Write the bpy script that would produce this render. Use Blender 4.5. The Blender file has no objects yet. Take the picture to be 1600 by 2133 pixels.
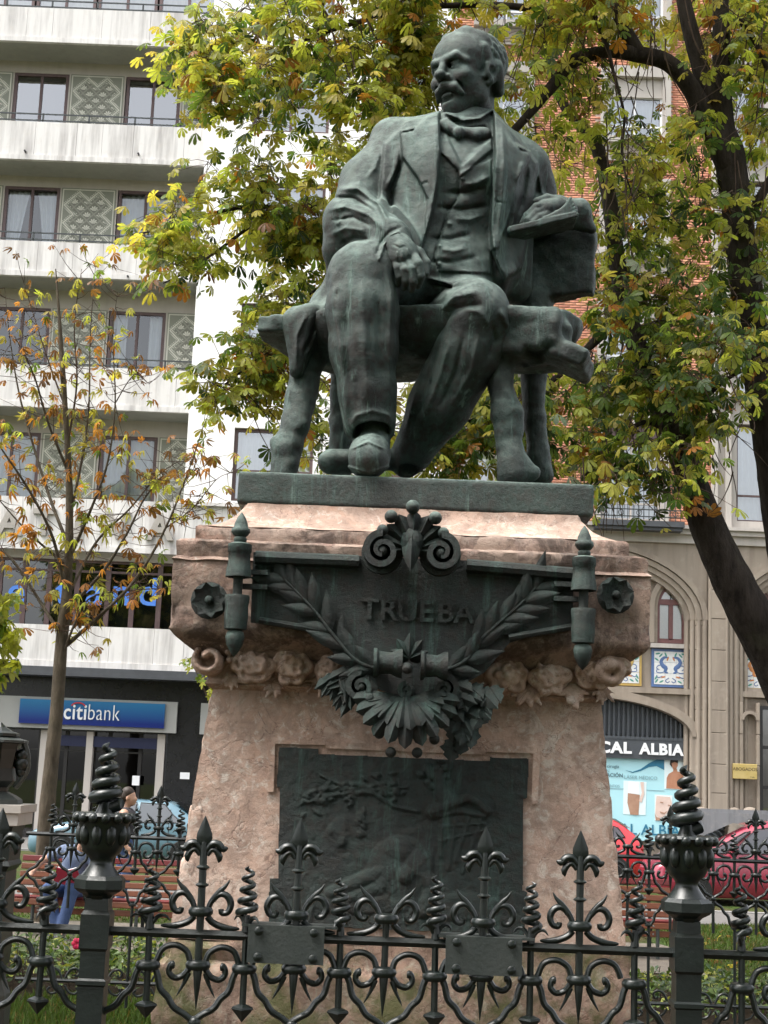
import bpy, math, random
import numpy as np
from mathutils import Vector, Matrix, noise as mnoise
random.seed(7); RNG = np.random.default_rng(7)
scene = bpy.context.scene
COL = scene.collection
R = math.radians
# ------------------------------------------------------------------ camera
F = 3100.0; CW, CH = 1600.0, 2133.0; HC = 2.2
PITCH = math.atan(538/F); ROLL = 0.039
_fw = np.array([0, math.cos(PITCH), math.sin(PITCH)])
_up0 = np.array([0, -math.sin(PITCH), math.cos(PITCH)]); _x0 = np.array([1., 0, 0])
_rt = math.cos(ROLL)*_x0 + math.sin(ROLL)*_up0
_up = math.cos(ROLL)*_up0 - math.sin(ROLL)*_x0
cam_d = bpy.data.cameras.new('camera'); cam = bpy.data.objects.new('camera', cam_d); COL.objects.link(cam)
cam_d.sensor_fit = 'HORIZONTAL'; cam_d.sensor_width = 36; cam_d.lens = F/CW*36
cam_d.clip_start = 0.1; cam_d.clip_end = 2000
cam.matrix_world = Matrix(((_rt[0], _up[0], -_fw[0], 0), (_rt[1], _up[1], -_fw[1], 0), (_rt[2], _up[2], -_fw[2], HC), (0, 0, 0, 1)))
scene.camera = cam
def at(u, v, Y):
    """world point that stands at distance Y in front of the viewpoint"""
    d = F*_fw + (u-CW/2)*_rt - (v-CH/2)*_up
    return Vector((d[0]*Y/d[1], Y, HC + d[2]*Y/d[1]))
def pm(v, Y): return Y/(F*_fw[1]-(v-CH/2)*_up[1])       # metres per photo unit at that height and distance
# ------------------------------------------------------------------ sky and sun
w = bpy.data.worlds.new('World'); scene.world = w; w.use_nodes = True
nt = w.node_tree; nt.nodes.clear()
sky = nt.nodes.new('ShaderNodeTexSky'); sky.sky_type = 'NISHITA'; sky.sun_disc = False
SUN_EL, SUN_AZ = R(62), R(250)
sky.sun_elevation = SUN_EL; sky.sun_rotation = SUN_AZ; sky.air_density = 1.0; sky.dust_density = 4.0; sky.ozone_density = 1.0
hs = nt.nodes.new('ShaderNodeHueSaturation'); hs.inputs['Saturation'].default_value = 0.22
bgn = nt.nodes.new('ShaderNodeBackground'); bgn.inputs['Strength'].default_value = 0.15
out = nt.nodes.new('ShaderNodeOutputWorld')
nt.links.new(sky.outputs[0], hs.inputs['Color']); nt.links.new(hs.outputs[0], bgn.inputs[0]); nt.links.new(bgn.outputs[0], out.inputs[0])
sd = bpy.data.lights.new('sun', 'SUN'); sd.energy = 1.3; sd.angle = R(25); sd.color = (1, .96, .9)
sun = bpy.data.objects.new('sun', sd); COL.objects.link(sun)
# sky texture: azimuth measured from +Y clockwise
sdir = Vector((math.sin(SUN_AZ)*math.cos(SUN_EL), math.cos(SUN_AZ)*math.cos(SUN_EL), math.sin(SUN_EL)))
sun.rotation_euler = sdir.to_track_quat('Z', 'Y').to_euler()
scene.view_settings.view_transform = 'Standard'; scene.view_settings.look = 'None'
scene.view_settings.exposure = 1.6; scene.view_settings.gamma = 1.0
scene.cycles.adaptive_threshold = .02; scene.cycles.max_bounces = 4; scene.cycles.diffuse_bounces = 3; scene.cycles.glossy_bounces = 2; scene.cycles.transmission_bounces = 3; scene.cycles.transparent_max_bounces = 12
scene.cycles.sample_clamp_indirect = 4.0; scene.cycles.caustics_reflective = False; scene.cycles.caustics_refractive = False

# ------------------------------------------------------------------ materials
class NT:
    def __init__(s, name):
        s.m = bpy.data.materials.new(name); s.m.use_nodes = True; s.t = s.m.node_tree
        s.t.nodes.clear(); s.out = s.n('ShaderNodeOutputMaterial')
        s.pos = None
    def n(s, typ, **kw):
        x = s.t.nodes.new(typ)
        for k, v in kw.items(): setattr(x, k, v)
        return x
    def l(s, a, b): s.t.links.new(a, b)
    def val(s, sock, v):
        if hasattr(v, 'is_linked') or hasattr(v, 'links'): s.l(v, sock)
        else:
            if isinstance(v, (tuple, list)) and len(v) == 3 and sock.type == 'RGBA': v = (*v, 1)
            sock.default_value = v
    def P(s):
        if s.pos is None:
            g = s.n('ShaderNodeNewGeometry'); s.pos = g.outputs['Position']; s.geo = g
        return s.pos
    def math(s, op, a, b=None, c=None):
        x = s.n('ShaderNodeMath', operation=op); s.val(x.inputs[0], a)
        if b is not None: s.val(x.inputs[1], b)
        if c is not None: s.val(x.inputs[2], c)
        return x.outputs[0]
    def mapr(s, v, a, b, c=0., d=1.):
        x = s.n('ShaderNodeMapRange'); s.val(x.inputs[0], v)
        for i, q in enumerate((a, b, c, d)): x.inputs[1+i].default_value = q
        x.clamp = True
        return x.outputs[0]
    def noise(s, scale=5., detail=4., rough=.55, vec=None, stretch=None, dist=0.):
        v = vec if vec is not None else s.P()
        if stretch:
            mp = s.n('ShaderNodeVectorMath', operation='MULTIPLY'); s.l(v, mp.inputs[0]); mp.inputs[1].default_value = stretch; v = mp.outputs[0]
        x = s.n('ShaderNodeTexNoise'); s.l(v, x.inputs['Vector']); x.inputs['Scale'].default_value = scale
        x.inputs['Detail'].default_value = detail; x.inputs['Roughness'].default_value = rough; x.inputs['Distortion'].default_value = dist
        return x.outputs['Fac']
    def vor(s, scale=5., feature='F1', out='Distance', vec=None):
        x = s.n('ShaderNodeTexVoronoi', feature=feature); s.l(vec if vec is not None else s.P(), x.inputs['Vector']); x.inputs['Scale'].default_value = scale
        return x.outputs[out]
    def mix(s, f, a, b, mode='MIX'):
        x = s.n('ShaderNodeMix', data_type='RGBA', blend_type=mode); s.val(x.inputs[0], f); s.val(x.inputs[6], a); s.val(x.inputs[7], b)
        return x.outputs[2]
    def xyz(s, v=None):
        x = s.n('ShaderNodeSeparateXYZ'); s.l(v if v is not None else s.P(), x.inputs[0]); return x.outputs
    def comb(s, x, y, z):
        c = s.n('ShaderNodeCombineXYZ'); s.val(c.inputs[0], x); s.val(c.inputs[1], y); s.val(c.inputs[2], z); return c.outputs[0]
    def objc(s): return s.n('ShaderNodeTexCoord').outputs['Object']
    def rand(s): return s.n('ShaderNodeObjectInfo').outputs['Random']
    def bump(s, h, strength=.3, dist=.01):
        b = s.n('ShaderNodeBump'); b.inputs['Strength'].default_value = strength; b.inputs['Distance'].default_value = dist; s.l(h, b.inputs['Height']); return b.outputs[0]
    def bsdf(s, color, rough=.6, metal=0., normal=None, spec=.5, **kw):
        b = s.n('ShaderNodeBsdfPrincipled'); s.val(b.inputs['Base Color'], color); s.val(b.inputs['Roughness'], rough); s.val(b.inputs['Metallic'], metal)
        b.inputs['Specular IOR Level'].default_value = spec
        if normal is not None: s.l(normal, b.inputs['Normal'])
        for k, v in kw.items(): s.val(b.inputs[k], v)
        s.l(b.outputs[0], s.out.inputs[0]); s.b = b
        return s.m
def simple(name, c1, c2=None, scale=6., rough=.6, metal=0., bump=0., bscale=40., spec=.5, stretch=None, bdist=.01, **kw):
    t = NT(name); col = c1
    if c2 is not None: col = t.mix(t.mapr(t.noise(scale, 5, .6, stretch=stretch), .3, .7), c1, c2)
    nn = t.bump(t.noise(bscale, 5, .6), bump, bdist) if bump else None
    return t.bsdf(col, rough, metal, nn, spec, **kw)
M = {}
# weathered bronze: dark green brown patina, grey-green dust and highlights painted on upward faces, vertical streaks
def bronze(name, dark, green, pale, pale_amt):
    t = NT(name)
    n1 = t.noise(3.4, 5, .68, dist=.5); n2 = t.noise(15, 4, .7); st = t.noise(4.6, 5, .76, stretch=(2.1, 2.1, .2), dist=.35)
    c = t.mix(t.mapr(n1, .40, .60), dark, green)
    c = t.mix(t.mapr(n2, .48, .60, 0, .9), c, (.016, .013, .010))
    c = t.mix(t.mapr(st, .53, .66, 0, .6), c, (.040, .092, .076))
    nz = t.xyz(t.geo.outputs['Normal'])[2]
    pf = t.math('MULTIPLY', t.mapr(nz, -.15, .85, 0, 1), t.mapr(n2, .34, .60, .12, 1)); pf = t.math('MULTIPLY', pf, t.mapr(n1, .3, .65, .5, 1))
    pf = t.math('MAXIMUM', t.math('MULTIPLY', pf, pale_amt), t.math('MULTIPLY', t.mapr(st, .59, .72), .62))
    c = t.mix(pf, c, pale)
    M[name] = t.bsdf(c, t.mapr(n2, .3, .7, .42, .66), .15, t.bump(t.noise(30, 7, .8), .85, .016), .5)
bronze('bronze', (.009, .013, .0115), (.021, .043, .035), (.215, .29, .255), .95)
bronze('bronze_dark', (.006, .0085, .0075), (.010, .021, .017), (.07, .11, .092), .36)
# pink breccia marble
def marble(name, c0, c1, c2, dirt):
    t = NT(name)
    warp = t.n('ShaderNodeVectorMath', operation='ADD'); t.l(t.P(), warp.inputs[0])
    nz = t.n('ShaderNodeTexNoise'); t.l(t.P(), nz.inputs['Vector']); nz.inputs['Scale'].default_value = 5; nz.inputs['Detail'].default_value = 4
    sc = t.n('ShaderNodeVectorMath', operation='SCALE'); t.l(nz.outputs['Color'], sc.inputs[0]); sc.inputs['Scale'].default_value = .22
    t.l(sc.outputs[0], warp.inputs[1]); wv = warp.outputs[0]
    cell = t.n('ShaderNodeTexVoronoi'); t.l(wv, cell.inputs['Vector']); cell.inputs['Scale'].default_value = 19
    rnd = t.n('ShaderNodeSeparateColor'); t.l(cell.outputs['Color'], rnd.inputs[0])
    c = t.mix(rnd.outputs[0], c0, c1); c = t.mix(t.math('MULTIPLY', t.math('POWER', rnd.outputs[1], 5.), .8), c, c2)
    c = t.mix(t.mapr(t.noise(1.7, 5, .6), .35, .7, 0, .6), c, (.36, .20, .13))
    c = t.mix(t.mapr(t.noise(8, 6, .75, dist=.5), .44, .58, 0, .75), c, tuple(q*.60 for q in c0)); c = t.mix(t.mapr(t.noise(11, 5, .75, dist=1.), .54, .66, 0, .85), c, c2)
    edge = t.vor(19, 'DISTANCE_TO_EDGE', vec=wv)
    veins = t.mapr(edge, 0., .03, .16, 0.)
    c = t.mix(veins, c, (.17, .08, .06))
    crk = t.math('ABSOLUTE', t.math('SUBTRACT', t.noise(2.4, 5, .62, dist=.6), .5))
    c = t.mix(t.mapr(crk, 0., .005, .6, 0.), c, (.10, .05, .04))
    grime = t.mapr(t.noise(3.2, 6, .7, stretch=(1, 1, .35)), .45, .72, 0, dirt)
    c = t.mix(grime, c, (.075, .06, .045))
    c = t.mix(t.mapr(t.noise(30, 4, .7), .56, .68, 0, dirt*.9), c, (.06, .042, .032))
    run = t.noise(2.6, 5, .7, stretch=(2.2, 2.2, .12)); c = t.mix(t.mapr(run, .54, .70, 0, dirt*.75), c, (.055, .048, .04))
    if 'dirty' in name:
        big = t.vor(8.5, 'F1', 'Color', wv); bs = t.n('ShaderNodeSeparateColor'); t.l(big, bs.inputs[0])
        c = t.mix(t.math('MULTIPLY', t.math('POWER', bs.outputs[0], 2.), .7), c, (.40, .30, .24)); c = t.mix(t.mapr(t.noise(4.4, 6, .75, dist=.4), .48, .60, 0, .78), c, (.055, .038, .03))
    h = t.math('ADD', t.noise(26, 6, .75), t.math('MULTIPLY', t.mapr(crk, 0., .01), .15))
    if 'moss' in name:
        nzz = t.xyz(t.geo.outputs['Normal'])[2]; c = t.mix(t.math('MULTIPLY', t.mapr(t.noise(3.5, 5, .7), .45, .62), .8), c, (.06, .075, .018))
    M[name] = t.bsdf(c, .75, 0, t.bump(h, .6, .016), .3)
marble('marble', (.53, .375, .30), (.60, .455, .375), (.62, .55, .48), .26)
marble('marble_dirty', (.30, .20, .165), (.38, .275, .23), (.40, .35, .30), .8)
marble('marble_moss', (.32, .215, .165), (.37, .265, .205), (.36, .32, .25), .5)
def wrought(name):
    t = NT(name)
    n = t.noise(14, 5, .6); r = t.mapr(t.noise(9, 6, .75), .66, .72)
    c = t.mix(t.mapr(n, .3, .7), (.004, .007, .006), (.010, .016, .014)); c = t.mix(r, c, (.11, .04, .02))
    M[name] = t.bsdf(c, t.mix(r, (.37,)*3, (.8,)*3), .0, t.bump(t.noise(60, 4, .6), .25, .004), .6)
wrought('iron')
M['iron_grey'] = simple('iron_grey', (.035, .043, .040), (.055, .062, .058), 9, .5, 0, .25, 60)
def facade(name, c, streak, amt):
    t = NT(name)
    s1 = t.noise(1.6, 5, .65, stretch=(2.2, 2.2, .16)); s2 = t.noise(.6, 4, .6)
    f = t.math('MULTIPLY', t.mapr(s1, .44, .72), t.mapr(s2, .3, .65, .35, 1))
    cc = t.mix(t.math('MULTIPLY', f, amt), c, streak)
    cc = t.mix(t.mapr(t.noise(4, 5, .6), .55, .8, 0, .35), cc, (.52, .46, .38))
    M[name] = t.bsdf(cc, .8, 0, t.bump(t.noise(25, 4, .6), .15, .01), .3)
facade('parapet', (.70, .68, .655), (.27, .25, .24), 1.)
facade('white_wall', (.92, .91, .89), (.72, .68, .66), .3)
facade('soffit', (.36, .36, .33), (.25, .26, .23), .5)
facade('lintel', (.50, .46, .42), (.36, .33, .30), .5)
facade('sandstone', (.31, .26, .21), (.165, .135, .11), .8)
facade('paleston', (.47, .435, .40), (.30, .275, .25), .6)
M['slate'] = simple('slate', (.045, .048, .055), (.065, .07, .078), 4, .55)
M['letter_stone'] = simple('letter_stone', (.30, .28, .25), (.40, .37, .33), 5, .8)
M['black_stone'] = simple('black_stone', (.010, .010, .011), (.018, .018, .02), 4, .25)
M['frame_brown'] = simple('frame_brown', (.085, .05, .05), (.12, .075, .07), 6, .5)
M['frame_wine'] = simple('frame_wine', (.11, .045, .045), (.15, .065, .06), 6, .5)
M['frame_dark'] = simple('frame_dark', (.02, .018, .018), None, 6, .4)
M['sign_grey'] = simple('sign_grey', (.055, .062, .072), (.07, .078, .088), 3, .45)
M['white_paint'] = simple('white_paint', (.82, .83, .84), None, 3, .5)
M['sign_board'] = simple('sign_board', (.34, .34, .32), (.38, .38, .36), 1.5, .45)
M['brass'] = simple('brass', (.62, .46, .16), (.70, .54, .24), 5, .38, .7)
M['brass_ink'] = simple('brass_ink', (.10, .07, .03), None)
M['curtain'] = simple('curtain', (.62, .68, .74), (.72, .76, .80), 3, .9)
M['blind'] = simple('blind', (.70, .70, .64), (.78, .77, .70), 2, .9)
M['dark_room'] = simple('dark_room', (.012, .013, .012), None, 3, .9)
M['room'] = simple('room', (.05, .05, .045), None, 3, .9)
M['mortar'] = simple('mortar', (.52, .40, .34), (.45, .34, .28), 8, .9)
M['tree_bark'] = None
def bark(name, c1, c2, moss, sc):
    t = NT(name)
    ridg = t.noise(sc, 6, .7, stretch=(1, 1, .25))
    c = t.mix(t.mapr(ridg, .35, .65), c1, c2)
    c = t.mix(t.mapr(t.noise(2.1, 5, .65), .56, .74, 0, moss), c, (.035, .045, .016))
    M[name] = t.bsdf(c, .9, 0, t.bump(ridg, .9, .05), .2)
bark('bark_dark', (.016, .012, .010), (.05, .04, .033), .35, 12)
bark('bark_grey', (.065, .052, .038), (.14, .115, .085), .35, 14)
bark('bark_twig', (.07, .045, .035), (.12, .085, .065), .1, 20)
def glass(name, tint, refl, rough=.02):
    t = NT(name)
    fr = t.n('ShaderNodeFresnel'); fr.inputs[0].default_value = 1.5
    g = t.n('ShaderNodeBsdfGlossy'); g.inputs['Color'].default_value = (.95, .97, 1, 1); g.inputs['Roughness'].default_value = rough
    tr = t.n('ShaderNodeBsdfTransparent'); tr.inputs[0].default_value = (*tint, 1)
    t.l(t.bump(t.noise(.9, 2, .5), .05, .05), g.inputs['Normal'])
    ms = t.n('ShaderNodeMixShader'); t.l(t.math('ADD', fr.outputs[0], refl), ms.inputs[0]); t.l(tr.outputs[0], ms.inputs[1]); t.l(g.outputs[0], ms.inputs[2])
    t.l(ms.outputs[0], t.out.inputs[0]); M[name] = t.m
glass('glass', (.85, .88, .88), .22); glass('glass_low', (.8, .82, .82), .06); glass('glass_clear', (.95, .95, .95), .06); glass('glass_dark', (.25, .27, .28), .05)
glass('car_glass', (.30, .34, .33), .10)

# ------------------------------------------------------------------ mesh helpers
class MB:
    def __init__(s): s.v = []; s.f = []; s.mi = []
    def add(s, vs, fs, m=0):
        o = len(s.v); s.v.extend([tuple(p) for p in vs]); s.f.extend([tuple(i+o for i in f) for f in fs]); s.mi.extend([m]*len(fs)); return s
    def box(s, c, d, rot=None, m=0):
        x, y, z = (q/2 for q in d); vs = [Vector(p) for p in ((-x,-y,-z),(x,-y,-z),(x,y,-z),(-x,y,-z),(-x,-y,z),(x,-y,z),(x,y,z),(-x,y,z))]
        if rot is not None: vs = [rot @ p for p in vs]
        c = Vector(c)
        return s.add([p+c for p in vs], [(0,3,2,1),(4,5,6,7),(0,1,5,4),(1,2,6,5),(2,3,7,6),(3,0,4,7)], m)
    def bb(s, x0, x1, y0, y1, z0, z1, m=0): return s.box(((x0+x1)/2, (y0+y1)/2, (z0+z1)/2), (x1-x0, y1-y0, z1-z0), None, m)
    def prism(s, poly, y0, y1, m=0):
        """polygon in x,z (seen from the front, any winding) extruded from y0 (front) to y1 (back)"""
        n = len(poly); a = sum(poly[i][0]*poly[(i+1)%n][1]-poly[(i+1)%n][0]*poly[i][1] for i in range(n))
        if a < 0: poly = poly[::-1]
        vs = [(x, y0, z) for x, z in poly]+[(x, y1, z) for x, z in poly]
        fs = [tuple(range(n)), tuple(range(2*n-1, n-1, -1))]+[(i, i+n, (i+1)%n+n, (i+1)%n) for i in range(n)]
        return s.add(vs, fs, m)
    def ring(s, outer, inner, y0, y1, m=0, closed=True):
        """band between two outlines with the same count, x,z, extruded"""
        n = len(outer); vs = [(x, y0, z) for x, z in outer]+[(x, y0, z) for x, z in inner]+[(x, y1, z) for x, z in outer]+[(x, y1, z) for x, z in inner]; fs = []
        for i in range(n if closed else n-1):
            j = (i+1) % n
            fs += [(i, j, n+j, n+i), (2*n+i, 3*n+i, 3*n+j, 2*n+j), (i, 2*n+i, 2*n+j, j), (n+i, n+j, 3*n+j, 3*n+i)]
        return s.add(vs, fs, m)
    def tube(s, pts, rad, n=8, m=0, closed=False, flat=1.0, cap=True):
        pts = [Vector(p) for p in pts]; k = len(pts)
        if not hasattr(rad, '__len__'): rad = [rad]*k
        vs = []; fs = []; prev = None
        for i in range(k):
            if closed: t = pts[(i+1) % k]-pts[i-1]
            else: t = pts[min(i+1, k-1)]-pts[max(i-1, 0)]
            if t.length < 1e-9: t = Vector((0, 0, 1))
            t.normalize()
            if prev is None:
                a = Vector((0, 1, 0)) if abs(t.y) < .9 else Vector((1, 0, 0))
                nrm = (a - t*a.dot(t)).normalized()
            else:
                nrm = prev - t*prev.dot(t); nrm = nrm.normalized() if nrm.length > 1e-6 else prev
            prev = nrm; b = t.cross(nrm)
            for j in range(n):
                an = 2*math.pi*j/n; vs.append(pts[i]+(nrm*math.cos(an)*flat+b*math.sin(an))*rad[i])
        for i in range(k if closed else k-1):
            i2 = (i+1) % k
            for j in range(n): fs.append((i*n+j, i*n+(j+1) % n, i2*n+(j+1) % n, i2*n+j))
        if cap and not closed: fs.append(tuple(range(n-1, -1, -1))); fs.append(tuple((k-1)*n+j for j in range(n)))
        return s.add(vs, fs, m)
    def lathe(s, prof, n=16, c=(0, 0, 0), m=0, axis='z', sq=None):
        """profile of (radius, height); sq gives n=4 style squares turned 45 degrees"""
        vs = []; fs = []; c = Vector(c); k = len(prof); off = math.pi/n if sq else 0
        for r, h in prof:
            for j in range(n):
                a = 2*math.pi*j/n+off; rr = r/math.cos(math.pi/n) if sq else r
                p = (rr*math.cos(a), rr*math.sin(a), h)
                if axis == 'y': p = (p[0], -h, p[1])
                if axis == 'x': p = (h, p[0], p[1])
                vs.append(c+Vector(p))
        for i in range(k-1):
            for j in range(n): fs.append((i*n+j, i*n+(j+1) % n, (i+1)*n+(j+1) % n, (i+1)*n+j))
        fs.append(tuple(range(n-1, -1, -1))); fs.append(tuple((k-1)*n+j for j in range(n)))
        return s.add(vs, fs, m)
    def ball(s, c, r, nu=12, nv=8, sc=(1, 1, 1), rot=None, m=0):
        vs = [(0, 0, 1)]; fs = []
        for i in range(1, nv):
            for j in range(nu):
                a = math.pi*i/nv; b = 2*math.pi*j/nu; vs.append((math.sin(a)*math.cos(b), math.sin(a)*math.sin(b), math.cos(a)))
        vs.append((0, 0, -1)); L = len(vs)-1
        for j in range(nu):
            fs.append((0, 1+j, 1+(j+1) % nu)); fs.append((L, L-nu+(j+1) % nu, L-nu+j))
            for i in range(nv-2): a0 = 1+i*nu; fs.append((a0+j, a0+nu+j, a0+nu+(j+1) % nu, a0+(j+1) % nu))
        q = [Vector((x*sc[0]*r, y*sc[1]*r, z*sc[2]*r)) for x, y, z in vs]
        if rot is not None: q = [rot @ p for p in q]
        c = Vector(c); return s.add([p+c for p in q], fs, m)
    def surf(s, P, nu, nv, m=0):
        """grid of points P[(i,j)] row-major nu x nv"""
        return s.add(P, [(i*nv+j, i*nv+j+1, (i+1)*nv+j+1, (i+1)*nv+j) for i in range(nu-1) for j in range(nv-1)], m)
    def mesh(s, name, smooth=False, mats=(), auto=None):
        me = bpy.data.meshes.new(name); me.from_pydata(s.v, [], s.f)
        for q in mats: me.materials.append(q)
        if len(mats) > 1: me.polygons.foreach_set('material_index', s.mi)
        me.validate(); me.update()
        if smooth: me.polygons.foreach_set('use_smooth', [True]*len(me.polygons))
        if auto is not None: me.set_sharp_from_angle(angle=R(auto))
        return me
    def build(s, name, mat, parent=None, smooth=False, auto=None, loc=None):
        mats = mat if isinstance(mat, (list, tuple)) else [mat]
        if smooth and auto is None: auto = 42
        return link(name, s.mesh(name, smooth, mats, auto), parent, loc)
def link(name, me, parent=None, loc=None):
    o = bpy.data.objects.new(name, me); COL.objects.link(o)
    if parent is not None:
        o.parent = parent
        if loc is None and parent.type == 'EMPTY': o.location = -parent.location     # meshes are built in world coordinates
    if loc is not None: o.location = loc
    return o
def tag(o, label=None, cat=None, group=None, kind=None):
    if label: o['label'] = label
    if cat: o['category'] = cat
    if group: o['group'] = group
    if kind: o['kind'] = kind
    return o
def thing(name, label, cat, loc=(0, 0, 0), group=None, rotz=0):
    o = bpy.data.objects.new(name, None); COL.objects.link(o); o.location = loc; o.rotation_euler = (0, 0, rotz); o.empty_display_size = .2
    return tag(o, label, cat, group)
def copy_tree(o, parent=None):
    c = o.copy(); COL.objects.link(c); c.parent = parent
    for ch in list(o.children): copy_tree(ch, c)
    return c
def text_mesh(txt, size, depth, align='CENTER', bold=0., name='lettering', spacing=1.0):
    cu = bpy.data.curves.new(name, 'FONT'); cu.body = txt; cu.size = size; cu.extrude = depth/2; cu.align_x = align; cu.offset = bold; cu.space_character = spacing
    cu.resolution_u = 3
    o = bpy.data.objects.new('tmp_text', cu); COL.objects.link(o); bpy.context.view_layer.update()
    dg = bpy.context.evaluated_depsgraph_get(); me = bpy.data.meshes.new_from_object(o.evaluated_get(dg)); me.name = name
    bpy.data.objects.remove(o); bpy.data.curves.remove(cu)
    me.transform(Matrix.Rotation(math.pi/2, 4, 'X'))        # stands upright, faces -Y
    me.materials.clear()
    return me
def text_part(txt, size, depth, pos, mat, parent=None, name='lettering', fit=None, **kw):
    me = text_mesh(txt, size, depth, name=name, **kw)
    if fit:
        xs = [v.co.x for v in me.vertices]; k_ = fit/(max(xs)-min(xs)); me.transform(Matrix.Diagonal((k_, 1, 1, 1)))
    me.transform(Matrix.Translation(Vector(pos))); me.materials.append(mat)
    return link(name, me, parent)
def bez(pts, n):
    out_ = []; k = len(pts)-1
    for i in range(n+1):
        t = i/n*k; a = min(int(t), k-1); t -= a; p = [pts[max(a-1, 0)], pts[a], pts[a+1], pts[min(a+2, k)]]
        out_.append(tuple(.5*((2*p[1][c])+(-p[0][c]+p[2][c])*t+(2*p[0][c]-5*p[1][c]+4*p[2][c]-p[3][c])*t*t+(-p[0][c]+3*p[1][c]-3*p[2][c]+p[3][c])*t**3) for c in range(len(pts[0]))))
    return out_
# ================================================================== sculpted solids (signed distance fields -> one skin)
def smooth(x, a, b):
    t = np.clip((x-a)/(b-a), 0, 1); return t*t*(3-2*t)
class Field:
    def __init__(s, lo, hi, h):
        s.h = h; s.lo = np.array(lo, np.float32); n = np.ceil((np.array(hi)-lo)/h).astype(int)+1; s.n = n
        s.ax = [(s.lo[i]+h*np.arange(n[i])).astype(np.float32) for i in range(3)]
        s.D = np.full(n, 1., np.float32); s._uv = None
    def box_idx(s, lo, hi):
        i0 = np.maximum(np.floor((np.array(lo)-s.lo)/s.h).astype(int), 0); i1 = np.minimum(np.ceil((np.array(hi)-s.lo)/s.h).astype(int)+1, s.n)
        if (i1 <= i0).any(): return None
        return tuple(slice(a, b) for a, b in zip(i0, i1))
    def pts(s, sl): return (s.ax[0][sl[0]][:, None, None], s.ax[1][sl[1]][None, :, None], s.ax[2][sl[2]][None, None, :])
    def comb(s, sl, d, k, sub=False):
        A = s.D[sl]
        if sub:
            d = -d
            if k > 0: hh = np.maximum(k-np.abs(A-d), 0)/k; s.D[sl] = np.maximum(A, d)+hh*hh*k*.25
            else: s.D[sl] = np.maximum(A, d)
        else:
            if k > 0: hh = np.maximum(k-np.abs(A-d), 0)/k; s.D[sl] = np.minimum(A, d)-hh*hh*k*.25
            else: s.D[sl] = np.minimum(A, d)
    def cone(s, a, b, ra, rb, k=.03, sub=False, flat=None):
        a = np.array(a, np.float32); b = np.array(b, np.float32); m = max(ra, rb)+k+4*s.h
        sl = s.box_idx(np.minimum(a, b)-m, np.maximum(a, b)+m)
        if sl is None: return
        x, y, z = s.pts(sl); ab = b-a; L = float(ab@ab)+1e-9
        px, py, pz = x-a[0], y-a[1], z-a[2]
        t = np.clip((px*ab[0]+py*ab[1]+pz*ab[2])/L, 0, 1)
        d = np.sqrt((px-t*ab[0])**2+(py-t*ab[1])**2+(pz-t*ab[2])**2)-(ra+(rb-ra)*t)
        s.comb(sl, d, k, sub)
    def ell(s, c, r, k=.03, Rm=None, sub=False):
        c = np.array(c, np.float32); m = max(r)+k+4*s.h; sl = s.box_idx(c-m, c+m)
        if sl is None: return
        x, y, z = s.pts(sl); x, y, z = x-c[0], y-c[1], z-c[2]
        if Rm is not None: x, y, z = (Rm[0][i]*x+Rm[1][i]*y+Rm[2][i]*z for i in range(3))      # transpose: world -> local
        k0 = np.sqrt((x/r[0])**2+(y/r[1])**2+(z/r[2])**2)+1e-6; k1 = np.sqrt((x/r[0]**2)**2+(y/r[1]**2)**2+(z/r[2]**2)**2)+1e-6
        s.comb(sl, k0*(k0-1)/k1, k, sub)
    def box(s, c, hd, rnd=.01, k=.01, Rm=None, sub=False):
        c = np.array(c, np.float32); m = float(np.linalg.norm(hd))+k+4*s.h; sl = s.box_idx(c-m, c+m)
        if sl is None: return
        x, y, z = s.pts(sl); x, y, z = x-c[0], y-c[1], z-c[2]
        if Rm is not None: x, y, z = (Rm[0][i]*x+Rm[1][i]*y+Rm[2][i]*z for i in range(3))
        qx, qy, qz = np.abs(x)-hd[0]+rnd, np.abs(y)-hd[1]+rnd, np.abs(z)-hd[2]+rnd
        d = np.sqrt(np.maximum(qx, 0)**2+np.maximum(qy, 0)**2+np.maximum(qz, 0)**2)+np.minimum(np.maximum(np.maximum(qx, qy), qz), 0)-rnd
        s.comb(sl, d, k, sub)
    # chains of limbs given as (u, v, depth, radius in photo units)
    def limb(s, pts, k=12, sub=False):
        q = [(at(u, v, d), r*pm(v, d)) for u, v, d, r in pts]; kk = k*pm(pts[0][1], pts[0][2])
        for (a, ra), (b, rb) in zip(q[:-1], q[1:]): s.cone(a, b, ra, rb, kk, sub)
    def blob(s, u, v, d, ru, rv, rd, k=12, Rm=None, sub=False):
        q = pm(v, d); s.ell(at(u, v, d), (ru*q, rd*q, rv*q), k*q, Rm, sub)
    def uv(s):
        if s._uv is None:
            x, y, z = s.ax[0][:, None, None], s.ax[1][None, :, None], s.ax[2][None, None, :]-HC
            w = y*np.float32(_fw[1])+z*np.float32(_fw[2])
            s._uv = ((CW/2+F*(x*_rt[0]+y*_rt[1]+z*_rt[2])/w).astype(np.float32), (CH/2-F*(x*_up[0]+y*_up[1]+z*_up[2])/w).astype(np.float32))
        return s._uv
    def sub_uv(s, u0, u1, v0, v1, d0, d1):
        P = [at(u, v, d) for u in (u0, u1) for v in (v0, v1) for d in (d0, d1)]
        sl = s.box_idx(np.min(P, 0), np.max(P, 0))
        if sl is None: return None, None, None
        U, V = s.uv(); return sl, U[sl], V[sl]
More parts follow.
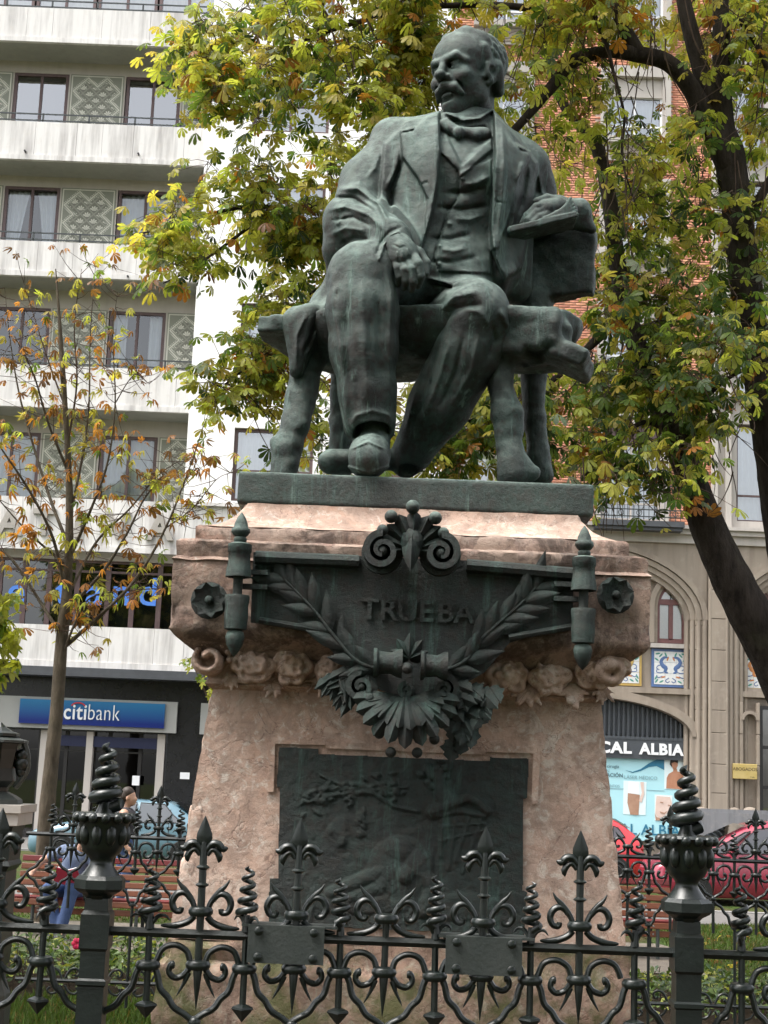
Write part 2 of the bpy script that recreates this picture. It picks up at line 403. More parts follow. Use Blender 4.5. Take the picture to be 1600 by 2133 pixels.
    # raise (or with negative amount sink) the skin inside an outline / along a line, e.g. lapels and folds
    def emboss(s, poly, amt, soft=4, d0=0, d1=99, tilt=None):
        p = np.array(poly, np.float32); y0, y1 = max(d0, float(s.ax[1][0])), min(d1, float(s.ax[1][-1])); q = .5*(y0+y1)/F
        sl, U, V = s.sub_uv(p[:, 0].min()-soft-2, p[:, 0].max()+soft+2, p[:, 1].min()-soft-2, p[:, 1].max()+soft+2, y0, y1)
        if sl is None: return
        d = np.full(U.shape, 1e9, np.float32); inside = np.zeros(U.shape, bool); n = len(p)
        for i in range(n):
            a, b = p[i], p[(i+1) % n]; e = b-a; wx, wy = U-a[0], V-a[1]
            t = np.clip((wx*e[0]+wy*e[1])/(e@e+1e-9), 0, 1); d = np.minimum(d, (wx-t*e[0])**2+(wy-t*e[1])**2)
            c = (a[1] > V) != (b[1] > V)
            if abs(e[1]) > 1e-6: inside ^= c & (U < (e[0]*(V-a[1])/e[1]+a[0]))
        sd = np.sqrt(d)*np.where(inside, -1, 1)
        s.D[sl] -= (amt*q*smooth(-sd, -soft, soft)).astype(np.float32)
    def crease(s, pts, width, amt, d0=0, d1=99, taper=True):
        p = np.array(pts, np.float32); y0, y1 = max(d0, float(s.ax[1][0])), min(d1, float(s.ax[1][-1])); q = .5*(y0+y1)/F; mg = width*2.2
        sl, U, V = s.sub_uv(p[:, 0].min()-mg, p[:, 0].max()+mg, p[:, 1].min()-mg, p[:, 1].max()+mg, y0, y1)
        if sl is None: return
        best = np.full(U.shape, 1e9, np.float32); bt = np.zeros(U.shape, np.float32); n = len(p)-1
        for i in range(n):
            a, b = p[i], p[i+1]; e = b-a; wx, wy = U-a[0], V-a[1]; t = np.clip((wx*e[0]+wy*e[1])/(e@e+1e-9), 0, 1)
            dd = (wx-t*e[0])**2+(wy-t*e[1])**2; m = dd < best; best = np.where(m, dd, best); bt = np.where(m, (i+t)/n, bt)
        g = .5*np.exp(-np.sqrt(best+.4)/(width*.62))+.5*np.exp(-best/(width*width*.5))
        if taper: g = g*np.clip(np.sin(np.pi*np.clip(bt, .02, .98))*1.6, 0, 1)
        s.D[sl] -= (amt*q*g).astype(np.float32)
    def rough(s, amp, freq, seed=0, oct=2):
        """lattice noise added to the distance, so that nothing is dead smooth"""
        rg = np.random.default_rng(seed); N = 32
        for o in range(oct):
            L = rg.uniform(-1, 1, (N, N, N)).astype(np.float32); fr = freq*(2.03**o)/3; A = L
            for i in range(3):
                c = s.ax[i]*fr+17.3; j = np.floor(c).astype(int); t = (c-j).astype(np.float32); t = t*t*(3-2*t); sh = [1, 1, 1]; sh[i] = -1; t = t.reshape(sh)
                A = np.take(A, j % N, axis=i)*(1-t)+np.take(A, (j+1) % N, axis=i)*t
            s.D += np.float32(amp/(1.9**o))*A
    def floor(s, z): s.D = np.maximum(s.D, np.float32(z)-s.ax[2][None, None, :])
    def mesh_data(s):
        D = s.D; I = D < 0; n = np.array(D.shape)
        c = np.zeros(n-1, np.int8)
        for dx in (0, 1):
            for dy in (0, 1):
                for dz in (0, 1): c += I[dx:n[0]-1+dx, dy:n[1]-1+dy, dz:n[2]-1+dz]
        ijk = np.argwhere((c > 0) & (c < 8)); idm = np.full(n-1, -1, np.int32); idm[tuple(ijk.T)] = np.arange(len(ijk))
        acc = np.zeros((len(ijk), 3), np.float32); cnt = np.zeros(len(ijk), np.float32)
        corners = [(x, y, z) for x in (0, 1) for y in (0, 1) for z in (0, 1)]
        vals = {q: D[ijk[:, 0]+q[0], ijk[:, 1]+q[1], ijk[:, 2]+q[2]] for q in corners}
        for a in corners:
            for axn in range(3):
                if a[axn]: continue
                b = list(a); b[axn] = 1; b = tuple(b); va, vb = vals[a], vals[b]; m = (va < 0) != (vb < 0)
                t = np.where(m, va/np.where(m, va-vb, 1), 0); p = np.array(a, np.float32)[None, :]+np.zeros((len(ijk), 3), np.float32); p[:, axn] += t
                acc += p*m[:, None]; cnt += m
        V = (acc/np.maximum(cnt, 1)[:, None]+ijk)*s.h+s.lo
        quads = []
        for axn in range(3):
            sl0 = [slice(None)]*3; sl1 = [slice(None)]*3; sl0[axn] = slice(0, -1); sl1[axn] = slice(1, None)
            A = I[tuple(sl0)]; B = I[tuple(sl1)]; e = np.argwhere(A != B); o1, o2 = [(1, 2), (2, 0), (0, 1)][axn]
            ok = (e[:, o1] > 0) & (e[:, o2] > 0) & (e[:, o1] < n[o1]-1) & (e[:, o2] < n[o2]-1); e = e[ok]
            def ci(d1, d2):
                q = e.copy(); q[:, o1] += d1; q[:, o2] += d2; return idm[tuple(q.T)]
            Q = np.stack([ci(-1, -1), ci(0, -1), ci(0, 0), ci(-1, 0)], 1); fl = ~A[tuple(e.T)]; Q[fl] = Q[fl][:, ::-1]; quads.append(Q)
        Q = np.concatenate(quads); return V, Q[(Q >= 0).all(1)]
def np_mesh(name, V, Q, mat, smooth_it=True):
    me = bpy.data.meshes.new(name); me.vertices.add(len(V)); me.vertices.foreach_set('co', np.asarray(V, np.float32).ravel())
    me.loops.add(Q.size); me.loops.foreach_set('vertex_index', Q.astype(np.int32).ravel()); me.polygons.add(len(Q))
    k = Q.shape[1]; me.polygons.foreach_set('loop_start', np.arange(0, Q.size, k, dtype=np.int32)); me.polygons.foreach_set('loop_total', np.full(len(Q), k, np.int32))
    me.materials.append(mat); me.update(calc_edges=True); me.validate()
    if smooth_it: me.polygons.foreach_set('use_smooth', np.ones(len(me.polygons), bool))
    return me
def bounds(u0, u1, v0, v1, d0, d1, pad=.02):
    P = np.array([at(u, v, d) for u in (u0, u1) for v in (v0, v1) for d in (d0, d1)]); return P.min(0)-pad, P.max(0)+pad
# ================================================================== the bronze: seated figure on a log bench
PLINTH_TOP = at(860, 998, 8.72).z
def make_figure():
    f = Field(*bounds(585, 1215, 225, 1000, 8.62, 10.0), .0088)
    # --- torso under the coat
    f.blob(905, 585, 9.45, 150, 95, 125, 20)
    f.limb([(908, 560, 9.45, 108), (950, 400, 9.52, 118), (962, 330, 9.56, 96)], 30)
    f.limb([(870, 350, 9.52, 78), (885, 520, 9.45, 88)], 40); f.limb([(1030, 375, 9.56, 78), (1010, 540, 9.5, 78)], 40)
    f.limb([(835, 304, 9.56, 50), (965, 304, 9.6, 56), (1092, 347, 9.64, 46)], 34)
    f.limb([(955, 284, 9.62, 48), (870, 292, 9.58, 40)], 26); f.limb([(990, 288, 9.62, 48), (1070, 318, 9.62, 38)], 26); f.limb([(935, 255, 9.5, 16), (915, 300, 9.4, 26)], 14); f.limb([(1022, 252, 9.52, 16), (1040, 300, 9.42, 26)], 14)
    f.limb([(812, 286, 9.56, 36), (840, 300, 9.54, 40)], 22)
    f.limb([(975, 205, 9.56, 42), (974, 248, 9.55, 47), (974, 285, 9.52, 58)], 10)                         # neck and shirt collar
    # --- arm resting on the knee
    f.limb([(828, 312, 9.52, 56), (770, 385, 9.42, 58), (738, 462, 9.28, 58)], 26)
    f.limb([(738, 466, 9.28, 58), (775, 484, 9.12, 54), (812, 500, 8.97, 47)], 22)
    f.limb([(728, 470, 9.3, 50), (712, 520, 9.3, 36), (716, 560, 9.34, 30)], 22)     # sleeve cloth hanging behind the knee
    # --- arm laid over the bench back
    f.limb([(1096, 352, 9.62, 48), (1108, 400, 9.72, 46), (1112, 455, 9.72, 42)], 24)
    f.limb([(1112, 455, 9.72, 40), (1165, 455, 9.5, 30)], 14)
    # --- legs
    f.limb([(850, 612, 9.42, 84), (757, 578, 8.96, 72)], 24)
    f.limb([(757, 577, 8.95, 73), (756, 650, 8.93, 75), (757, 730, 8.92, 69), (766, 820, 8.93, 58), (769, 878, 8.93, 54)], 16); f.limb([(745, 850, 8.92, 32), (727, 902, 8.92, 6)], 10); f.limb([(806, 850, 8.95, 20), (816, 905, 8.96, 6)], 8)
    f.limb([(950, 645, 9.42, 84), (992, 655, 8.98, 70)], 24)
    f.limb([(990, 655, 8.97, 71), (975, 735, 9.04, 70), (915, 845, 9.16, 64), (858, 945, 9.28, 40), (845, 970, 9.3, 26)], 16)
    f.limb([(1035, 690, 9.02, 26), (1032, 722, 9.04, 14)], 20)                       # loose cloth under the knee
    # --- coat skirts: over the far thigh and hanging at the side of the bench
    f.limb([(715, 585, 9.4, 36), (680, 640, 9.42, 30), (650, 670, 9.38, 30)], 22)
    f.limb([(690, 640, 9.5, 40), (668, 735, 9.45, 16)], 18)
    for i in range(17):
        q = i/16; f.limb([(606+11*q, 660+118*q, 9.2, 14-9*q), ((608+9*q+680-60*q)/2, 652+122*q, 9.17+.03*q, 15-9*q), (684-66*q, 650+126*q, 9.26, 15-10*q)], 16)
    f.limb([(615, 655, 9.24, 16), (690, 648, 9.36, 22)], 12)
    f.limb([(1028, 440, 9.35, 20), (1030, 520, 9.28, 15), (1048, 580, 9.25, 12), (1040, 615, 9.32, 14)], 14)
    f.limb([(1070, 470, 9.6, 40), (1075, 600, 9.62, 34)], 30)
    # --- trouser openings
    f.limb([(773, 930, 8.83, 42), (776, 885, 8.92, 35)], 4, sub=True)
    f.limb([(850, 990, 9.22, 22), (853, 965, 9.27, 16)], 4, sub=True)
    # --- shoes
    f.limb([(778, 885, 9.0, 32), (778, 925, 8.96, 34)], 6)
    f.limb([(776, 925, 8.98, 36), (770, 948, 8.80, 42), (767, 957, 8.73, 42)], 10)
    f.limb([(846, 958, 9.32, 18), (780, 958, 9.24, 25), (688, 962, 9.14, 27)], 10)
    f.box(at(640, 958, 9.12), (.055, .2, .15), .01, .01, None, True)                 # the toe is cut square
    f.floor(PLINTH_TOP-.03)
    f.limb([(812, 502, 8.97, 34), (826, 514, 8.92, 32)], 8)                          # wrist
    f.limb([(1118, 440, 9.6, 34), (1160, 434, 9.46, 26), (1180, 436, 9.42, 22)], 12)
    # ---------------- surface modelling: coat fronts, lapels, waistcoat
    T0, T1 = 9.0, 9.62
    f.emboss([(915, 235), (918, 310), (913, 380), (903, 440), (888, 490), (866, 548), (850, 600), (760, 560), (790, 420), (800, 300), (850, 250)], 15, 4, T0, T1)
    f.emboss([(1028, 232), (1031, 320), (1027, 400), (1022, 465), (1024, 520), (1050, 585), (1085, 560), (1110, 440), (1120, 340), (1075, 280)], 16, 4, T0, T1)
    lapL = [(914, 232), (917, 310), (912, 380), (902, 440), (887, 488), (886, 455), (891, 414), (871, 372), (838, 327), (834, 272), (868, 262), (892, 238)]
    lapR = [(1028, 230), (1032, 320), (1027, 400), (1023, 465), (1026, 520), (1040, 516), (1057, 463), (1069, 426), (1081, 372), (1101, 337), (1106, 316), (1070, 296), (1048, 250)]
    f.emboss(lapL, 13, 2.5, T0, T1); f.emboss(lapR, 13, 2.5, T0, T1)
    f.crease([(838, 276), (860, 272), (868, 262)], 2.5, -7, T0, T1, False); f.crease([(1104, 318), (1084, 312), (1075, 300)], 2.5, -7, T0, T1, False)
    f.crease([(876, 383), (890, 380)], 2, -5, T0, T1, False); f.crease([(1035, 420), (1050, 424)], 2, -5, T0, T1, False)
    f.crease([(905, 250), (908, 380), (892, 460)], 5, 5, T0, T1); f.crease([(1045, 250), (1050, 330), (1046, 420), (1036, 500)], 9, 8, T0, T1)
    # waistcoat: shirt vee, revers, button edge, pulls across the belly
    f.emboss([(928, 272), (960, 345), (1022, 280), (1010, 262)], -6, 4, T0, T1)
    f.emboss([(918, 285), (930, 282), (964, 345), (1024, 286), (1026, 312), (955, 372), (953, 352), (918, 318)], 7, 2, T0, T1)
    f.crease([(954, 356), (958, 395), (950, 420), (932, 440), (925, 470), (910, 505), (905, 540), (912, 560)], 3, -7, T0, T1, False)
    f.emboss([(960, 358), (1024, 330), (1024, 570), (915, 565), (908, 540), (914, 505), (929, 470), (936, 440), (955, 415)], 5, 3, T0, T1)
    for a, b, am, wd in (((925, 402), (1015, 388), -9, 10), ((905, 432), (1018, 428), -10, 9), ((945, 455), (1010, 446), 6, 9), ((890, 496), (985, 486), -7, 8),
                     ((915, 518), (975, 514), 5, 8), ((885, 545), (1000, 533), -6, 8), ((962, 385), (1022, 365), 8, 10)):
        f.crease([a, ((a[0]+b[0])/2, (a[1]+b[1])/2+7), b], wd, am, T0, T1)
    for bu, bv in ((964, 372), (936, 466), (916, 512), (915, 548)):
        f.blob(bu, bv, 9.17, 6.5, 6.5, 6, 2) if False else f.crease([(bu-1, bv), (bu+1, bv)], 5.5, 7, T0, T1, False)
    f.crease([(885, 578), (940, 590), (1010, 600)], 6, 8, 9.0, T1); f.crease([(895, 590), (960, 602)], 4, -6, 9.0, T1)
    # bow tie and standing collar
    f.limb([(928, 262, 9.27, 15), (956, 277, 9.22, 10), (1008, 282, 9.28, 17)], 4); f.limb([(934, 270, 9.26, 12), (990, 284, 9.24, 13)], 4); f.blob(955, 277, 9.20, 11, 13, 10, 3)
    f.limb([(958, 284, 9.23, 7), (957, 310, 9.24, 5)], 3); f.limb([(920, 258, 9.27, 7), (942, 247, 9.28, 7)], 3)
    f.crease([(930, 236), (965, 250), (1000, 246), (1026, 228)], 6, 12, 9.1, 9.7, False); 
    # sleeve folds
    A0, A1 = 8.7, 9.6
    for pts, wd, am in (([(700, 395), (745, 392), (790, 425), (812, 470)], 8, 11), ([(690, 412), (735, 412), (785, 445)], 7, -10), ([(682, 438), (720, 430), (770, 448), (800, 480)], 8, 9),
                        ([(690, 460), (735, 452), (780, 474)], 6, -7), ([(688, 490), (720, 475), (765, 482)], 7, 6), ([(706, 510), (740, 495), (775, 500)], 6, -6),
                        ([(800, 300), (780, 350), (735, 395)], 9, 6), ([(840, 330), (815, 395), (812, 450)], 8, -12), ([(830, 300), (825, 350), (802, 400)], 7, 6), ([(775, 345), (750, 385)], 8, -5),
                        ([(700, 470), (716, 450)], 6, 5)):
        f.crease(pts, wd, am, A0, A1)
    f.crease([(790, 540), (800, 510), (815, 490), (832, 482), (836, 500)], 3, 6, 8.7, 9.1, False); f.crease([(784, 528), (795, 502), (812, 482), (834, 473)], 3, -4, 8.7, 9.1, False)
    for pts, wd, am in (([(1100, 345), (1092, 400), (1080, 450)], 7, -10), ([(1118, 340), (1128, 395), (1138, 420)], 6, 7), ([(1080, 380), (1072, 440), (1062, 500)], 7, 7), ([(1090, 335), (1078, 380)], 6, 5)):
        f.crease(pts, wd, am, 9.0, 10)
    # trouser folds
    L0, L1 = 8.6, 9.2
    for pts, wd, am in (([(694, 570), (698, 650), (712, 750), (720, 840), (724, 900)], 9, 12), ([(728, 600), (722, 690), (730, 780)], 11, -9), ([(752, 560), (756, 660), (762, 780), (766, 850)], 14, 12),
                        ([(786, 600), (788, 700), (790, 800)], 9, -9), ([(800, 545), (816, 610), (812, 700), (812, 830)], 8, 11), ([(822, 560), (830, 620), (822, 680)], 6, -7), ([(704, 600), (694, 660)], 8, -7), ([(742, 780), (748, 850)], 7, -7),
                        ([(728, 892), (742, 866), (776, 855), (812, 866), (818, 895)], 5, 8), ([(735, 640), (742, 720)], 7, 5), ([(770, 660), (774, 740)], 6, -5)):
        f.crease(pts, wd*1.25, am*.62, L0, L1)
    K0, K1 = 8.6, 9.5
    for pts, wd, am in (([(895, 668), (945, 618), (1000, 606)], 10, 12), ([(905, 690), (950, 642), (1010, 632)], 10, -13), ([(870, 650), (925, 604), (985, 590)], 7, -9), ([(1040, 640), (1058, 680), (1040, 745)], 9, 12),
                        ([(1022, 665), (1030, 705), (1008, 765)], 8, -11), ([(998, 690), (984, 770), (935, 855)], 8, 10), ([(968, 690), (950, 775), (908, 865)], 8, -9), ([(940, 700), (912, 795), (872, 895)], 8, 10),
                        ([(915, 715), (888, 805), (856, 905)], 7, -8), ([(1005, 745), (965, 835), (905, 925)], 7, -7), ([(890, 740), (862, 830), (842, 905)], 6, 8), ([(960, 640), (1000, 650), (1030, 690)], 9, 7)):
        f.crease(pts, wd*1.1, am*.75, K0, K1)
    for pts, wd, am in (([(640, 650), (618, 700), (617, 765)], 5, 6), ([(672, 645), (650, 700), (632, 740)], 6, -7), ([(690, 600), (668, 660), (650, 720)], 7, 6)): f.crease(pts, wd, am, 9.0, 9.6)
    f.crease([(1030, 500), (1036, 540), (1056, 580)], 4, 7, 9.0, 9.6); f.crease([(725, 938), (768, 920), (808, 938)], 3, 5, 8.5, 9.0); f.crease([(740, 912), (775, 900), (805, 908)], 3, -3, 8.5, 9.0)
    f.crease([(722, 972), (768, 985), (812, 972)], 4, 5, 8.5, 8.95, False)
    f.rough(.0028, 11, 3); f.rough(.0035, 38, 5, 2)
    return f.mesh_data()
def make_hand():
    """the hand that hangs over the inside of the knee: broad back, four curled fingers, thumb against the index"""
    f = Field(*bounds(790, 900, 478, 622, 8.66, 9.06), .0045)
    f.limb([(808, 500, 8.97, 33), (826, 516, 8.90, 33), (838, 528, 8.86, 33)], 6)
    f.limb([(824, 540, 8.84, 18), (838, 540, 8.825, 20), (852, 533, 8.83, 20)], 8)
    for pp in ([(822, 540, 8.835, 11), (829, 558, 8.795, 9.5), (832, 577, 8.80, 8.5), (829, 592, 8.83, 7)],
               [(834, 542, 8.825, 11.5), (843, 563, 8.775, 10), (846, 584, 8.785, 9), (842, 600, 8.82, 7)],
               [(847, 540, 8.82, 12), (857, 562, 8.765, 10.5), (861, 586, 8.775, 9.5), (857, 604, 8.81, 7.5)],
               [(858, 530, 8.825, 12.5), (871, 551, 8.77, 11.5), (876, 575, 8.775, 10.5), (871, 594, 8.81, 8)]): f.limb(pp, 2)
    f.limb([(846, 516, 8.90, 15), (872, 528, 8.885, 12.5), (886, 548, 8.875, 11), (887, 570, 8.86, 8)], 4)
    for (a, b) in (((828, 522), (827, 540)), ((838, 520), (840, 540)), ((848, 516), (852, 534))): f.crease([a, b], 3, 2.5, 8.6, 9.0)
    f.crease([(816, 508), (832, 516), (846, 512)], 3, -2, 8.6, 9.)
    f.rough(.002, 40, 8, 1)
    return f.mesh_data()
def make_book_hand():
    """the hand lying on the open book, fingers tucked into the pages"""
    f = Field(*bounds(1062, 1215, 396, 500, 9.05, 9.56), .0048)
    f.limb([(1182, 440, 9.42, 22), (1160, 434, 9.34, 23), (1136, 438, 9.27, 23)], 8)
    for pp in ([(1142, 426, 9.27, 11), (1118, 432, 9.22, 10), (1098, 450, 9.20, 9), (1088, 466, 9.2, 7)], [(1138, 436, 9.25, 11), (1116, 444, 9.20, 10), (1100, 460, 9.18, 9), (1094, 472, 9.19, 7)],
               [(1142, 446, 9.24, 11), (1122, 454, 9.19, 10), (1108, 466, 9.17, 8.5)], [(1150, 453, 9.24, 10), (1134, 461, 9.19, 9), (1122, 470, 9.17, 7.5)], [(1165, 420, 9.32, 11), (1140, 414, 9.29, 10), (1118, 420, 9.26, 8.5)]): f.limb(pp, 2)
    Rm = np.array(Matrix.Rotation(R(-16), 3, 'Y'))
    f.box(at(1128, 474, 9.22), (.225, .115, .020), .006, .004, Rm)
    for i in range(6):                              # fanned leaves lifting at the far end
        a = [(1078+8*i, 478-2*i, 9.13), (1128, 468-2.2*i, 9.12), (1170, 452-3.2*i, 9.13), (1203-3*i, 446-6.5*i, 9.16)]
        for dd in (0, .05, .10, .15): f.limb([(u, v, d+dd, 3.2) for u, v, d in bez(a, 7)], 2.5)
    f.limb([(1064, 480, 9.14, 7), (1066, 478, 9.3, 7)], 4)
    f.rough(.002, 40, 4, 1)
    return f.mesh_data()
def make_head():
    c = at(971, 161, 9.50); q = 9.5/F
    H = 203*q                                       # crown to chin
    f = Field(np.array(c)-[.36, .40, .38], np.array(c)+[.36, .36, .36], .0058)
    Rm = Matrix.Rotation(R(-2), 3, 'Y') @ Matrix.Rotation(R(-43), 3, 'Z') @ Matrix.Rotation(R(0), 3, 'X')
    A = np.array(Rm)
    def P(x, y, z): return np.array(c)+A@np.array([x, -y, z])*H      # x to the sitter's left, y forward, z up; units of head height
    def E(x, y, z, rx, ry, rz, k=.06, rot=None, sub=False):
        RR = A if rot is None else A@np.array(rot); f.ell(P(x, y, z), (rx*H, ry*H, rz*H), k*H, RR, sub)
    def C(a, b, ra, rb, k=.04, sub=False): f.cone(P(*a), P(*b), ra*H, rb*H, k*H, sub)
    E(0, -.06, .17, .335, .425, .335)               # skull
    E(0, .16, .14, .275, .22, .27, .1)              # forehead
    E(0, .13, -.13, .265, .24, .30, .1)             # face
    C((-.15, .02, -.28), (0, .19, -.42), .12, .105, .08); C((.15, .02, -.28), (0, .19, -.42), .12, .105, .08)
    C((0, .255, -.42), (0, .23, -.49), .085, .075, .06)                                   # chin tuft
    C((-.20, -.02, -.12), (-.18, .02, -.30), .10, .09, .08); C((.20, -.02, -.12), (.18, .02, -.30), .10, .09, .08)
    C((0, -.14, -.20), (0, -.17, -.66), .215, .225, .08)                                  # neck
    for sx in (-1, 1):
        E(sx*.125, .345, -.005, .095, .07, .062, .03, None, True)                        # eye sockets
        C((sx*.04, .375, .055), (sx*.15, .355, .075), .036, .036, .04); C((sx*.15, .355, .075), (sx*.225, .27, .03), .036, .03, .04)   # brows
        E(sx*.125, .305, -.01, .062, .055, .05, .02)                                     # eyeballs
        C((sx*.075, .352, .012), (sx*.17, .335, .010), .014, .013, .01); C((sx*.08, .345, -.045), (sx*.165, .330, -.045), .013, .012, .015)
        E(sx*.175, .27, -.125, .085, .07, .075, .07)                                     # cheekbones
        C((sx*.05, .385, -.145), (sx*.062, .36, -.165), .036, .03, .03)                  # wings of the nose
        C((sx*.02, .36, -.235), (sx*.11, .335, -.265), .05, .042, .03); C((sx*.11, .335, -.265), (sx*.175, .27, -.33), .042, .022, .035)   # moustache
        # ears
        E(sx*.325, -.04, -.04, .035, .095, .125, .03, Matrix.Rotation(R(sx*14), 3, 'Z')); E(sx*.352, -.02, -.025, .025, .055, .075, .015, None, True)
        C((sx*.33, -.02, -.15), (sx*.31, -.01, -.17), .035, .03, .02)
        C((sx*.14, .30, -.19), (sx*.19, .25, -.31), .02, .015, .03, True)                # fold beside the mouth
    C((0, .37, .06), (0, .435, -.12), .036, .052, .035); E(0, .455, -.135, .052, .05, .045, .03)      # nose
    E(0, .325, -.335, .075, .04, .03, .03)      # lower lip and mouth
    E(0, .34, -.385, .07, .03, .018, .03, None, True)
    # hair: receding, brushed back, thicker over the ears and neck
    E(0, -.12, .23, .352, .40, .315, .03); C((-.14, .15, .43), (.12, .14, .44), .05, .05, .08); C((.10, .14, .435), (.24, .02, .385), .055, .05, .08); C((-.14, .15, .43), (-.25, .02, .36), .05, .05, .06)
    for sx in (-1, 1):
        C((sx*.29, .06, .22), (sx*.315, -.02, .04), .06, .045, .04); C((sx*.30, -.14, .06), (sx*.26, -.24, -.16), .09, .07, .05); C((sx*.325, .03, .03), (sx*.30, .05, -.10), .028, .02, .03)
    E(0, -.15, .05, .30, .32, .24, .06)
    rg = random.Random(4)
    for i in range(190):                            # short brushed strands hugging the skull
        d = Vector((rg.gauss(0, 1), rg.gauss(-.45, .9), rg.gauss(.35, .7))).normalized()
        p = Vector((d.x*.352, -.12+d.y*.40, .23+d.z*.315))
        if d.z < -.62 or (p.y > .03 and p.z < .40) or (p.y > .20): continue
        tg = Vector((rg.gauss(0, .25), -.7, -.8)); tg = (tg-d*tg.dot(d)).normalized()*rg.uniform(.05, .10)
        C(tuple(p-d*.012), tuple(p+tg-d*.02), .026, .018, .022)
    f.rough(.003, 34, 9, 2)
    return f.mesh_data()
st_base = at(866, 1062, 8.7); st_base.y = 9.6
statue = thing('bronze_statue', 'weathered green bronze statue of a seated man in a frock coat on a log bench', 'statue', st_base)
Vf, Qf = make_figure(); Vh, Qh = make_head(); Va, Qa = make_hand()
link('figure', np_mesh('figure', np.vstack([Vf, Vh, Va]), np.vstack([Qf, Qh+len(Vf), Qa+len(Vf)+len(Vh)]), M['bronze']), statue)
def make_bench():
    f = Field(*bounds(535, 1275, 440, 1010, 8.75, 10.25), .0125)
    cz = at(880, 672, 9.3).z
    ang = R(-12); Rm = np.array(Matrix.Rotation(ang, 3, 'Z'))
    c = at(880, 690, 9.38); q = 9.38/F; c.z = cz-.02
    f.ell(c, (345*q, 165*q, 108*q), .02, Rm); f.box((c[0], c[1], cz+.5), (2, 2, .5), .0, .015, None, True)
    f.box(at(592, 690, 9.40), (.14, .20, .062), .02, .03, Rm)
    # slab end and cloth spilling over the near end
    e = at(1110, 712, 9.12); f.box(e, (.19, .26, .15), .04, .03, Rm); f.box(at(1175, 745, 9.05), (.17, .22, .06), .03, .03, np.array(Matrix.Rotation(ang, 3, 'Z')@Matrix.Rotation(R(24), 3, 'Y')))
    f.limb([(1075, 664, 9.0, 14), (1140, 668, 8.98, 13), (1175, 690, 8.97, 12), (1186, 745, 8.96, 6)], 12); f.limb([(1080, 650, 9.2, 12), (1120, 655, 9.15, 9), (1135, 645, 9.15, 7)], 8)
    f.crease([(1085, 725), (1120, 735), (1160, 715)], 14, -18, 8.7, 9.4); f.crease([(1080, 770), (1140, 755)], 10, 9, 8.7, 9.4)
    # legs: rough branches
    f.limb([(650, 730, 9.35, 36), (634, 800, 9.3, 28), (612, 890, 9.24, 27), (598, 930, 9.22, 33), (592, 990, 9.2, 30)], 10); f.limb([(600, 925, 9.24, 24), (574, 920, 9.2, 13)], 10)
    f.limb([(718, 760, 9.85, 28), (712, 880, 9.85, 21), (708, 990, 9.85, 23)], 10)
    f.limb([(1048, 745, 9.05, 32), (1042, 800, 9.02, 26), (1054, 862, 9.0, 31), (1058, 900, 8.99, 26), (1062, 940, 8.98, 27), (1068, 990, 8.96, 33)], 10); f.limb([(1066, 968, 8.97, 30), (1108, 985, 8.96, 16)], 16)
    f.limb([(1112, 760, 9.6, 30), (1114, 870, 9.6, 23), (1124, 990, 9.6, 26)], 10)
    # back rest board on its post, canted towards the viewer's right
    Rb = np.array(Matrix.Rotation(R(-17), 3, 'Z') @ Matrix.Rotation(R(-6), 3, 'X'))
    b = at(1085, 558, 9.86); f.box(b, (.52, .055, .245), .015, .01, Rb)
    f.limb([(1100, 560, 9.95, 46), (1112, 640, 9.8, 36), (1108, 690, 9.7, 34)], 10); f.limb([(830, 560, 10.05, 40), (830, 690, 9.9, 34)], 10)
    # cloth thrown over the corner of the board
    f.limb([(1170, 430, 9.62, 22), (1205, 440, 9.62, 24), (1235, 478, 9.62, 8)], 12); f.limb([(1180, 455, 9.62, 22), (1228, 478, 9.62, 8)], 14)
    f.rough(.016, 10, 21); f.rough(.007, 38, 22)
    f.floor(PLINTH_TOP-.03)
    return f.mesh_data()
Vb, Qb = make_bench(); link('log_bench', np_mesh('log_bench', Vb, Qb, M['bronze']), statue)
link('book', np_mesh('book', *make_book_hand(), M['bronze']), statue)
# cast plinth with a rough earth top
def make_plinth():
    l = at(496, 1000, 8.66); r = at(1238, 1012, 8.66); x0, x1 = l.x, r.x; z0 = at(866, 1063, 8.66).z
    f = Field(np.array([x0-.05, 8.6, z0-.03]), np.array([x1+.05, 10.42, PLINTH_TOP+.13]), .014)
    f.box(((x0+x1)/2, 9.52, (z0+PLINTH_TOP)/2), ((x1-x0)/2, .86, (PLINTH_TOP-z0)/2), .012, 0)
    rg = random.Random(5)
    for _ in range(70):
        x = rg.uniform(x0+.15, x1-.1); y = rg.uniform(8.85, 10.2); a = rg.uniform(-.5, .5); L = rg.uniform(.06, .2)
        f.cone((x-L*math.cos(a), y-L*math.sin(a), PLINTH_TOP-.012), (x+L*math.cos(a), y+L*math.sin(a), PLINTH_TOP-.005), .016, .028, .03)
    for _ in range(26):
        x = rg.uniform(x1-.75, x1-.12); y = rg.uniform(8.75, 9.3); f.cone((x-.07, y, PLINTH_TOP-.005), (x+.08, y+.03, PLINTH_TOP+.012), .014, .018, .02)
    f.rough(.003, 16, 31)
    return f.mesh_data()
Vp, Qp = make_plinth(); link('plinth', np_mesh('plinth', Vp, Qp, M['bronze']), statue)
